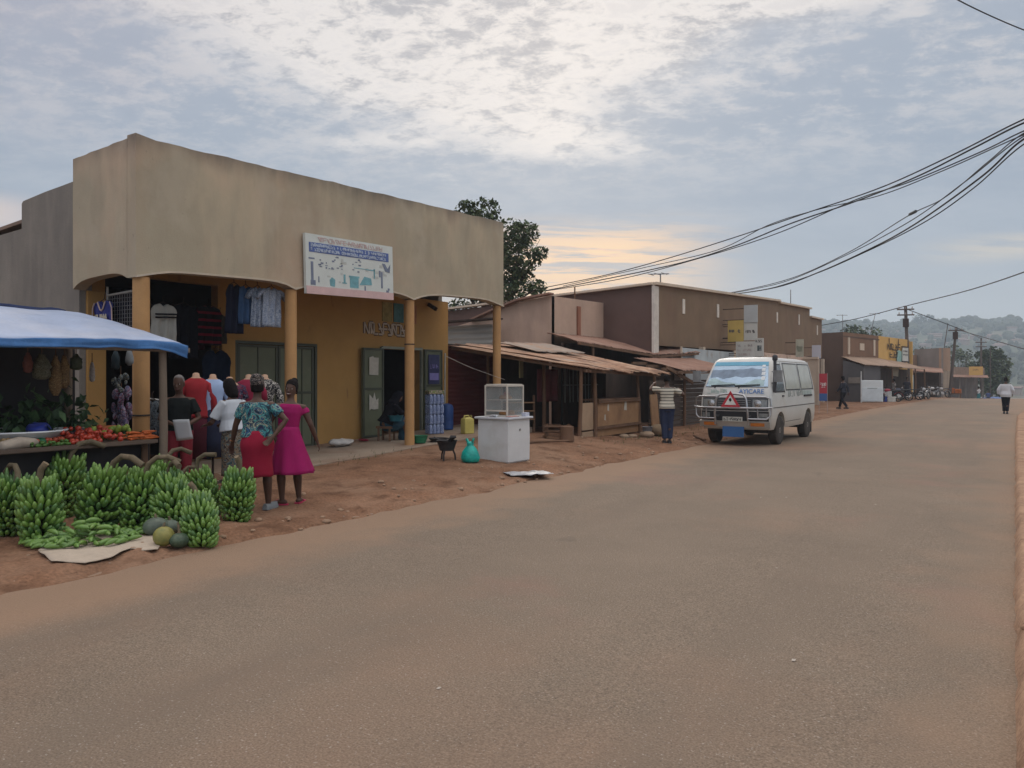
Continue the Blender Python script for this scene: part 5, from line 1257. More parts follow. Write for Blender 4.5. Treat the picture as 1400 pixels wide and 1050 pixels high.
def swin(name, pts, mat, s=1, off=.006, parent=van):
    mb = MB(); n = len(pts); mb.v = []
    mb.poly([vside(y, z, s, off) for y, z in pts]); o = mb.build(name, mat, parent)
    me = o.data; bm = bmesh.new(); bm.from_mesh(me); bmesh.ops.triangulate(bm, faces=bm.faces); bm.to_mesh(me); bm.free(); return o
def sgrid(name, y0b, y1b, y0t, y1t, z0, z1, mat, s=1, off=.006, parent=van, nu=8, nv=6):
    mb = MB(); mb.grid(lambda u, v: vside(lerp(lerp(y0b, y1b, u), lerp(y0t, y1t, u), v), lerp(z0, z1, v), s, off), nu, nv); return mb.build(name, mat, parent, 180)
for s in (-1, 1):
    sgrid("window_seal", -1.93, -1.02, -1.60, -1.06, 1.29, 2.0, BLK, s, .004); w0 = sgrid("window", -1.88, -1.06, -1.57, -1.10, 1.33, 1.97, DGL, s, .008)
    sgrid("window_seal", -.90, .60, -.88, .58, 1.33, 2.03, BLK, s, .004); sgrid("window", -.86, .55, -.84, .53, 1.36, 2.0, CREAMGL, s, .008)
    sgrid("window_seal", .66, 2.12, .64, 1.98, 1.33, 2.03, BLK, s, .004); sgrid("window", .70, 2.02, .68, 1.89, 1.36, 2.0, CREAMGL, s, .008)
    mb = MB()
    for pts in ([(-1.0, .45), (-1.0, 1.3), (-1.03, 2.04)], [(-.95, .55), (.62, .55)], [(.63, .46), (.63, 1.3)]):
        mb.tube([vside(y, z, s, .001) for y, z in pts], .006, 4)
    mb.tube([vside(y, .93, s, .004) for y in (-2.1, -1.5, -.5, .5, 1.5, 2.2)], .010, 5)
    mb.build("panel_gap", M("gap_dark", (.06, .055, .05), .8), van)
    mb = MB(); mb.bar(vside(-1.15, 1.20, s, .012), vside(-1.28, 1.20, s, .012), .03, .035); mb.bar(vside(.95, 1.17, s, .010), vside(1.85, 1.17, s, .010), .03, .05); mb.build("door_handle", BLK, van)
mb = MB(); scrawl(mb, 1.5, .15, 9, 12); o = mb.build("door_lettering", M("soft_grey_green", (.28, .32, .30), .6), van); o.rotation_euler = (0, 0, R(90)); o.location = (.879, -.70, 1.18)
mb = MB(); mb.grid(lambda u, v: vside(lerp(.75, 1.9, u), lerp(1.20, 1.31, v), 1, .004), 6, 2); mb.build("door_sticker", M("sticker_sage", (.34, .40, .37), .6, .3, 5), van)
# face: grille, lamps, bumper, plates
fpatch(-.80, .80, .86, 1.17, .004).build("grille_panel", M("grille_dark", (.055, .06, .065), .4, .2, 5), van, 180)
mb = MB()
for k in range(5): mb.tube([vfront(x, .90 + k * .05, .014) for x in (-.4, -.2, 0, .2, .4)], .008, 5)
mb.build("grille", M("grille_grey", (.22, .23, .23), .4), van)
LAMP = M("lamp_glass", (.20, .21, .20), .1, .3, 9, spec=.8); AMB = M("amber_lens", (.55, .18, .03), .3, .2, 9)
for s in (-1, 1):
    fpatch(*(sorted((s * .45, s * .78))), .92, 1.13, .016, 6, 4).build("headlight", LAMP, van, 180)
    mb = MB(); c = vfront(s * .57, 1.03, .012); mb.lathe([(.01, -.02), (.085, 0), (.09, .02), (.03, .035)], 18, c, Euler((R(90), 0, 0)).to_matrix()); mb.build("lamp_bowl", CHROME, van, 50)
    fpatch(*(sorted((s * .60, s * .80))), .70, .80, .012, 5, 3).build("fog_lamp", LAMP, van, 180)
    fpatch(*(sorted((s * .42, s * .74))), .49, .57, .085, 5, 3).build("indicator", AMB, van, 180)
fpatch(-.82, .82, .60, .84, .006).build("bumper_grille", BLK, van, 180)
mb = MB()
mb.rings([[vfront(x, z, o_) for z, o_ in ((.46, .0), (.45, .07), (.60, .075), (.61, .0))] for x in [-.86 + 1.72 * k / 12 for k in range(13)]]); mb.build("bumper", M("bumper_silver", (.42, .41, .38), .35, .15, 4, metal=.4), van, 50)
pla = MB(); pla.box(-.24, .24, -2.455, -2.44, .60, .71); pl_ = pla.build("number_plate", M("plate_pale", (.52, .52, .46), .6), van)
mb = MB(); scrawl(mb, .42, .06, 7, 9, -.21, .625, -2.457, .002, .2); mb.build("lettering", M("plate_ink", (.05, .05, .05)), pl_)
mb = MB(); mb.box(-.26, .26, -2.40, -2.385, .22, .47); mb.build("blue_flap", M("flap_blue", (.035, .12, .30), .5, .08, 3), van)
for s in (-1, 1):
    mb = MB(); mb.box(s * .64, s * .84, 2.0, 2.02, .12, .5); mb.build("mud_flap", BLK, van)
# bull bar
BB = M("bullbar_steel", (.42, .43, .44), .28, .1, 4, metal=.85)
yb_ = -2.56
mb = MB(); rb = .024
mb.tube([(-.40, yb_ + .06, .52), (-.40, yb_, .80), (-.36, yb_, 1.15), (-.29, yb_ + .02, 1.24), (-.1, yb_ + .03, 1.265), (.1, yb_ + .03, 1.265), (.29, yb_ + .02, 1.24), (.36, yb_, 1.15), (.40, yb_, .80), (.40, yb_ + .06, .52)], rb * 1.15, 9)
for s in (-1, 1):
    mb.tube([(s * .38, yb_, 1.20), (s * .80, yb_ + .05, 1.20), (s * .90, yb_ + .10, 1.16), (s * .92, yb_ + .12, .95), (s * .90, yb_ + .11, .74), (s * .82, yb_ + .07, .67), (s * .40, yb_, .67)], rb * .9, 8)
    mb.tube([(s * .62, yb_ + .03, .93), (s * .63, yb_ + .04, .68)], rb * .75, 7)
    mb.bar((s * .40, yb_, .75), (s * .38, -2.25, .72), .05, .05); mb.bar((s * .85, yb_ + .09, .93), (s * .8, -2.2, .9), .04, .04)
mb.tube([(-.95, yb_ + .13, .945), (-.80, yb_ + .04, .93), (-.4, yb_ - .02, .93), (.4, yb_ - .02, .93), (.80, yb_ + .04, .93), (.93, yb_ + .12, .945)], rb, 8)
mb.build("bull_bar", BB, van, 60)
tr = MB(); A_, B_, C_ = V((0, yb_ - .045, 1.34)), V((-.235, yb_ - .05, .95)), V((.235, yb_ - .05, .95))
tr.prism([A_, B_, C_], (0, .012, 0)); tro = tr.build("warning_triangle", M("sign_red", (.45, .03, .045), .5), van)
cen = (A_ + B_ + C_) / 3; mb = MB(); mb.prism([cen + (q - cen) * .60 + V((0, -.006, 0)) for q in (A_, B_, C_)], (0, .004, 0)); mb.build("white_field", M("sign_field", (.62, .62, .58), .6), tro)
mb = MB(); mb.ball(cen + V((0, -.012, .045)), .032, 8, 6, 1, .3, 1.3); mb.build("emblem", BLK, tro)
lettering("AYICARE", .155, M("letter_blue", (.10, .22, .48), .5), "bonnet_lettering", van, vfront(.40, 1.275, .012), (R(78), 0, R(4)), .002, .95)
mb = MB(); scrawl(mb, .55, .10, 5, 17, -.70, 0, 0, .003, .18); o = mb.build("bonnet_lettering", M("letter_mint", (.36, .46, .42), .6), van); o.location = vfront(-.35, 1.275, .02) - V((-.35, 0, 0)); o.rotation_euler = (R(-12), 0, R(-3))
# mirrors, snorkel, roof gutter
for s in (-1, 1):
    mb = MB(); mb.tube([(s * .82, -2.02, 1.52), (s * .98, -2.12, 1.58)], .018, 6); mb.tube([(s * .80, -1.95, 1.80), (s * .98, -2.12, 1.78)], .014, 6)
    mb.rings([[V((s * 1.0 + dx * .10, -2.14 + dy, z)) for dx, dy in ((-1, -.02), (-.7, -.05), (.7, -.05), (1, -.02), (.9, .04), (-.9, .04))] for z in (1.55, 1.60, 1.78, 1.83)]); mi = mb.build("wing_mirror", M("mirror_shell", (.20, .21, .21), .4, .2, 5), van, 50)
mb = MB(); mb.tube([(.885, -2.05, 1.30), (.90, -2.06, 1.55), (.86, -1.90, 1.95), (.86, -1.90, 2.08)], [.045, .045, .038, .04], 8); mb.lathe([(.04, 0), (.065, .03), (.065, .12), (.03, .15)], 10, (.86, -1.90, 2.06)); mb.build("snorkel", M("snorkel_black", (.045, .045, .05), .6), van, 50)
for s in (-1, 1):
    mb = MB(); mb.tube([vside(y, 2.075, s, .004) for y in (-1.55, -.8, 0, .8, 1.6, 2.0)], .016, 6); mb.build("roof_gutter", VW, van)
# ------------------------------------------------------------------ people
SKIN = M("skin_dark", (.085, .045, .030), .5, .12, 6, spec=.3); SKINB = M("skin_brown", (.13, .070, .045), .5, .12, 6, spec=.3)
HAIR = M("hair_black", (.012, .010, .010), .85, .3, 20, bump=.5, bscale=80, spec=.1)
EYE = M("eye_white", (.34, .31, .28), .3); TEETH = M("teeth", (.48, .45, .41), .3); LIP = M("lip", (.14, .05, .045), .5)

def hand(mb, w_, d, nrm, s, curl=.5, side=1):
    """palm, four unequal fingers and a thumb; d along the hand, nrm out of the palm, side = thumb side sign"""
    d = d.normalized(); nrm = (nrm - d * nrm.dot(d)).normalized(); x = d.cross(nrm) * side
    def ell(p, a, b2, tw=None): return [p + x * (a * math.cos(2 * math.pi * k / 8)) + nrm * (b2 * math.sin(2 * math.pi * k / 8)) for k in range(8)]
    mb.rings([ell(w_ - d * .012 * s, .024 * s, .019 * s), ell(w_ + d * .02 * s, .033 * s, .017 * s), ell(w_ + d * .06 * s, .042 * s, .015 * s), ell(w_ + d * .092 * s, .041 * s, .012 * s)])
    for k, (off, ln) in enumerate(((.033, .070), (.012, .080), (-.011, .074), (-.032, .058))):
        b0 = w_ + d * .085 * s + x * off * s; f = d + x * off * 2.2; f.normalize()
        pts = [b0]; a = 0
        for q, fr_ in enumerate((.45, .32, .23)):
            a += curl * (.5, .8, .5)[q]; pts.append(pts[-1] + (f * math.cos(a) + nrm * math.sin(a)) * ln * fr_ * s)
        mb.limb(pts, [.0092 * s, .0088 * s, .0080 * s, .0068 * s], 7)
    b0 = w_ + d * .025 * s + x * .030 * s; t = (d * .65 + x * .75 + nrm * .25).normalized()
    mb.limb([b0, b0 + t * .035 * s, b0 + (t * .05 + d * .018 + nrm * .01 * curl) * s, b0 + (t * .055 + d * .042 + nrm * .02 * curl) * s], [.013 * s, .0115 * s, .0100 * s, .0080 * s], 7)

def ringz(p, hw, hd, n=16, rot=None, sq=2.2):
    out_ = []
    for k in range(n):
        a = 2 * math.pi * k / n; c, s = math.cos(a), math.sin(a)
        q = V((hw * math.copysign(abs(c) ** (2 / sq), c), hd * math.copysign(abs(s) ** (2 / sq), s), 0))
        out_.append(V(p) + (rot @ q if rot else q))
    return out_

def person(label, loc, face, h, pose, skin=SKIN, voxel=.009, group=None):
    """face: heading the body looks to (angle from +Y, counter-clockwise). Local axes: +x right hand, +y ahead."""
    s = h / 1.7; D = dict(lean=0, side=0, turn=0, nod=0, tilt=0, build=1.0, legs=None, sit=False, crown=1.0)
    D.update(pose); bw = D["build"]
    J = {}
    pel = V(D.get("pelvis", (0, 0, .93)))
    spine = Euler((-D["lean"], D["side"], D.get("twist", 0))).to_matrix()
    def up(x, y, z): return pel + spine @ V((x, y, z))
    torso = [(-.10, .145, .105, -.01), (-.02, .165 * bw, .120 * bw, -.012), (.06, .155 * bw, .108 * bw, 0), (.15, .132 * bw, .095 * bw, .006), (.25, .140 * bw, .105 * bw, .004), (.35, .152, .108, 0), (.42, .155, .095, -.006), (.465, .115, .075, -.01), (.495, .065, .060, -.008)]
    neck = [(.52, .052, .055, -.002), (.56, .049, .053, .006), (.60, .050, .055, .012)]
    mb = MB()
    mb.rings([ringz(up(0, yo, z), hw, hd, 18, spine) for z, hw, hd, yo in torso + neck])
    hc = up(0, .018, .60) + V((0, 0, 0)); hr = spine @ Euler((-D["nod"], D["tilt"], D["turn"])).to_matrix()
    def hp(x, y, z): return hc + hr @ V((x, y, z))
    head = [(-.045, .030, .030, .045), (-.03, .046, .052, .030), (.0, .058, .074, .018), (.04, .067, .086, .010), (.085, .072, .094, .004), (.13, .071, .094, -.002), (.165, .062, .082, -.006), (.19, .043, .056, -.008), (.203, .014, .018, -.008)]
    mb.rings([ringz(hp(0, yo, z), hw, hd, 18, hr, 2.0) for z, hw, hd, yo in head])
    mb.limb([hp(0, .094, .085), hp(0, .105, .060), hp(0, .112, .040)], [.010, .012, .016], 8)           # nose
    mb.limb([hp(-.03, .088, .098), hp(.03, .088, .098)], [.011, .011], 7)                                    # brow
    mb.limb([hp(-.020, .086, .005), hp(.020, .086, .005)], [.011, .011], 7)                                  # mouth
    for sg_ in (-1, 1): mb.limb([hp(sg_ * .074, -.008, .088), hp(sg_ * .078, -.012, .06), hp(sg_ * .072, -.004, .035)], [.014, .013, .009], 7)
    sh = {}
    for nm, sg_ in (("l", -1), ("r", 1)):
        S_ = up(sg_ * .175, -.008, .425); sh[nm] = S_
        E_ = V(D.get("elbow_" + nm, (sg_ * .245, -.03, 1.08))); W_ = V(D.get("wrist_" + nm, (sg_ * .26, .06, .83)))
        J["elbow_" + nm], J["wrist_" + nm] = E_, W_
        mb.limb([up(sg_ * .10, -.005, .425), S_, S_.lerp(E_, .5), E_, E_.lerp(W_, .3), W_], [.055, .056, .047, .038, .038, .024], 10)
        hd_ = V(D.get("hand_" + nm, (W_ - E_))); pn = V(D.get("palm_" + nm, (-sg_, .2, 0)))
        hand(mb, W_, hd_, pn, .98, D.get("curl", .45), D.get("thumb_" + nm, 1))
    for nm, sg_ in (("l", -1), ("r", 1)):
        H_ = pel + V((sg_ * .088, 0, -.03)); K_ = V(D.get("knee_" + nm, (sg_ * .098, .02, .49))); A_ = V(D.get("ankle_" + nm, (sg_ * .10, -.02, .085)))
        J["hip_" + nm], J["knee_" + nm], J["ankle_" + nm] = H_, K_, A_
        mid = K_.lerp(A_, .33) + V((0, -.014, 0))
        mb.limb([H_, H_.lerp(K_, .45), K_, mid, K_.lerp(A_, .7), A_], [.088, .080, .058, .062, .047, .036], 12)
        t = D.get("toe_" + nm, 0.0); td = V((math.sin(t), math.cos(t), 0)); J["td_" + nm] = td
        hl = A_ + V((0, 0, -.045)) - td * .045
        sl = V((0, 0, 0)) if not D.get("heelup_" + nm) else V((0, 0, -.06))
        mb.limb([hl, A_ + V((0, 0, -.05)) + td * .06, A_ + V((0, 0, -.062)) + td * .15 + sl], [.034, .036, .022], 9)
    J.update(up=up, hp=hp, hr=hr, sh=sh, pel=pel, spine=spine, torso=torso, D=D, s=s, bw=bw, voxel=voxel)
    me = remesh(mb, "person", voxel); root = link("person", me, skin, None, 180)
    root.location = loc; root.rotation_euler = (0, 0, face); root.scale = (s, s, s)
    tag(root, label, "person", group); J["root"] = root
    return J

def top(J, mat, name="top", z0=.0, neck=.47, sleeve=.55, infl=.016, vox=None, loose=0.0, slv_r=.062):
    up, D = J["up"], J["D"]; mb = MB(); rows = [t for t in J["torso"] if z0 - .02 <= t[0] <= neck]
    if rows[0][0] > z0 + .03: rows = [(z0, rows[0][1], rows[0][2], rows[0][3])] + rows
    zs = []
    for z, hw, hd, yo in rows:
        g = infl + loose * (1 - (z - z0) / .5) if z < z0 + .5 else infl
        zs.append(ringz(up(0, yo, z), hw + g + .004 * math.sin(z * 60), hd + g, 20, J["spine"]))
    mb.rings(zs)
    for nm, sg_ in (("l", -1), ("r", 1)):
        S_, E_, W_ = J["sh"][nm], J["elbow_" + nm], J["wrist_" + nm]
        pts = [up(sg_ * .09, -.005, .415), S_ - V((0, 0, .012))]; rad = [.048, slv_r - .006]
        if sleeve <= 1: pts += [S_.lerp(E_, sleeve * .5), S_.lerp(E_, sleeve)]; rad += [slv_r, slv_r + .002]
        else: pts += [S_.lerp(E_, .5), E_, E_.lerp(W_, .4), E_.lerp(W_, sleeve - 1)]; rad += [slv_r - .004, slv_r - .010, slv_r - .014, slv_r - .020]
        if sleeve > 0: mb.tube(pts, rad, 12)
    for i, p in enumerate(mb.v): mb.v[i] = p + V((noise.noise(p * V((9, 9, 5))), noise.noise(p * V((9, 9, 5)) + V((5, 0, 0))), 0)) * .013 + V((noise.noise(p * 22), noise.noise(p * 22 + V((5, 0, 0))), 0)) * .005
    return link(name, remesh(mb, name, vox or J["voxel"] * 1.1, 3), mat, J["root"], 180)

def skirt(J, mat, z_top, z_hem, w_top, w_hem, name="skirt", pleat=.0, npl=9, dx=0.0, dep=.78, hip=None):
    mb = MB(); pel = J["pel"]; rs = []; n = 48; m = 14
    for i in range(m + 1):
        t = i / m; z = lerp(z_top, z_hem, t); w_ = lerp(w_top, w_hem, t)
        if hip: w_ += hip * math.exp(-((t - .3) / .22) ** 2)
        ring = []
        for k in range(n):
            a = 2 * math.pi * k / n; rr = w_ * (1 + pleat * t * math.sin(npl * a + 1.6 * math.sin(a * 2)) * (.6 + .4 * math.sin(a * 3 + 1))) + .006 * noise.noise(V((math.cos(a) * 3, math.sin(a) * 3, z * 9)))
            ring.append(V((pel.x + dx * t + rr * math.cos(a), pel.y - .01 + rr * dep * math.sin(a), z + .006 * math.sin(a * 5) * t)))
        rs.append(ring)
    mb.rings(rs, False, False); return mb.build(name, mat, J["root"], 180, solid=.008)

def trousers(J, mat, name="trousers", zc=.0, wide=.016, cuff=.92):
    mb = MB(); up = J["up"]
    mb.rings([ringz(up(0, -.008, z), hw + .014, hd + .014, 20, J["spine"]) for z, hw, hd in ((-.13, .13, .10), (-.06, .160 * J["bw"], .118 * J["bw"]), (.02, .165 * J["bw"], .12 * J["bw"]), (.09, .15 * J["bw"], .11 * J["bw"]))])
    for nm in "lr":
        H_, K_, A_ = J["hip_" + nm], J["knee_" + nm], J["ankle_" + nm]
        mb.tube([H_ + V((0, 0, .03)), H_, H_.lerp(K_, .45), K_, K_.lerp(A_, .4), K_.lerp(A_, cuff)], [.08, .098 + wide, .086 + wide, .064 + wide, .056 + wide, .050 + wide], 14)
    for i, p in enumerate(mb.v): mb.v[i] = p + V((noise.noise(p * V((12, 12, 7))), noise.noise(p * V((12, 12, 7)) + V((5, 0, 0))), 0)) * .013
    return link(name, remesh(mb, name, J["voxel"] * 1.1, 3), mat, J["root"], 180)

def hair(J, mat, z0=.09, infl=.012, back=.0, name="hair", bun=None, cover=.5):
    """cap over the skull; cover = how far it comes down at the back"""
    hp, hr = J["hp"], J["hr"]; mb = MB(); rows = [(.205, .02), (.19, .052), (.165, .071), (.13, .080), (.09, .081), (.05, .079), (.01, .07)]
    rs = []
    for z, w_ in rows:
        ring = []
        for k in range(22):
            a = 2 * math.pi * k / 22; fy = math.sin(a)      # front is +y: lift the hairline there
            lim = lerp(z0 - cover * .18, z0 + .045, smooth(-.2, .6, fy)); zz = max(z, lim)
            ww = interp([(.0, .072), (.09, .076), (.13, .073), (.165, .063), (.19, .045), (.205, .015)], zz) + infl
            ring.append(hp(ww * math.cos(a), (ww + .020) * fy - .006, zz + (infl * .8 if zz > .15 else 0)))
        rs.append(ring)
    mb.rings(rs, True, True)
    if bun: mb.ball(hp(*bun[0]), bun[1], 12, 9)
    for i, p in enumerate(mb.v): mb.v[i] = p + V((noise.noise(p * 30), noise.noise(p * 30 + V((3, 0, 0))), noise.noise(p * 30 + V((0, 7, 0))))) * .004
    return mb.build(name, mat, J["root"], 180)

def face_bits(J, smile=False):
    hp = J["hp"]; hr = J["hr"]
    for sg_ in (-1, 1):
        mb = MB(); mb.ball(hp(sg_ * .030, .083, .078), .0125, 10, 7, 1.25, .8, .7, hr); e = mb.build("eye", EYE, J["root"], 180)
        mb = MB(); mb.ball(hp(sg_ * .030, .0905, .078), .0062, 8, 6, 1, .8, 1, hr); mb.build("pupil", HAIR, e, 180)
    mb = MB(); w_ = .032 if smile else .024
    mb.tube([hp(-w_, .086, .012 if smile else .006), hp(-w_ * .5, .096, .004), hp(0, .099, .002), hp(w_ * .5, .096, .004), hp(w_, .086, .012 if smile else .006)], [.003, .008, .009, .008, .003], 7); mo = mb.build("mouth", LIP, J["root"], 180)
    if smile: mb = MB(); mb.tube([hp(-.024, .095, .009), hp(0, .107, .004), hp(.024, .095, .009)], [.003, .006, .003], 7, flat=.8); mb.build("teeth", TEETH, mo, 180)

def shoes(J, mat, name="shoe", low=False):
    for nm in "lr":
        A_, td = J["ankle_" + nm], J["td_" + nm]; sx_ = V((td.y, -td.x, 0)); mb = MB(); z = A_.z - .085
        outline = [(-.085, .028), (-.07, .038), (-.02, .040), (.06, .045), (.13, .048), (.175, .038), (.195, .016)]
        def loop(zz, g): return [A_ * 1 + V((0, 0, -A_.z + zz)) + td * y + sx_ * (w2 + g) for y, w2 in outline] + [A_ + V((0, 0, -A_.z + zz)) + td * y - sx_ * (w2 + g) for y, w2 in reversed(outline)]
        if low: mb.rings([loop(z, .004), loop(z + .018, .004)]); mb.tube([A_ + V((0, 0, -A_.z + z + .015)) + td * .09 + sx_ * .045, A_ + V((0, 0, -A_.z + z + .062)) + td * .07, A_ + V((0, 0, -A_.z + z + .015)) + td * .09 - sx_ * .045], .014, 6)
        else: mb.rings([loop(z, .004), loop(z + .03, .006), [p + (A_ + V((0, 0, -A_.z)) - p) * .12 * V((1, 1, 0)).length * .5 + V((0, 0, 0)) for p in loop(z + .06, .003)], loop(z + .075, -.012)])
        mb.build(name, mat, J["root"], 50)

VIEW = TH
# teal print top and red skirt, seen from behind
g = lambda x, y: gz(x, y)
TEALP = M("teal_print", (.05, .2, .25), .8); palette(TEALP, [(.012, .02, .05), (.02, .05, .12), (.012, .02, .04), (.015, .03, .05), (.04, .20, .22), (.012, .025, .07), (.10, .36, .33), (.03, .06, .10), (.38, .40, .30), (.012, .03, .07), (.02, .10, .20), (.01, .015, .03)], 6.5, rnd_=2.0)
p = G(352, 698); J = person("woman in teal printed top and red skirt standing with her back to the road", (p.x, p.y, g(p.x, p.y)), VIEW + R(6), 1.64,
    dict(build=1.06, lean=-.03, nod=-.18, turn=R(6), elbow_r=(.37, -.07, 1.16), wrist_r=(.225, -.17, .95), hand_r=(-.10, -.05, -.10), palm_r=(.3, -.9, .3), elbow_l=(-.275, .02, 1.10), wrist_l=(-.345, .13, .86), hand_l=(-.15, .2, -.8), palm_l=(.6, -.6, 0), ankle_l=(-.115, -.06, .085), ankle_r=(.115, .10, .085), knee_r=(.105, .09, .49), toe_l=-.25, toe_r=.35, curl=.5))
top(J, TEALP, "top", z0=.02, sleeve=.62, loose=.02, infl=.02, slv_r=.066)
skirt(J, M("red_skirt", (.25, .013, .035), .9, .10, 5, fine=.05, spec=.15), 1.03, .445, .146, .192, "skirt", .02, 7, dep=.84, hip=.048)
mb = MB(); mb.rings([ringz(J["hp"](0, -.004, z), w_, w_ + .018, 20, J["hr"], 2) for z, w_ in ((.10, .083), (.14, .090), (.18, .086), (.205, .060), (.215, .02))])
mb.ball(J["hp"](0, -.05, .205), .055, 12, 8, 1.3, 1, .7)
mb.build("head_scarf", palette(M("dark_print", (.03, .03, .03), .85), [(.015, .014, .016), (.02, .02, .02), (.25, .21, .18), (.015, .015, .02), (.012, .012, .012), (.20, .16, .15)], 22), J["root"], 60)
hair(J, HAIR, .03, .006, cover=.3); shoes(J, M("grey_sandal", (.20, .22, .23), .7), "sandal")
mb = MB(); w_ = J["wrist_l"]; mb.lathe([(.030, -.006), (.036, 0), (.030, .006)], 14, w_ + V((.004, -.01, .03))); mb.build("bracelet", M("bracelet_orange", (.35, .12, .03), .5), J["root"], 60)
# girl in the pink dress, head turned back smiling
PNK = M("pink_dress", (.30, .014, .105), .9, .08, 6, fine=.04, spec=.15)
p = G(394, 690); J = person("girl in a magenta pink dress turning her head back with a smile", (p.x, p.y, g(p.x, p.y)), VIEW + R(24), 1.585,
    dict(build=.98, lean=.03, side=.07, turn=R(152), nod=.02, tilt=-.06, elbow_r=(.30, -.05, 1.10), wrist_r=(.40, .02, .86), hand_r=(.08, .05, -.2), palm_r=(-.9, .3, 0), elbow_l=(-.24, .10, 1.12), wrist_l=(-.17, .25, .95), ankle_l=(-.08, .02, .085), ankle_r=(.16, .10, .085), knee_r=(.125, .08, .49), toe_l=-1.0, toe_r=.5))
top(J, PNK, "bodice", z0=.02, sleeve=.35, infl=.014, slv_r=.060)
skirt(J, PNK, 1.08, .44, .132, .285, "dress_skirt", .12, 9, dep=.88, dx=.05)
hair(J, HAIR, .10, .010, bun=((.0, -.075, .185), .052)); face_bits(J, True); shoes(J, M("red_sandal", (.45, .03, .09), .5), "sandal", True)
# woman in white blouse bent over the clothes
p = P(321, 690, 11.0); J = person("woman in a white blouse and patterned wrap beside the dressed torsos", (p.x, p.y, g(p.x, p.y)), VIEW + R(58), 1.56,
    dict(build=1.15, lean=.16, nod=.10, turn=R(4), elbow_r=(.29, .12, 1.08), wrist_r=(.12, .36, .98), hand_r=(-.1, .2, .0), palm_r=(-.6, 0, -.5), elbow_l=(-.30, .16, 1.05), wrist_l=(-.20, .42, 1.0), hand_l=(.05, .2, 0), palm_l=(.3, 0, -.8)))
top(J, M("white_blouse", (.46, .50, .54), .85, .08, 5), "blouse", z0=.0, sleeve=.8, infl=.028, loose=.03, slv_r=.078)
skirt(J, palette(M("wrap_print", (.2, .15, .1), .85), [(.03, .06, .07), (.10, .16, .17), (.22, .17, .11), (.05, .04, .04), (.28, .24, .17), (.06, .10, .13)], 10, rnd_=1.5), .97, .22, .19, .21, "wrap_skirt", .02, 6, dep=.85, hip=.02)
mb = MB(); hp = J["hp"]
for zz in (0,): mb.rings([ringz(hp(0, yy, z), w_, w_ + .015, 20, J["hr"], 2) for z, w_, yy in ((-.11, .055, -.06), (-.05, .080, -.045), (.03, .092, -.028), (.10, .094, -.014), (.16, .084, -.010), (.20, .058, -.008), (.215, .02, -.008))])
for i, p_ in enumerate(mb.v): mb.v[i] = p_ + V((noise.noise(p_ * 26), noise.noise(p_ * 26 + V((3, 0, 0))), 0)) * .007
mb.build("hair", HAIR, J["root"], 180); shoes(J, BLK, "shoe")
# bald man with a paper
p = P(245, 670, 10.9); J = person("bald man in black shirt and red trousers holding a white paper behind the stall post", (p.x, p.y, g(p.x, p.y)), VIEW + R(196), 1.62,
    dict(nod=.12, turn=R(-10), elbow_r=(.26, .04, 1.08), wrist_r=(.06, .24, 1.02), hand_r=(-.2, .1, -.05), palm_r=(-.2, -.5, -.6), elbow_l=(-.28, .04, 1.09), wrist_l=(-.14, .27, 1.0), hand_l=(.12, .2, -.05), palm_l=(.4, -.2, -.8), curl=.8))
top(J, M("black_tee", (.014, .017, .017), .95, .2, 6, spec=.1), "shirt", z0=-.02, sleeve=.7, infl=.02, loose=.015, slv_r=.070)
trousers(J, M("red_trousers", (.27, .025, .04), .85, .1, 5)); face_bits(J); shoes(J, BLK, "shoe")
hair(J, M("grey_stubble", (.16, .15, .145), .9, .2, 30), .13, .002, cover=.25)
pp = MB(); pp.grid(lambda u, v: V(((u - .5) * .22, .02 * math.sin(u * 3 + v * 2), (v - .5) * .30)), 6, 6)
o = pp.build("paper_sheet", M("white_paper", (.62, .64, .66), .8, .04, 5), smooth_angle=180, solid=.002); mw = Matrix.Translation(J["root"].location) @ Matrix.Rotation(VIEW + R(196), 4, 'Z')
o.location = mw @ V((-.10, .40, .90)); o.rotation_euler = (R(-20), R(6), VIEW + R(190)); tag(o, "white sheet of paper held by the bald man at the stall post", "paper")
# man in the striped shirt resting his arms on the beam
STR = M("cream_shirt", (.50, .47, .38), .85, .06, 5); stripes(STR, (.045, .045, .042), 2, .078, .020, .03)
p = G(912, 606); J = person("man in cream striped shirt and navy trousers with raised elbows, seen from behind", (p.x, p.y, g(p.x, p.y)), VIEW - R(4), 1.68,
    dict(lean=.05, nod=.16, elbow_l=(-.42, .10, 1.36), wrist_l=(-.30, .27, 1.50), hand_l=(.1, .15, .08), palm_l=(.2, .3, -.8), elbow_r=(.42, .08, 1.22), wrist_r=(.36, .30, 1.36), hand_r=(-.05, .2, .05), palm_r=(-.2, .2, -.8), ankle_l=(-.06, -.02, .085), ankle_r=(.07, .03, .085), knee_l=(-.075, .03, .49), knee_r=(.08, .04, .49)), voxel=.011)
top(J, STR, "striped_shirt", z0=-.06, sleeve=.72, infl=.022, loose=.015, slv_r=.074)
trousers(J, M("navy_trousers", (.018, .028, .065), .85, .15, 5)); hair(J, HAIR, .10, .006); shoes(J, BLK, "shoe")
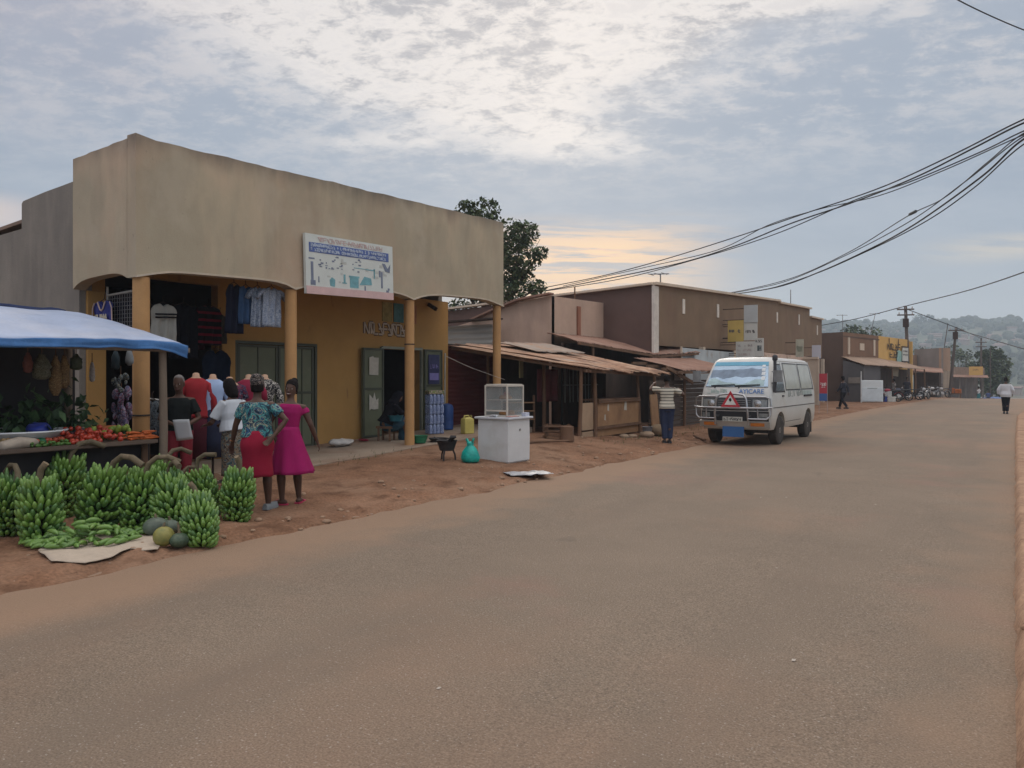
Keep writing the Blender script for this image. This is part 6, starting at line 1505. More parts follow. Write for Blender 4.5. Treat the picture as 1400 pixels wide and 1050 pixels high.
# seated woman in the doorway
p = P(527, 606, 17.2); z0 = slabz(14.0)
st = MB(); st.box(-.18, .18, -.16, .16, .28, .33)
for a in (-.15, .12):
    for b2 in (-.13, .10): st.box(a, a + .035, b2, b2 + .035, 0, .28)
sp3 = onx(528, 600, -11.75); so_ = st.build("stool", TIMBER); so_.location = (-11.75, sp3.y, slabz(sp3.y) + .012); so_.rotation_euler = (0, 0, .3); tag(so_, "low wooden stool under the woman sitting at the shop door", "stool")
J = person("woman in black head cover sitting low at the open green shop door", (-11.75, sp3.y, slabz(sp3.y) + .012), VIEW - R(62), 1.62,
    dict(pelvis=(0, 0, .42), lean=.42, nod=.05, turn=R(-12), knee_l=(-.15, .40, .46), knee_r=(.15, .40, .46), ankle_l=(-.14, .42, .085), ankle_r=(.14, .46, .085), elbow_l=(-.26, .26, .66), wrist_l=(-.10, .44, .62), elbow_r=(.26, .26, .66), wrist_r=(.10, .46, .62), palm_l=(.5, 0, -.5), palm_r=(-.5, 0, -.5)), skin=SKINB, voxel=.011)
BLKC = M("black_cloth", (.012, .012, .017), .95, .25, 6, spec=.1)
top(J, BLKC, "robe", z0=-.04, sleeve=1.7, infl=.035, loose=.05, slv_r=.08)
mb = MB(); hp = J["hp"]; mb.rings([ringz(hp(0, yy, z), w_, w_ + .02, 20, J["hr"], 2) for z, w_, yy in ((-.16, .14, -.04), (-.08, .10, -.035), (0, .088, -.03), (.08, .090, -.026), (.15, .086, -.012), (.20, .058, -.008), (.215, .02, -.008))]); mb.build("head_cover", BLKC, J["root"], 180)
mb = MB()
mb.limb([(0, .05, .40), (0, .25, .44), (0, .44, .42), (0, .50, .22), (0, .50, .06)], [.20, .22, .20, .19, .20], 14); mb.build("skirt", M("teal_navy_skirt", (.02, .065, .10), .85, .3, 5), J["root"], 180); face_bits(J)
# walking man in dark clothes
p = G(1153, 559.5); J = person("man in dark clothes walking on the dirt near the slate coloured shed", (p.x, p.y, g(p.x, p.y)), VIEW + R(35), 1.70,
    dict(lean=.03, knee_r=(.09, .16, .50), ankle_r=(.10, .28, .10), knee_l=(-.09, .02, .50), ankle_l=(-.10, -.27, .12), elbow_l=(-.25, .04, 1.10), wrist_l=(-.24, .22, .92), elbow_r=(.26, -.10, 1.10), wrist_r=(.26, -.14, .86)), voxel=.014)
top(J, M("dark_jacket", (.014, .017, .028), .9, .2, 5), "jacket", z0=-.06, sleeve=1.9, infl=.025, slv_r=.07); trousers(J, BLKC); hair(J, HAIR, .10, .006); shoes(J, BLK, "shoe")
# walking man in white shirt on the road
p = G(1375, 565.5); J = person("man in loose white shirt and black trousers walking away along the road", (p.x, p.y, .012), VIEW - R(34), 1.70,
    dict(build=1.08, lean=.02, nod=.05, knee_l=(-.075, .10, .50), ankle_l=(-.07, .10, .085), ankle_r=(.06, -.10, .09), knee_r=(.075, .04, .49), elbow_l=(-.29, -.03, 1.12), wrist_l=(-.28, .05, .88), elbow_r=(.29, -.02, 1.12), wrist_r=(.27, .12, .90)), voxel=.014)
top(J, M("white_shirt", (.52, .54, .56), .85, .06, 5), "shirt", z0=-.14, sleeve=1.8, infl=.045, loose=.02, slv_r=.085); trousers(J, BLKC); hair(J, HAIR, .08, .008); shoes(J, BLK, "shoe")
# far figures
for px, py, Z, h, fc, tcol, bcol, lb in ((1338, 540, 84, 1.66, .4, (.5, .5, .5), (.03, .14, .15), "distant woman in pale top and teal skirt at the street end"), (1351, 538.5, 89, 1.66, 2.6, (.05, .08, .2), (.05, .06, .1), "distant person in blue beside the blue motorbike"), (1240, 549, 57.5, 1.7, 2.8, (.02, .02, .03), (.02, .02, .03), "dark figure standing between the motorbikes and the yellow pillar"), (1222, 551, 54.8, 1.6, 1.4, (.24, .22, .2), (.03, .03, .05), "person in grey top by the stacked crates under the awning")):
    p = P(px, py, Z); J = person(lb, (p.x, p.y, gz(p.x, p.y) if p.x < road_left(p.y) else zfar(p.y) + .01), VIEW + fc, h, {}, voxel=.022)
    top(J, M("far_top_%d" % px, tcol, .9), "top", z0=-.04, sleeve=.7, infl=.025); trousers(J, M("far_bottom_%d" % px, bcol, .9)) if px != 1338 else skirt(J, M("far_bottom_%d" % px, bcol, .9), 1.0, .25, .17, .22); hair(J, HAIR, .08, .008)
# ------------------------------------------------------------------ the produce stall
TARP = M("tarp_sky_sheen", (.33, .41, .56), .42, .12, 1.5, bump=.3, bscale=14, spec=.5); overlay(TARP, (.50, .53, .60), 1.2, .45, .7, amount=.7, seed=3); overlay(TARP, (.22, .20, .20), 3.0, .66, .74, (1, 3, 1), .6, 6)  # pale sky reflection painted into the colour of the tarpaulin's top
TARPD = M("tarp_underside", (.05, .11, .25), .6, .2, 2, bump=.3, bscale=14)
stl = empty("produce_stall", (-9.8, 4.4, 0), 0, "produce stall with a blue tarpaulin roof on wooden posts and a plank table", "stall")
def tarp(u, v):      # u along the street, v from the front edge to the back
    y = lerp(-.6, lerp(6.10, 5.55, v ** .8), u); x = lerp(-9.10, -11.05, v)
    z = lerp(2.15, 2.64, v ** .85) + .05 * math.sin(math.pi * v) - .02 * math.sin(y * 2.1) * (1 - v)
    z += .018 * noise.noise(V((x * 3, y * 3, 2))) + .03 * noise.noise(V((x * 1.1, y * 1.3, 0))) - .02 * math.sin(v * math.pi) * math.sin(y * 1.7) ** 2
    if u > .97: z -= .03 * (u - .97) / .03
    return V((x, y, z))
mb = MB(); mb.grid(tarp, 70, 22); put(mb.build("tarpaulin", TARP, None, 180, solid=.006), stl)
mb = MB()
def flap(u, v):
    p = tarp(u, 0); n_ = noise.noise(V((p.y * 2.2, v * 2, 0))); f = noise.noise(V((p.y * 6, 1, 0)))
    return p + V((.03 + .035 * n_ * v + .02 * f * v, 0, .005 - v * (.105 + .03 * noise.noise(V((p.y * 1.6, 4, 0))) + (.06 * smooth(.93, .99, u)))))
mb.grid(flap, 110, 6); put(mb.build("front_flap", M("tarp_edge", (.055, .17, .40), .42, .25, 3, bump=.4, bscale=18), None, 180, solid=.005), stl)
mb = MB(); mb.grid(lambda u, v: tarp(1, u) + V((0, .012 + .02 * math.sin(u * 9) * v, -.005 - v * (.05 + .04 * math.sin(u * 5) ** 2))), 20, 3); put(mb.build("side_flap", M("tarp_edge", (.055, .17, .40)), None, 180, solid=.005), stl)
mb = MB(); mb.grid(lambda u, v: tarp(u, 1) + V((-.01, 0, -.02 + .06 * v + .02 * noise.noise(V((u * 30, v, 0))))), 60, 2); put(mb.build("back_hem", M("tarp_navy", (.02, .035, .10), .7), None, 180, solid=.01), stl)
STPO = M("grey_pole", (.20, .155, .115), .9, .22, 3, stretch=(1, 1, .2), bump=.3, bscale=40)
for k, (xx, yy, zt) in enumerate(((-9.24, 5.84, 2.10), (-9.24, 2.2, 2.1), (-10.9, 5.5, 2.6), (-10.9, 1.8, 2.6))):
    post((xx, yy, -.05), (xx + .01, yy, zt), .105, stl, STPO, sd=k)
mb = MB(); mb.bar((-9.2, -.4, 2.07), (-9.2, 6.2, 2.07), .05, .06); mb.bar((-10.95, -.4, 2.56), (-10.95, 5.6, 2.56), .05, .06); mb.bar((-9.2, 5.95, 2.06), (-10.95, 5.55, 2.56), .05, .05); put(mb.build("pole_beam", STPO), stl)
mb = MB(); mb.box(-10.6, -9.24, .5, 5.75, .86, .895); mb.box(-9.27, -9.215, .5, 5.77, .872, .915); put(mb.build("table_top", M("stall_plank", (.11, .08, .06), .9, .25, 2, stretch=(1, .3, 1), bump=.2)), stl)
mb = MB(); mb.box(-9.30, -9.26, .5, 5.85, .42, .55); put(mb.build("cross_plank", TIMBER), stl)
for y in (1.2, 3.4, 5.7): post((-9.4, y, -.05), (-9.4, y, .86), .09, stl, name="table_leg", sd=y)
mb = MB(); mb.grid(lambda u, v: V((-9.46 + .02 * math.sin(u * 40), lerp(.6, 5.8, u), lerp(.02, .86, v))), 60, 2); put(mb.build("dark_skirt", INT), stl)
mb = MB(); mb.grid(lambda u, v: V((-11.12 + .03 * math.sin(u * 30), lerp(-.6, 5.72, u), lerp(.0, 2.55, v))), 60, 2); put(mb.build("shade_sheet", INT, None, 180), stl)  # dark sheet added to stand for the shade at the back of the stall

def scatter(name, mesh_list, mats, spots, label, cat, group, seed=0):
    """individual countable things that share meshes"""
    r = random.Random(seed); protos = []
    for me in mesh_list:
        me.materials.clear()
    for i, (loc, rot, sc_) in enumerate(spots):
        me = mesh_list[i % len(mesh_list)]
        if not me.materials: me.materials.append(mats[mesh_list.index(me) % len(mats)]); me.polygons.foreach_set("use_smooth", [True] * len(me.polygons))
        o = bpy.data.objects.new(name, me); COL.objects.link(o); o.location = loc; o.rotation_euler = rot; o.scale = (sc_,) * 3 if not isinstance(sc_, tuple) else sc_
        tag(o, label, cat, group)
TT = .905
def tomato(sx=1):
    mb = MB(); mb.ball((0, 0, 0), .034, 12, 8, 1, 1, .86); me = mb.mesh("tomato"); return me
r = random.Random(2); sp_ = []
for i in range(64):
    y = r.uniform(4.72, 5.42); x = -9.34 - r.random() ** 1.2 * .42; lay_ = r.choice((0, 0, 1, 1, 2)); x -= lay_ * .04
    sp_.append(((x, y, TT + .03 + lay_ * .045 + (-9.34 - x) * .10), (r.random() * 3, r.random() * 3, 0), r.uniform(.85, 1.15)))
scatter("tomato", [tomato()], [M("tomato_red", (.42, .045, .02), .35, .3, 20, spec=.5)], sp_, "ripe tomato heaped in the middle of the stall table", "tomato", "tomatoes heaped on the stall", 1)
sp_ = []
for i in range(26):
    sp_.append(((-9.40 - r.random() * .25, r.uniform(4.35, 4.75), TT + .03 + r.choice((0, .04))), (r.random() * 3, r.random() * 3, 0), r.uniform(.75, 1.0)))
scatter("tomato", [tomato()], [M("tomato_dull", (.34, .06, .025), .4, .4, 20)], sp_, "smaller dull tomato in the sparse heap nearer the basin", "tomato", "smaller tomatoes near the basin", 1)
def longfruit(L_, r0, n=6):
    mb = MB(); mb.tube([(0, 0, 0), (L_ * .3, .006, 0), (L_ * .7, .0, 0), (L_, -.01, 0)], [r0 * .9, r0, r0 * .7, r0 * .15], 8); return mb.mesh("carrot")
sp_ = [((-9.33 - r.random() * .32, r.uniform(5.45, 5.80), TT + .02 + r.choice((0, .035, .07))), (0, r.uniform(-.1, .1), r.uniform(1.0, 2.2)), r.uniform(.8, 1.1)) for i in range(26)]
scatter("carrot", [longfruit(.17, .019)], [M("carrot_orange", (.50, .11, .02), .5, .2, 12)], sp_, "orange carrot in the pile beside the stall post", "carrot", "carrots by the stall post", 2)
mb = MB(); mb.ball((0, 0, 0), .03, 10, 7, .8, .8, 1.3); gp_ = mb.mesh("green_pepper")
sp_ = [((-9.33 - r.random() * .2, r.uniform(4.25, 4.75), TT + .022 + r.choice((0, 0, .03))), (r.random() * 3, 1.3, r.random() * 6), r.uniform(.6, .95)) for i in range(40)]
scatter("green_pepper", [gp_], [M("pepper_green", (.07, .16, .03), .35, .3, 20)], sp_, "small green pepper strewn along the front of the stall table", "pepper", "green peppers on the stall", 3)
sp_ = [((-9.72 - r.random() * .25, r.uniform(5.15, 5.75), TT + .045 + r.choice((0, .05, .09))), (r.random() * 3, r.random(), r.random() * 6), r.uniform(1.2, 1.7)) for i in range(22)]
scatter("lime_fruit", [gp_.copy()], [M("lime_green", (.23, .32, .05), .4, .25, 15)], sp_, "yellow green fruit in the heap behind the carrots", "fruit", "yellow green fruit behind the carrots", 4)
mb = MB(); mb.ball((0, 0, 0), .03, 10, 7, 1, 1, .9); on_ = mb.mesh("red_onion")
sp_ = [((-9.78 - r.random() * .3, r.uniform(4.75, 5.35), TT + .03 + r.choice((0, .04, .07))), (r.random() * 3, r.random(), 0), r.uniform(.8, 1.2)) for i in range(36)]
scatter("red_onion", [on_], [M("onion_purple", (.10, .035, .05), .4, .4, 14)], sp_, "dark red onion heaped behind the tomatoes", "onion", "red onions behind the tomatoes", 5)
sp_ = [((-9.38 - r.random() * .3, r.uniform(3.7, 4.15), TT + .03 + r.choice((0, .035, .06))), (r.random() * 3, r.random(), 0), r.uniform(.9, 1.25)) for i in range(40)]
scatter("potato", [on_.copy()], [M("potato_tan", (.30, .21, .10), .8, .3, 14)], sp_, "tan potato in the pile at the near end of the stall table", "potato", "potatoes at the near end of the stall", 6)
# basin, cloth, wrapped sack, bags
bs = empty("basin", (-9.98, 4.40, TT), 0, "wide white enamel basin with a thick rim on the stall table", "basin")
mb = MB(); mb.lathe([(.02, .0), (.36, 0), (.50, .10), (.56, .15), (.575, .165), (.565, .18), (.50, .165), (.44, .10), (.34, .03), (.02, .025)], 32); mb.build("bowl", M("enamel_white", (.55, .58, .60), .4, .08, 4), bs, 40)
mb = MB(); mb.ball((-9.93, 4.66, TT + .17), .13, 14, 9, 1.2, 1, .7)
for i, p in enumerate(mb.v): mb.v[i] = p + V((noise.noise(p * 8), noise.noise(p * 8 + V((3, 0, 0))), noise.noise(p * 9))) * .03
tag(mb.build("plastic_bag", M("royal_blue_bag", (.03, .05, .30), .45, .25, 6), smooth_angle=180), "royal blue plastic bag bundled in the white basin", "bag")
mb = MB(); mb.limb([(-9.34, 4.02, TT + .05), (-9.38, 4.2, TT + .07), (-9.46, 4.40, TT + .05)], [.055, .075, .05], 12)
for i, p in enumerate(mb.v): mb.v[i] = p + V((noise.noise(p * 12), noise.noise(p * 12 + V((3, 0, 0))), noise.noise(p * 12 + V((0, 3, 0))))) * .02
tag(mb.build("sack", M("pale_sack", (.42, .36, .29), .9, .2, 8), smooth_angle=180), "rolled pale sack at the front of the stall table", "sack")
mb = MB(); mb.box(-10.35, -9.98, 5.05, 5.42, TT, TT + .13); tag(mb.build("crate", M("blue_crate", (.05, .09, .16), .6), bevel=.015), "low blue crate behind the red onions", "crate")
mb = MB(); mb.box(-10.2, -9.92, 5.44, 5.74, TT + .002, TT + .16); tag(mb.build("crate", M("orange_crate", (.42, .12, .03), .6), bevel=.015), "orange plastic crate behind the heap of tomatoes", "crate")
mb = MB(); mb.ball((-9.52, 4.48, TT + .05), .08, 12, 8, 1.2, .9, .7); tag(mb.build("plastic_bag", M("deep_green_bag", (.01, .12, .05), .5), smooth_angle=180), "small deep green bag beside the rolled sack", "bag")
# leafy greens heaped at the back
def leafheap(c, rad, n, mats, name, label, cat, s=.13, sq=.6):
    r = random.Random(int(c[1] * 100)); mb = MB(); c = V(c)
    for k in range(n):
        q = V((r.gauss(0, .5), r.gauss(0, .5), abs(r.gauss(0, .5)) * sq)) * rad; mt = Euler((r.uniform(-1.2, 1.2), r.uniform(-1.2, 1.2), r.uniform(0, 6.3))).to_matrix(); ss = s * r.uniform(.6, 1.3); mb.cm = r.choice(range(len(mats)))
        mb._add([c + q + mt @ V(v) * ss for v in ((-.5, 0, 0), (-.1, -.3, .05), (.5, 0, -.08), (-.1, .3, .05))], [(0, 1, 2, 3)])
    return tag(mb.build(name, mats, fixn=False), label, cat)
DG = M("greens_dark", (.025, .055, .022), .7, .4, 6); MG = M("greens_mid", (.05, .10, .035), .7, .4, 6)
leafheap((-10.45, 5.0, TT), .55, 420, [DG, MG], "leafy_greens", "heap of dark leafy greens at the back of the stall table", "greens", .16, .9)
leafheap((-10.42, 4.35, TT), .5, 300, [DG, DG, MG], "leafy_greens", "flatter heap of dark greens behind the white basin", "greens", .16, .5)
leafheap((-9.75, 5.72, TT + .02), .16, 60, [MG], "leafy_greens", "small bunch of green leaves beside the carrots", "greens", .09, .5)
# hanging strings and bags under the tarpaulin
def hanging(x, y, zt, w_, h_, mat, label, cat, lumps=10, name="hanging_bundle"):
    r = random.Random(int(y * 1000)); rt = empty(name, (x, y, zt), 0, label, cat, "goods strung under the stall roof"); mb = MB()
    mb.tube([(0, 0, .12), (0, 0, -.02)], .006, 5); mb.build("string", TIMBER, rt)
    mb = MB(); rs = []
    for k in range(lumps + 1):
        t = k / lumps; ww = w_ * (.35 + .65 * min(1, t * 3)) * (1 + .18 * r.uniform(-1, 1)); ww *= (.4 if k == lumps else 1)
        rs.append([V((ww * .5 * math.cos(a) * (1 + .12 * r.uniform(-1, 1)), ww * .5 * math.sin(a), -t * h_)) for a in [2 * math.pi * j / 10 for j in range(10)]])
    if cat in ("bags", "packets"):
        for k in range(26 if cat == "bags" else 18):
            zz = -h_ * r.random(); ww = w_ * (.55 if cat == "bags" else .5)
            mb.ball((r.uniform(-ww, ww), r.uniform(-.06, .06), zz), .055 if cat == "bags" else .035, 8, 6, r.uniform(.6, 1.1), .45, r.uniform(.9, 1.7), Euler((r.uniform(-.3, .3), r.uniform(-.4, .4), r.uniform(0, 6))).to_matrix())
    else: mb.rings(rs)
    mb.build("bundle", mat, rt, 180); return rt
OCH = palette(M("dry_ochre", (.3, .2, .1), .85), [(.20, .12, .05), (.14, .08, .035), (.27, .18, .08), (.10, .06, .03), (.23, .15, .06)], 30, detail=4)
GRN = palette(M("dry_grey_green", (.2, .2, .1), .85), [(.12, .11, .07), (.16, .15, .10), (.08, .08, .05), (.20, .19, .14)], 34, detail=4)
def hx(px, pt, pb, w_, mat, label, x=-10.0, cat="bundle", lumps=10):
    a = onx(px, pt, x); b2 = onx(px, pb, x); hanging(a.x, a.y, a.z, w_, a.z - b2.z, mat, label, cat, lumps)
hx(38, 482, 510, .10, M("dry_red", (.16, .06, .045), .85, .3, 20), "short reddish bundle hanging deepest in the stall shade")
hx(57, 484, 519, .20, GRN, "wide grey green bundle hanging under the stall roof")
hx(76, 486, 541, .13, OCH, "long ochre string of dried goods hanging to the lowest point")
hx(88, 486, 531, .12, OCH, "ochre string with a pale tip beside the longest one")
hx(104, 484, 506, .14, M("dry_green", (.06, .075, .045), .85, .4, 20), "short dark green bundle hanging beside the ochre strings")
hx(126, 495, 522, .07, M("garlic_grey", (.33, .30, .28), .8, .3, 30), "thin string of pale garlic hanging before the orange pilaster", -10.2, "garlic", 14)
BAGM = palette(M("printed_bags", (.2, .2, .3), .6), [(.14, .11, .20), (.07, .08, .16), (.30, .26, .33), (.18, .05, .10), (.10, .13, .22), (.05, .05, .09)], 16)
hx(166, 535, 585, .26, BAGM, "cluster of violet printed plastic bags hanging by the corner column", -10.5, "bags", 12)
hx(165, 512, 538, .22, palette(M("packet_strip", (.2, .2, .2), .6), [(.02, .03, .04), (.20, .24, .25), (.02, .03, .04), (.26, .24, .18), (.02, .05, .06)], 26), "strip of small packets above the violet bags", -10.55, "packets", 8)
hx(158, 480, 506, .10, M("dark_teal_cloth", (.02, .035, .045), .9), "dark cloth strip hanging above the packets", -10.6, "cloth", 6)
hx(177, 478, 500, .10, M("grey_cloth_strip", (.20, .22, .23), .9, .2, 8), "grey cloth strip hanging against the corner column", -10.45, "cloth", 6)

# ------------------------------------------------------------------ green banana bunches
BG = M("banana_green", (.13, .245, .045), .36, .22, 9, spec=.5); overlay(BG, (.21, .31, .07), 4, .52, .72, amount=.6, seed=4); overlay(BG, (.03, .05, .02), 24, .68, .75, amount=.5, seed=8)
BG2 = M("banana_dark", (.065, .15, .036), .42, .22, 9, spec=.5); overlay(BG2, (.13, .22, .055), 4, .52, .72, amount=.5, seed=1)
STK = M("banana_stalk", (.125, .10, .06), .85, .3, 5, bump=.3, bscale=40); overlay(STK, (.36, .27, .17), 6, .55, .72, amount=.6, seed=3); overlay(STK, (.10, .08, .045), 9, .6, .74, amount=.6, seed=7)
def banana_tier(nf, R0, ln, rad, up_, seed):
    r = random.Random(seed); mb = MB()
    for row in range(2):
        for k in range(nf):
            a = 2 * math.pi * (k + .5 * row) / nf + r.uniform(-.07, .07); u_ = up_ * r.uniform(.85, 1.2); l_ = ln * r.uniform(.88, 1.1); z0 = -.03 * row + r.uniform(-.008, .008); ro = R0 * (1 - .12 * row)
            ca, sa_ = math.cos(a), math.sin(a); tw = r.uniform(-.10, .10)
            def q(rr_, z, t_): return V((rr_ * math.cos(a + tw * t_), rr_ * math.sin(a + tw * t_), z + z0))
            pts = [q(.04, 0, 0), q(.04 + ro * .50, -.005, .2), q(.04 + ro * .86, l_ * .10 * u_, .5), q(.04 + ro * 1.10, l_ * .30 * u_, .8), q(.04 + ro * 1.24, l_ * .56 * u_, 1), q(.04 + ro * 1.31, l_ * .74 * u_, 1.05)]
            mb.tube(pts, [rad * .5, rad * .72, rad * 1.0, rad * 1.04, rad * .82, rad * .30], 8)
    return mb
def make_bunch(seed, nt, tier_h, R0, stalk_pts):
    r = random.Random(seed); rt = empty("banana_bunch", (0, 0, 0))
    mb = MB(); mb.tube([(0, 0, .02), (0, 0, nt * tier_h * .5), (0, 0, nt * tier_h)] + stalk_pts, [.03, .035, .036] + [.032, .032, .033, .036][:len(stalk_pts)], 10); mb.build("stalk", STK, rt, 60)
    for t in range(nt):
        f = t / (nt - 1); prof = .40 + .56 * math.sin(math.pi * (.20 + .70 * f))
        mb = banana_tier(int(7.5 + 3.0 * prof), R0 * prof, .125 + .02 * f, .0255, .55 + .75 * f ** 1.5, seed * 50 + t)
        o = mb.build("banana_hand", BG if (t + seed) % 3 else BG2, rt, 180, fixn=True); o.location = (0, 0, .03 + t * tier_h); o.rotation_euler = (r.uniform(-.10, .10), r.uniform(-.10, .10), r.uniform(0, 6))
    return rt
arcs = [[(.02, 0, .78), (.10, 0, .87), (.22, .02, .89), (.36, .05, .84)], [(.03, 0, .74), (.12, -.02, .80), (.24, -.06, .78), (.34, -.10, .68)], [(0, 0, .78), (.06, 0, .90), (.17, .03, .94), (.33, .06, .90)], [(-.01, 0, .68), (-.03, .01, .76), (-.08, .02, .82)]]
protos = [make_bunch(1, 11, .058, .165, arcs[0]), make_bunch(2, 11, .056, .175, arcs[1]), make_bunch(3, 12, .054, .155, arcs[2]), make_bunch(4, 10, .058, .150, arcs[3])]
used = set()
def bunch(px, py, Z, k, rot, sc_, label, dz_=0.0):
    pr = protos[k]
    o = pr if k not in used else copy_tree(pr)
    used.add(k); p = G(px, py); x, y = p.x, p.y; sc_ *= .89
    o.location = (x, y, gz(x, y) + dz_); o.rotation_euler = rot; o.scale = (sc_,) * 3
    tag(o, label, "bananas", "green banana bunches standing before the stall"); return o
VR = math.degrees(TH)
def rz(d): return R(VR + d)
bunch(10, 731, 8.45, 1, (.10, -.14, rz(160)), 1.0, "banana bunch cut by the picture edge, dark stalk arching over it")
bunch(57, 742, 7.95, 3, (.03, .05, rz(200)), 1.10, "upright banana bunch closest to the loose plantain pile's outer end")
bunch(78, 706, 8.75, 2, (.08, .20, rz(30)), 1.10, "tall banana bunch standing behind the upright one, crown higher")
bunch(128, 727, 8.35, 0, (-.10, .24, rz(-20)), 1.12, "fat banana bunch right behind the loose plantains, leaning over")
bunch(186, 723, 8.65, 0, (-.06, .14, rz(12)), 1.02, "banana bunch between the fat one and the tilted one, long pale stalk end")
bunch(240, 724, 8.75, 1, (-.18, -.42, rz(-25)), 1.0, "tilted banana bunch with splayed fingers above the pumpkins")
bunch(277, 747, 8.0, 3, (-.42, .22, rz(60)), .92, "small banana bunch lying nearest the road beside the pumpkins")
bunch(287, 708, 9.1, 2, (.10, -.22, rz(-15)), .88, "banana bunch with a pale stalk near the red skirt woman")
bunch(322, 711, 9.15, 3, (.03, .12, rz(80)), 1.0, "banana bunch standing closest to the two women")
bunch(210, 697, 9.55, 2, (.06, .22, rz(35)), .95, "banana bunch at the back with a thick stalk bent towards the road")
bunch(28, 706, 9.0, 0, (.05, .06, rz(100)), .85, "short banana bunch at the back by the table front")
bunch(250, 695, 9.8, 1, (.06, -.08, rz(70)), .72, "low banana bunch at the back below the stall post")
mb = MB(); a = P(311, 711, 8.75); a.z = gz(a.x, a.y) + .05; b2 = P(302, 692, 8.9); b2.z = a.z + .17
mb.tube([a, a.lerp(b2, .5) + V((0, 0, .01)), b2], [.030, .027, .028], 10); tag(mb.build("banana_stalk", STK, smooth_angle=60), "cut pale stalk stub leaning between two banana bunches", "stalk")
# sacking and loose plantains
mp = [(52, 756), (70, 772), (116, 774), (150, 766), (178, 754), (192, 757), (216, 756), (219, 748), (208, 736), (170, 732), (120, 728), (78, 738)]
pts = [G(a, b2) for a, b2 in mp]; cen = sum(pts, V((0, 0, 0))) / len(pts)
mb = MB()
def mat_pt(u, v):
    a = u * len(pts); i = int(a) % len(pts); f = a - int(a); e = pts[i].lerp(pts[(i + 1) % len(pts)], f)
    p = cen.lerp(e, v); return V((p.x, p.y, gz(p.x, p.y) + .018 + .016 * noise.noise(V((p.x * 6, p.y * 6, 0))) + .010 * v))
mb.grid(mat_pt, 72, 10); tag(mb.build("sacking", M("pale_sacking", (.44, .37, .29), .95, .12, 5, bump=.4, bscale=50), smooth_angle=180, solid=.006), "pale woven sack spread on the dirt under the loose plantains", "sack")
def plantain(seed):
    r = random.Random(seed); b_ = r.uniform(.008, .016); mb = MB(); L_ = .12
    mb.tube([(-L_ / 2 - .02, 0, -.004), (-L_ / 2, 0, .0), (-L_ * .3, 0, b_ * .6), (0, 0, b_), (L_ * .3, 0, b_ * .6), (L_ / 2, 0, -.004), (L_ / 2 + .014, 0, -.008)], [.008, .014, .023, .026, .023, .013, .006], 7); return mb.mesh("plantain")
r = random.Random(21); sp_ = []
for i in range(120):
    while True:
        a, b2 = r.uniform(-1, 1), r.uniform(-1, 1)
        if a * a + b2 * b2 < 1: break
    q = math.sqrt(a * a + b2 * b2); c = G(112, 744); e1 = V((CT, ST, 0)); e2 = V((-ST, CT, 0))
    p = c + e1 * a * .54 + e2 * b2 * .34; lay_ = r.random() * (1 - q) * .24
    sp_.append(((p.x, p.y, gz(p.x, p.y) + .045 + lay_), (r.uniform(-1.2, 1.2), r.uniform(-.25, .25), r.uniform(0, 6.3)), r.uniform(.85, 1.1)))
for a, b2 in ((30, 746), (36, 748), (44, 747), (33, 744), (50, 745), (56, 748), (187, 727), (192, 730), (200, 728), (196, 733), (204, 732), (190, 724)):
    p = G(a, b2); sp_.append(((p.x, p.y, gz(p.x, p.y) + .035), (r.uniform(-.5, .5), 0, r.uniform(0, 6.3)), r.uniform(.9, 1.1)))
PLM = M("plantain_green", (.13, .25, .050), .4, .2, 9, spec=.5); overlay(PLM, (.22, .30, .07), 6, .55, .72, amount=.6, seed=3); overlay(PLM, (.04, .05, .02), 30, .68, .75, amount=.6, seed=5)
PLM2 = M("plantain_deep", (.10, .20, .045), .4, .25, 9, spec=.5)
scatter("plantain", [plantain(1), plantain(2), plantain(3)], [PLM, PLM2, PLM], sp_, "loose green plantain in the pile on the pale sacking", "plantain", "loose green plantains on the sacking", 7)
def gourd(px, py, Z, rad, sz, mat, label, stem=False, ribs=.03):
    p = G(px, py); rt = empty("pumpkin", (p.x, p.y, gz(p.x, p.y)), .4 * px, label, "pumpkin", "pumpkins beside the banana bunches"); mb = MB(); n = 28
    rs = []
    for i in range(13):
        t = math.pi * i / 12; ring = []
        for k in range(n):
            a = 2 * math.pi * k / n; rr_ = rad * max(.03, math.sin(t)) * (1 + ribs * math.cos(a * 8)); ring.append(V((rr_ * math.cos(a), rr_ * math.sin(a), rad * sz * (1 - math.cos(t)) )))
        rs.append(ring)
    mb.rings(rs); mb.build("skin", mat, rt, 180)
    mb = MB(); z = rad * sz * 2; mb.tube([(0, 0, z - .012), (.003, 0, z + .02), (.012, 0, z + (.10 if stem else .035))], [.018, .012, .010], 7); mb.build("stem", STK, rt, 60); return rt
PG = M("pumpkin_green", (.045, .075, .045), .5, .3, 8); overlay(PG, (.16, .20, .12), 9, .58, .72, amount=.6, seed=2)
PGG = M("pumpkin_grey", (.10, .13, .10), .6, .3, 8); overlay(PGG, (.20, .23, .18), 8, .55, .72, amount=.6, seed=4)
PYW = M("pumpkin_olive", (.27, .25, .07), .5, .25, 6); overlay(PYW, (.10, .14, .05), 5, .54, .7, amount=.7, seed=5)
gourd(213, 733, 8.3, .125, .78, PGG, "large grey green pumpkin half behind the others"); gourd(224, 747, 7.85, .10, .98, PYW, "yellow olive pumpkin in front of the grey green one", ribs=.02)
gourd(245, 749, 7.75, .092, .80, PG, "dark green pumpkin with a long stem nearest the road", True); gourd(232, 730, 8.35, .10, .75, PGG, "grey green pumpkin peeping between the tilted bananas and the olive one")

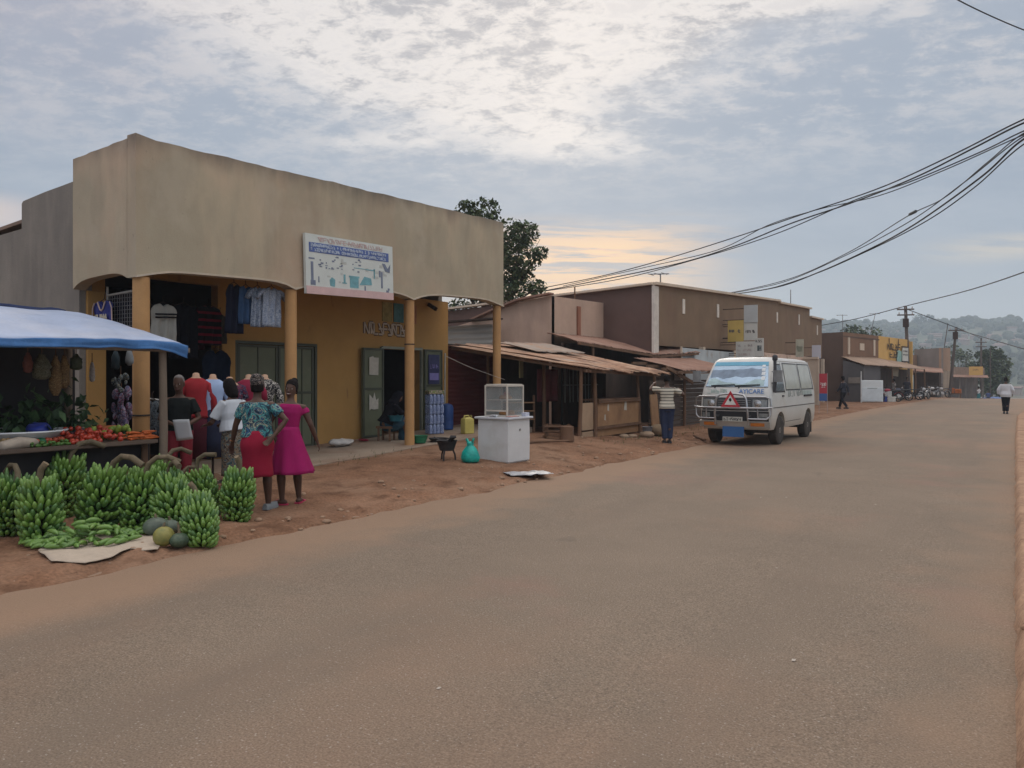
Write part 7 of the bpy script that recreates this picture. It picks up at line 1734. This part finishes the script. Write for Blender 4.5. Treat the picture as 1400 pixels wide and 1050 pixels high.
# ------------------------------------------------------------------ dressed torsos and hung clothes
NUDE = M("dummy_skin", (.46, .29, .19), .5, .08, 5)
def mannequin(px, label, cloth, mats, z_sh, long=.55, sleeve=0, cut=None, x=-10.28, rot=0.0, lower=None):
    p = onx(px, 520, x); zb_ = slabz(p.y); rt = empty("dress_form", (p.x, p.y, zb_), R(62) + rot, label, "dress form", "dress forms along the arcade slab"); zs = z_sh - zb_ - .05
    mb = MB(); mb.tube([(0, 0, .02), (0, 0, zs - .5)], .018, 8); mb.lathe([(.02, 0), (.16, .005), (.15, .02), (.02, .03)], 14); mb.build("stand", DARKC, rt, 50)
    T_ = [(-.62, .12, .09), (-.52, .165, .115), (-.42, .155, .11), (-.30, .125, .095), (-.17, .150, .115), (-.07, .165, .105), (-.015, .150, .085), (.03, .08, .065), (.055, .052, .052), (.10, .046, .048), (.112, .02, .02)]
    mb = MB(); mb.rings([ringz((0, 0, zs + z), hw, hd, 16) for z, hw, hd in T_]); mb.build("torso", NUDE, rt, 180)
    lo = -long; mb = MB(); rows = [t for t in T_ if t[0] >= lo - .01 and t[0] <= (.035 if cut is None else cut)]
    if rows[0][0] > lo + .03: rows = [(lo, rows[0][1] * 1.08, rows[0][2] * 1.08)] + rows
    mb.rings([[q + V((noise.noise(q * 9), noise.noise(q * 9 + V((4, 0, 0))), 0)) * .012 for q in ringz((0, 0, zs + z), hw + .014, hd + .014, 24)] for z, hw, hd in rows], True, False)
    if sleeve:
        for s in (-1, 1): mb.tube([(s * .09, 0, zs - .045), (s * .165, 0, zs - .07), (s * (.215 + .03 * sleeve), -.01, zs - .08 - .2 * sleeve), (s * (.23 + .02 * sleeve), -.05 * sleeve, zs - .10 - .42 * sleeve)], [.05, .062, .058, .052], 10)
    mb.build(cloth, mats, rt, 180)
    if lower: mb = MB(); mb.rings([[q + V((noise.noise(q * 7), noise.noise(q * 7 + V((4, 0, 0))), 0)) * .02 for q in ringz((0, 0, zs + z), hw, hd, 24)] for z, hw, hd in ((-.36, .145, .115), (-.5, .19, .14), (-.9, .20, .15), (-lower, .20, .15))]); mb.build("lower_garment", M("navy_cloth_l", (.015, .02, .05), .9, .3, 5), rt, 180)
    return rt
mannequin(268, "dress form in a red top with a deep neckline and maroon skirt", "red_top", M("top_red", (.30, .015, .022), .85, .15, 6), 1.72, .56, 1.0, .035)
mannequin(291, "dress form in a pale blue long sleeved shirt", "blue_shirt", M("shirt_pale_blue", (.34, .45, .66), .8, .08, 6), 1.70, .52, 1.35, None, -10.22, lower=1.15)
mannequin(314, "dress form in a mint top under an open navy plaid shirt", "mint_top", M("top_mint", (.25, .50, .44), .85, .1, 6), 1.66, .45, 0, -.10, -10.20)
mannequin(340, "dress form in a plain crimson top between the mint and spotted ones", "crimson_top", M("top_crimson", (.24, .014, .045), .85, .15, 6), 1.70, .55, .5, None, -10.32)
mannequin(362, "dress form in a black and white spotted blouse", "spotted_blouse", palette(M("spotted", (.1, .1, .1), .85), [(.015, .015, .018), (.02, .02, .022), (.42, .40, .36), (.015, .015, .018), (.018, .018, .02), (.36, .33, .30)], 14), 1.70, .55, .9, None, -10.30)
for q in [o for o in bpy.data.objects if o.get("label", "").startswith("dress form in a mint")]:
    zs = 1.61 - q.location.z; PLD_ = palette(M("plaid_navy", (.05, .03, .08), .85), [(.020, .018, .055), (.03, .02, .06), (.20, .02, .035), (.018, .018, .05), (.02, .02, .06), (.17, .18, .24)], 16)
    for s in (-1, 1):
        mb = MB(); mb.tube([(s * .10, -.0, zs - .03), (s * .18, 0, zs - .07), (s * .235, 0, zs - .25)], [.05, .066, .06], 10); mb.grid(lambda u, v: V((s * lerp(.085, .19, u), -lerp(.125, .03, u) - .02 * math.sin(v * 7), lerp(zs - .02, zs - .62, v))), 6, 8)
        mb.build("plaid_shirt_side", PLD_, q, 180, solid=.006)
for q in [o for o in bpy.data.objects if o.get("label", "").startswith("dress form in a red top")]:
    zs = 1.65 - q.location.z; mb = MB(); mb.rings([ringz((0, 0, zs + z), hw, hd, 20) for z, hw, hd in ((-.4, .15, .115), (-.6, .175, .13), (-1.15, .16, .13))]); mb.build("maroon_skirt", M("maroon_cloth_b", (.10, .015, .03), .9, .25, 5), q, 180)
def garment(px, pt, pb, x, w_, mat, label, cat="shirt", kind="shirt", sl=.14, rot=0.0, plane='x', name=None, neck=.10, details=None):
    a = onx(px, pt, x) if plane == 'x' else ony(px, pt, x); b2 = onx(px, pb, x) if plane == 'x' else ony(px, pb, x); h_ = a.z - b2.z
    rt = empty(name or ("hanging_" + (kind if kind != "top" else "garment")), (a.x, a.y, a.z), (R(90) if plane == 'x' else 0) + rot, label, cat, "clothes hung in the arcade"); mb = MB(); hw = w_ / 2
    def body(u, v):
        t = u * 2 - 1; taper = interp([(0, .72), (.12, 1.0), (.3, .90), (.6, .92), (1, 1.0)], v) if kind != "trousers" else 1
        x_ = t * hw * taper; y_ = .03 * math.sin(u * 17 + v * 2) * (.3 + v) + .02 * noise.noise(V((u * 5, v * 5, px)))
        z_ = -v * h_ - (abs(t) ** 2) * .06 * h_ * (1 - v) - (neck * h_ * .8 * max(0, 1 - abs(t) * 2.6) * (1 - v) ** 4)
        return V((x_, y_, z_))
    for off in (0, .05): mb.grid(lambda u, v: body(u, v) + V((0, off * math.sin(math.pi * u), 0)), 24, 12)
    if kind == "shirt" and sl:
        for s in (-1, 1): mb.tube([(s * hw * .80, .02, -.07 * h_), (s * hw * 1.15, .02, -.14 * h_), (s * (hw + sl), .02, -.30 * h_)], [.055, .07, .065], 10, flat=.5)
    mb.build("cloth", mat, rt, 180, solid=.004)
    mb = MB(); mb.tube([(-hw * .6, .02, -.03), (0, .02, .03), (0, .03, .10), (.02, .03, .13)], .006, 5); mb.tube([(hw * .6, .02, -.03), (0, .02, .03)], .006, 5); mb.build("hanger", DARKC, rt); return rt, h_
WS = M("white_knit", (.42, .42, .38), .9, .06, 6, stretch=(8, 8, 1)); NAVY = M("navy_cloth", (.012, .014, .028), .95, .3, 5, spec=.15)
g1, h_ = garment(224, 415, 468, -11.6, .46, WS, "white knit garment with two black chest bands hanging by the corner column", "top", "top", 0)
mb = MB(); f = lambda v: [V((x, -.075, -h_ * v + .05 * x)) for x in (-.19, -.06, .06, .19)]
for v in (.28, .36): mb.tube(f(v), .014, 5)
mb.build("chest_band", BLKC, g1)
garment(207, 418, 470, -11.9, .30, NAVY, "dark garment hanging beside the white banded knit", "top", "top", 0)
garment(252, 416, 490, -11.9, .55, M("black_knit", (.010, .010, .014), .95, .3, 5, spec=.1), "wide black garment hanging in the deepest shade of the arcade", "top", "top", 0)
stp = M("red_black", (.014, .012, .014), .95, .2, 5, spec=.1); stripes(stp, (.16, .012, .028), 2, .13, .045, .02)
garment(286, 418, 472, -12.0, .52, stp, "black garment with crimson bands hanging in the arcade", "top", "top", 0)
garment(238, 418, 480, -12.2, .34, M("deep_teal_knit", (.012, .03, .035), .95, .3, 5, spec=.1), "deep teal garment half hidden behind the white banded knit", "top", "top", 0)
garment(268, 420, 478, -12.25, .36, M("plum_knit", (.035, .012, .02), .95, .3, 5, spec=.1), "plum dark garment between the black one and the crimson banded one", "top", "top", 0)
garment(296, 478, 560, -12.3, .62, M("navy_wrap", (.010, .016, .032), .95, .3, 5, spec=.1), "large navy cloth hanging like a curtain in the shop opening", "cloth", "top", 0)
garment(302, 430, 470, -12.2, .25, M("dim_grey", (.07, .065, .06), .95, .3, 8), "dim grey garment hanging over the inner pilaster", "top", "top", 0)
garment(321, 388, 456, -11.1, .36, NAVY, "long navy garment hanging from the front arch", "dress", "top", 0)
garment(337, 391, 443, -11.05, .30, M("denim", (.03, .07, .15), .9, .2, 8), "blue denim trousers hanging from the front arch", "trousers", "trousers", 0)
garment(353, 392, 447, -11.0, .28, palette(M("blue_white_print", (.2, .25, .35), .85), [(.16, .20, .27), (.30, .35, .42), (.10, .13, .20), (.36, .40, .46), (.20, .26, .36)], 24), "blue and white flecked shirt hanging behind the patterned one", "shirt", "shirt", .08)
garment(372, 393, 447, -10.95, .40, palette(M("pale_print", (.3, .35, .45), .85), [(.30, .34, .42), (.22, .27, .36), (.40, .44, .50), (.16, .20, .28), (.34, .38, .46)], 20), "pale patterned short sleeved shirt hanging nearest the second column", "shirt", "shirt", .12)
jr, h_ = garment(141, 411, 452, 6.62, .60, M("jersey_blue", (.025, .035, .20), .7, .12, 6), "blue sleeveless basketball vest with white piping in the side arch", "vest", "vest", 0, 0, 'y', neck=.34)
mb = MB(); scrawl(mb, .36, .075, 7, 5, -.18, -h_ * .62, -.035, .004, .24); mb.build("lettering", M("jersey_print", (.50, .46, .36), .7), jr)
mb = MB(); mb.tube([(x, -.03, -.02 - .30 * h_ * max(0, 1 - (x / .10) ** 2)) for x in (-.11, -.08, -.04, 0, .04, .08, .11)], .012, 6)
for s in (-1, 1): mb.tube([(s * .22, -.02, -.03), (s * .275, -.02, -.25 * h_), (s * .29, -.02, -.9 * h_)], .010, 6)
mb.build("piping", M("jersey_piping", (.55, .42, .36), .8), jr)
rk = empty("mesh_rack", (-11.6, 6.75, 1.9), 0, "white wire mesh display rack hung in the side arch beside the vest", "rack"); mb = MB()
a = ony(147, 404, 6.75) - V(rk.location); b2 = ony(181, 446, 6.75) - V(rk.location)
for k in range(11): x = lerp(a.x, b2.x, k / 10); mb.bar((x, 0, b2.z - .3), (x, 0, a.z), .008, .008)
for k in range(14): z = lerp(b2.z - .3, a.z, k / 13); mb.bar((a.x, .006, z), (b2.x, .006, z), .008, .008)
mb.build("mesh", M("rack_wire", (.17, .17, .18), .6), rk); mb = MB(); mb.tube([(a.x, 0, a.z), (b2.x, 0, a.z + .03)], .018, 6); mb.tube([(a.x, 0, b2.z - .3), (a.x, 0, a.z + .14)], .018, 6); mb.build("rack_frame", M("rack_white", (.40, .40, .38), .5), rk, 60)
garment(164, 412, 447, 6.9, .34, NAVY, "dark navy shirt hanging behind the wire mesh rack", "shirt", "shirt", .05, 0, 'y')
mb = MB(); a = onx(203, 545, -10.9); b2 = onx(228, 548, -10.9); mb.tube([a, b2], .015, 6); tag(mb.build("rail", M("rack_white", (.4, .4, .38)), smooth_angle=60), "short pale rail of folded clothes behind the bald man", "rail")
garment(210, 547, 598, -10.85, .34, palette(M("mixed_small", (.1, .1, .1), .9), [(.03, .04, .05), (.06, .08, .10), (.12, .15, .17), (.02, .02, .03), (.16, .18, .18)], 18), "mixed grey garments hanging low on the pale rail", "clothes", "top", 0)

# ------------------------------------------------------------------ white snack counter, stove, containers
WB = M("counter_white", (.60, .61, .60), .6, .06, 2, bump=.1, bscale=12); overlay(WB, (.45, .42, .37), 2.2, .54, .74, amount=.55, seed=3)
p = G(695, 634); q = G(728, 629); l_ = G(656, 628)
kc = V((p.x, p.y, 0)); e1 = (V((q.x, q.y, 0)) - kc); e2 = (V((l_.x, l_.y, 0)) - kc); ga = math.atan2(e1.y, e1.x)
Wk, Dk, Hk = .70, .72, .86
kz = p.z - .015
kio = empty("snack_counter", (p.x, p.y, kz), ga, "white sheet metal snack counter standing on the dirt by the road", "counter")
mb = MB(); rs = []
for z, g_ in ((.0, -.03), (.04, .0), (.45, .005), (Hk - .03, .0)): rs.append([V((x, y, z)) for x, y in ((-g_, -g_), (Wk + g_, -g_), (Wk + g_, Dk + g_), (-g_, Dk + g_))])
mb.rings(rs); mb.build("cabinet", WB, kio, bevel=.015)
mb = MB(); mb.box(-.05, Wk + .05, -.05, Dk + .05, Hk - .028, Hk + .01); mb.build("counter_top", M("counter_edge", (.55, .57, .60), .5, .1, 4), kio, bevel=.008)
mb = MB(); mb.lathe([(.01, 0), (.022, .002), (.022, .012), (.01, .016)], 10, (Wk * .52, -.006, .63), Euler((R(90), 0, 0)).to_matrix()); mb.build("lock", M("lock_grey", (.25, .25, .24), .5), kio)
WFR = M("case_frame", (.55, .51, .44), .5, .08, 6); GL = M("case_glass", (.42, .46, .46), .05, .2, 3, alpha=.24, spec=.8)
dc = empty("display_case", (0, 0, 0), ga, "white framed glass display case on top of the snack counter", "display case"); rm = Matrix.Rotation(ga, 3, 'Z'); dc.location = V((p.x, p.y, kz + Hk + .012)) + rm @ V((.09, .09, 0))
Wc, Dc, Hc = .54, .54, .60; mb = MB(); t = .028
for x in (0, Wc - t):
    for y in (0, Dc - t): mb.box(x, x + t, y, y + t, 0, Hc)
for z in (0, Hc - t):
    for y in (0, Dc - t): mb.box(t, Wc - t, y + .001, y + t - .001, z, z + t)
    for x in (0, Wc - t): mb.box(x + .001, x + t - .001, t, Dc - t, z, z + t)
mb.box(.0, t - .001, Dc * .0 + t, Dc - t, .10, .13); mb.build("case_frame", WFR, dc)
mb = MB(); mb.box(t, Wc - t, t, Dc - t, .31, .325); mb.box(.02, Wc - .02, .02, Dc - .02, Hc + .001, Hc + .018); mb.build("shelf", WFR, dc)
for nm, bx in (("glass", (t, Wc - t, .012, .016, t, Hc - t)), ("glass", (Wc - .016, Wc - .012, t, Dc - t, t, Hc - t)), ("glass", (.012, .016, t, Dc - t, .14, Hc - t))): mb = MB(); mb.box(*bx); mb.build(nm, GL, dc)
def onk(name, fn, mat, label, cat, x, y, z=None, **k):
    mb = MB(); fn(mb); o = mb.build(name, mat, **k); o.location = V((p.x, p.y, kz + Hk + .012 if z is None else z)) + rm @ V((x, y, 0)); o.rotation_euler = (0, 0, ga); return tag(o, label, cat)
mb = MB(); mb.box(t, Wc - t, Dc - .016, Dc - .012, t, Hc - t); mb.build("back_panel", M("case_back", (.40, .40, .37), .5, .15, 4), dc)
for k, (x, y, zz) in enumerate(((.14, .2, .03), (.3, .28, .03), (.38, .2, .03), (.2, .25, .327), (.36, .25, .327))):
    mb = MB(); mb.lathe([(.02, 0), (.07, .005), (.085, .03), (.06, .07), (.02, .085)], 12, (0, 0, 0)); o = mb.build("snack_heap", M("fried_snack", (.34, .17, .06), .8, .3, 20), smooth_angle=180); o.location = V(dc.location) + rm @ V((x, y, zz)); tag(o, "heap of fried snacks inside the glass display case", "snacks", "snack heaps in the display case")
onk("cloth", lambda mb: mb.grid(lambda u, v: V((u * .32, v * .10, .012 + .012 * math.sin(u * 11) * math.sin(v * 5))), 12, 5), M("pink_cloth", (.55, .28, .25), .8, .15, 8), "crumpled pink cloth lying at the front of the snack counter", "cloth", .06, .01, smooth_angle=180, solid=.006)
onk("cloth", lambda mb: mb.grid(lambda u, v: V((u * .16, v * .12, .02 + .02 * math.sin(u * 9 + v * 4))), 8, 6), M("white_rag", (.6, .62, .64), .8, .1, 8), "white rag bundled on the corner of the snack counter", "cloth", -.04, .30, smooth_angle=180, solid=.006)
onk("box", lambda mb: mb.box(0, .13, 0, .1, 0, .07), M("lilac_box", (.55, .58, .68), .6), "small pale box on the snack counter beside the case", "box", .56, .0, bevel=.004)
onk("plastic_bag", lambda mb: mb.ball((0, 0, .05), .07, 10, 7, 1.3, .8, .7), M("blue_bag", (.06, .13, .30), .5, .3, 8), "blue plastic bag behind the display case glass", "bag", .45, .70, smooth_angle=180)
# teal carrier bag
pt = G(643, 632); mb = MB(); rs = []
for z, w_ in ((0, .11), (.02, .165), (.10, .185), (.18, .165), (.24, .12), (.29, .075), (.315, .055), (.345, .075), (.38, .04)):
    rs.append([V((w_ * math.cos(a) * (1 + .22 * noise.noise(V((math.cos(a) * 2, math.sin(a) * 2, z * 9)))), w_ * .8 * math.sin(a), z + .02 * noise.noise(V((math.cos(a) * 3, math.sin(a) * 3, z * 5))))) for a in [2 * math.pi * k / 22 for k in range(22)]])
mb.rings(rs); mb.tube([(-.03, 0, .34), (-.09, .01, .42), (-.06, .02, .36)], [.02, .028, .01], 6); mb.tube([(.03, 0, .34), (.08, -.01, .43), (.06, -.02, .35)], [.02, .026, .01], 6)
o = mb.build("carrier_bag", M("teal_bag", (.012, .36, .30), .4, .35, 9, bump=.4, bscale=25), smooth_angle=180); o.location = (pt.x, pt.y, gz(pt.x, pt.y)); tag(o, "knotted turquoise carrier bag on the dirt by the snack counter", "bag")
# charcoal stove
ps = G(611, 629); IR = M("sooty_iron", (.022, .022, .024), .7, .3, 8); stv = empty("charcoal_stove", (ps.x, ps.y, gz(ps.x, ps.y)), .3, "black iron charcoal stove on three legs with raised pot rests", "stove")
mb = MB(); mb.lathe([(.02, .17), (.13, .18), (.15, .24), (.19, .36), (.20, .37), (.185, .36), (.12, .26), (.02, .25)], 18); mb.build("fire_bowl", IR, stv, 40)
for k in range(3): a = k * 2.094 + .5; mb = MB(); mb.tube([(.11 * math.cos(a), .11 * math.sin(a), .20), (.15 * math.cos(a), .15 * math.sin(a), .10), (.16 * math.cos(a), .16 * math.sin(a), 0)], .016, 7); mb.build("leg", IR, stv, 60)
for k in range(3): a = k * 2.094 + 1.4; mb = MB(); mb.prism([(.12 * math.cos(a - .35), .12 * math.sin(a - .35), .36), (.12 * math.cos(a + .35), .12 * math.sin(a + .35), .36), (.25 * math.cos(a + .25), .25 * math.sin(a + .25), .43), (.25 * math.cos(a - .25), .25 * math.sin(a - .25), .43)], (0, 0, .012)); mb.build("pot_rest", IR, stv)
mb = MB(); mb.ball((0, 0, .31), .09, 10, 6, 1, 1, .5); mb.build("charcoal", IR, stv)
# jerrycan
pj = onx(639, 594, -11.0); jc = empty("jerrycan", (pj.x, pj.y, slabz(pj.y)), R(70), "yellow plastic jerrycan standing on the arcade slab", "jerrycan"); YJ = M("jerrycan_yellow", (.50, .42, .11), .5, .12, 5)
mb = MB(); mb.rings([[V((x, y, z)) for x, y in ((-w_, -d_), (w_, -d_), (w_, d_), (-w_, d_))] for z, w_, d_ in ((0, .12, .085), (.02, .135, .10), (.30, .135, .10), (.36, .13, .095), (.40, .07, .06))]); mb.build("can", YJ, jc, bevel=.018)
mb = MB(); mb.tube([(-.10, 0, .35), (-.09, 0, .435), (.03, 0, .435), (.05, 0, .38)], .018, 7); mb.build("handle", YJ, jc, 60); mb = MB(); mb.lathe([(.02, .36), (.03, .37), (.03, .44), (.02, .445)], 10, (.10, 0, 0)); mb.build("cap", M("cap_dark", (.25, .2, .05), .5), jc, 50)
# shrink wrapped water packs, stacked
pw_ = onx(594, 598, -11.7); WP = palette(M("water_pack", (.2, .25, .4), .25), [(.20, .26, .42), (.30, .36, .52), (.14, .18, .34), (.38, .44, .58), (.17, .22, .40)], 20, stretch=(1, 1, .5))
for k, nm in enumerate(("bottom", "second", "third", "topmost")):
    mb = MB(); 
    for i in range(4):
        for j in range(3): mb.lathe([(.02, 0), (.048, .004), (.05, .15), (.045, .19), (.02, .235)], 8, (i * .10 - .15, j * .10 - .1, 0))
    o = mb.build("water_pack", WP, bevel=0); o.location = (pw_.x, pw_.y, slabz(pw_.y) + .022 + k * .238); o.rotation_euler = (0, 0, R(64) + .04 * (k % 2)); tag(o, "%s shrink wrapped pack of water bottles in the stack by the door" % nm, "water pack", "stacked water bottle packs")
mb = MB(); mb.box(-.2, .2, -.14, .14, 0, .08); o = mb.build("snack_tray", palette(M("tray_print", (.3, .3, .2), .6), [(.20, .26, .08), (.40, .30, .24), (.12, .16, .06), (.45, .36, .30)], 12), bevel=.01); o.location = (pw_.x, pw_.y, slabz(pw_.y) + .022 + 4 * .238 + .0); o.rotation_euler = (0, 0, R(64)); tag(o, "green and pink snack tray on top of the water packs", "tray")
for k, (px, lb) in enumerate(((611, "dark blue water drum beside the stacked packs"),)):
    pb = onx(px, 590, -12.0); mb = MB(); mb.lathe([(.02, 0), (.16, .01), (.165, .2), (.16, .22), (.165, .24), (.165, .55), (.14, .62), (.05, .66), (.02, .66)], 18); o = mb.build("drum", M("drum_blue", (.02, .06, .20), .5, .2, 5), smooth_angle=40); o.location = (pb.x, pb.y, slabz(pb.y) + .02); tag(o, lb, "drum")
pbn = onx(574, 611, -10.75); mb = MB(); mb.lathe([(.02, 0), (.13, .005), (.17, .15), (.185, .16), (.165, .15), (.12, .02), (.02, .015)], 20); o = mb.build("basin", M("green_basin", (.02, .16, .08), .45, .2, 5), smooth_angle=40); o.location = (pbn.x, pbn.y, slabz(pbn.y) + .012); tag(o, "small green plastic basin at the foot of the third column", "basin")
o = None; mb = MB(); mb.lathe([(.02, 0), (.16, .01), (.22, .07), (.20, .065), (.14, .02), (.02, .018)], 18); mb.tube([(.2, 0, .06), (.42, .02, .09)], .014, 6); o = mb.build("frying_pan", IR, smooth_angle=40); o.location = (pbn.x + .15, pbn.y + .45, slabz(pbn.y + .4) + .014); tag(o, "black frying pan resting on the slab by the green basin", "pan")
psk = onx(466, 604, -11.9); mb = MB(); mb.ball((0, 0, .07), .20, 18, 10, 1.5, .8, .42)
for i, q_ in enumerate(mb.v): mb.v[i] = q_ + V((noise.noise(q_ * 7), noise.noise(q_ * 7 + V((3, 0, 0))), noise.noise(q_ * 7 + V((0, 3, 0))))) * .05
o = mb.build("sack", M("white_sack", (.50, .48, .45), .85, .12, 6), smooth_angle=180); o.location = (psk.x, psk.y, slabz(psk.y) + .025); o.rotation_euler = (0, 0, R(75)); tag(o, "flat white sack lying against the ochre wall", "sack")
onx_ = onx(497, 597, -12.1); mb = MB(); mb.ball((0, 0, .03), .07, 10, 6, 2.2, 1, .4); o = mb.build("cloth", M("crimson_rag", (.22, .02, .04), .9), smooth_angle=180); o.location = (onx_.x, onx_.y, slabz(onx_.y) + .02); tag(o, "small crimson rag on the slab before the open door", "cloth")
# basin held on the lap
mb = MB(); mb.lathe([(.02, 0), (.12, .005), (.17, .13), (.18, .14), (.16, .13), (.11, .02), (.02, .015)], 20); o = mb.build("basin", M("teal_basin", (.015, .13, .18), .45, .2, 5), smooth_angle=40); pl2 = onx(541, 573, -11.45); o.location = (pl2.x, pl2.y, pl2.z - .05); tag(o, "teal plastic basin held on the lap of the seated woman", "basin")
# flattened grey sheet and bits on the roadside
pg = G(722, 650); mb = MB(); mb.grid(lambda u, v: V(((u - .5) * .75, (v - .5) * .5, .03 + .035 * noise.noise(V((u * 6, v * 5, 2))) * (1 - abs(u - .5)))), 22, 14); o = mb.build("plastic_sheet", M("crumpled_grey", (.30, .31, .33), .35, .5, 9, bump=.5, bscale=30), smooth_angle=180, solid=.003); o.location = (pg.x, pg.y, gz(pg.x, pg.y) + .012); o.rotation_euler = (0, 0, .9); tag(o, "crumpled silvery plastic sheet at the road edge by the snack counter", "plastic sheet")
STN = M("small_stone", (.30, .20, .13), .95, .3, 9)
stm = []
for k in range(4):
    mb = MB(); mb.ball((0, 0, .01), .05, 8, 6, 1.2, .9, .6)
    for i, q_ in enumerate(mb.v): mb.v[i] = q_ * (1 + .35 * noise.noise(q_ * 14 + V((k * 3, 0, 0))))
    stm.append(mb.mesh("stone"))
r = random.Random(31); sp_ = []
for k in range(150):
    y = r.uniform(3.2, 26); x = road_left(y) - abs(r.gauss(0, .7)) - .02; sp_.append(((x, y, gz(x, y)), (0, 0, r.uniform(0, 6)), r.choice((.25, .35, .5, .5, .7, .9))))
scatter("stone", stm, [STN], sp_, "small reddish stone on the trodden dirt beside the tarmac", "stone", "stones along the dirt roadside", 9)
WPB = M("paper_scraps", (.40, .36, .31), .8, .2, 8); sm_ = []
for k in range(3): mb = MB(); mb.grid(lambda u, v: V(((u - .5) * .12, (v - .5) * .07, .012 + .012 * noise.noise(V((u * 4, v * 4, k))))), 6, 5); sm_.append(mb.mesh("litter_scrap"))
sp_ = []
for px, py in ((1205, 752), (1085, 902), (600, 943), (1197, 690), (1062, 777), (1150, 640), (1040, 681), (1075, 681), (628, 641), (655, 646), (150, 770), (470, 706), (508, 703), (1010, 590), (955, 604), (1216, 604), (1247, 606)):
    q_ = G(px, py); z = .035 if q_.x > road_left(q_.y) else gz(q_.x, q_.y); 
    if z == .035: u_ = (q_.x - road_left(q_.y) + .25) / (road_right(q_.y) - road_left(q_.y) + .5); z = .03 * math.sin(math.pi * u_) - .006
    sp_.append(((q_.x, q_.y, z), (0, 0, r.uniform(0, 6)), r.uniform(.14, .32)))
scatter("litter_scrap", sm_, [WPB], sp_, "small pale scrap of litter lying on the road or dirt", "litter", "litter scraps on the street", 10)
pr_ = P(1391, 857, 1.62 * FPX / (857 - HY)); mb = MB(); mb.ball((0, 0, .05), .075, 12, 8, 1.5, .8, .6)
for i, q_ in enumerate(mb.v): mb.v[i] = q_ * (1 + .25 * noise.noise(q_ * 9))
o = mb.build("rock", M("verge_rock", (.36, .22, .14), .95, .25, 6, bump=.4), smooth_angle=180); o.location = (pr_.x + .13, pr_.y, .03); tag(o, "rounded tan rock jutting from the earth verge onto the tarmac", "rock")

r = random.Random(77)
def clutter(name, px, py, build, mat, label, cat, rz_=0.0, **k):
    q_ = G(px, py); mb = MB(); build(mb); o = mb.build(name, mat, **k); o.location = (q_.x, q_.y, gz(q_.x, q_.y)); o.rotation_euler = (0, 0, rz_); return tag(o, label, cat)
def crate_(mb):
    for z in (.02, .13, .24):
        for y in (-.2, .2): mb.bar((-.28, y, z + .04), (.28, y, z + .04), .02, .085, up=(0, 1, 0))
        for x in (-.28, .28): mb.bar((x, -.2, z + .04), (x, .2, z + .04), .02, .085, up=(1, 0, 0))
    for x in (-.26, .26):
        for y in (-.18, .18): mb.box(x - .02, x + .02, y - .02, y + .02, 0, .33)
clutter("wooden_crate", 762, 599, crate_, TIMBER, "slatted wooden crate on the dirt in the shade of the shed", "crate", .4)
clutter("stump_seat", 775, 603, lambda mb: mb.lathe([(.02, 0), (.17, 0), (.16, .2), (.165, .34), (.02, .35)], 14), TIMBER, "short tree stump used as a seat before the shed", "stump", smooth_angle=40)
for k, (px, py, lb) in enumerate(((736, 607, "long pole lying on the dirt behind the snack counter"), (955, 600, "bent pole lying along the road edge near the van"))):
    clutter("timber_pole", px, py, lambda mb: mb.tube([(-.9, 0, .04), (0, .03, .05), (.8, -.02, .04)], [.035, .03, .025], 7), TIMBER, lb, "pole", 1.1 + k, smooth_angle=60)
clutter("sack", 900, 596, lambda mb: mb.ball((0, 0, .16), .22, 14, 9, 1.2, .9, .75), M("brown_sack", (.22, .16, .10), .95, .2, 8, bump=.4), "bulging brown sack at the foot of the leaning plywood panel", "sack", .3, smooth_angle=180)
clutter("bucket", 885, 597, lambda mb: mb.lathe([(.02, 0), (.11, .005), (.14, .26), (.15, .27), (.135, .26), (.1, .02), (.02, .015)], 16), M("grey_bucket", (.16, .17, .19), .5), "grey plastic bucket beside the brown sack", "bucket", smooth_angle=40)
tuft = MB()
for k in range(420):
    y = r.choice((r.uniform(16, 27), r.uniform(6, 12))); x = (-10.3 if y < 13 else -8.2) + r.gauss(0, .25); z = gz(x, y); a = r.uniform(0, 6.3); h_ = r.uniform(.03, .11)
    if y < 13 and r.random() < .6: continue
    b_2 = V((x, y, z)); d_2 = V((math.cos(a), math.sin(a), 0)); tuft._add([b_2 - d_2.cross(V((0, 0, 1))) * .008, b_2 + d_2.cross(V((0, 0, 1))) * .008, b_2 + d_2 * h_ * .5 + V((0, 0, h_))], [(0, 1, 2)])
tag(tuft.build("weeds", M("dusty_weed", (.10, .11, .04), .9, .4, 5), fixn=False), kind="stuff")
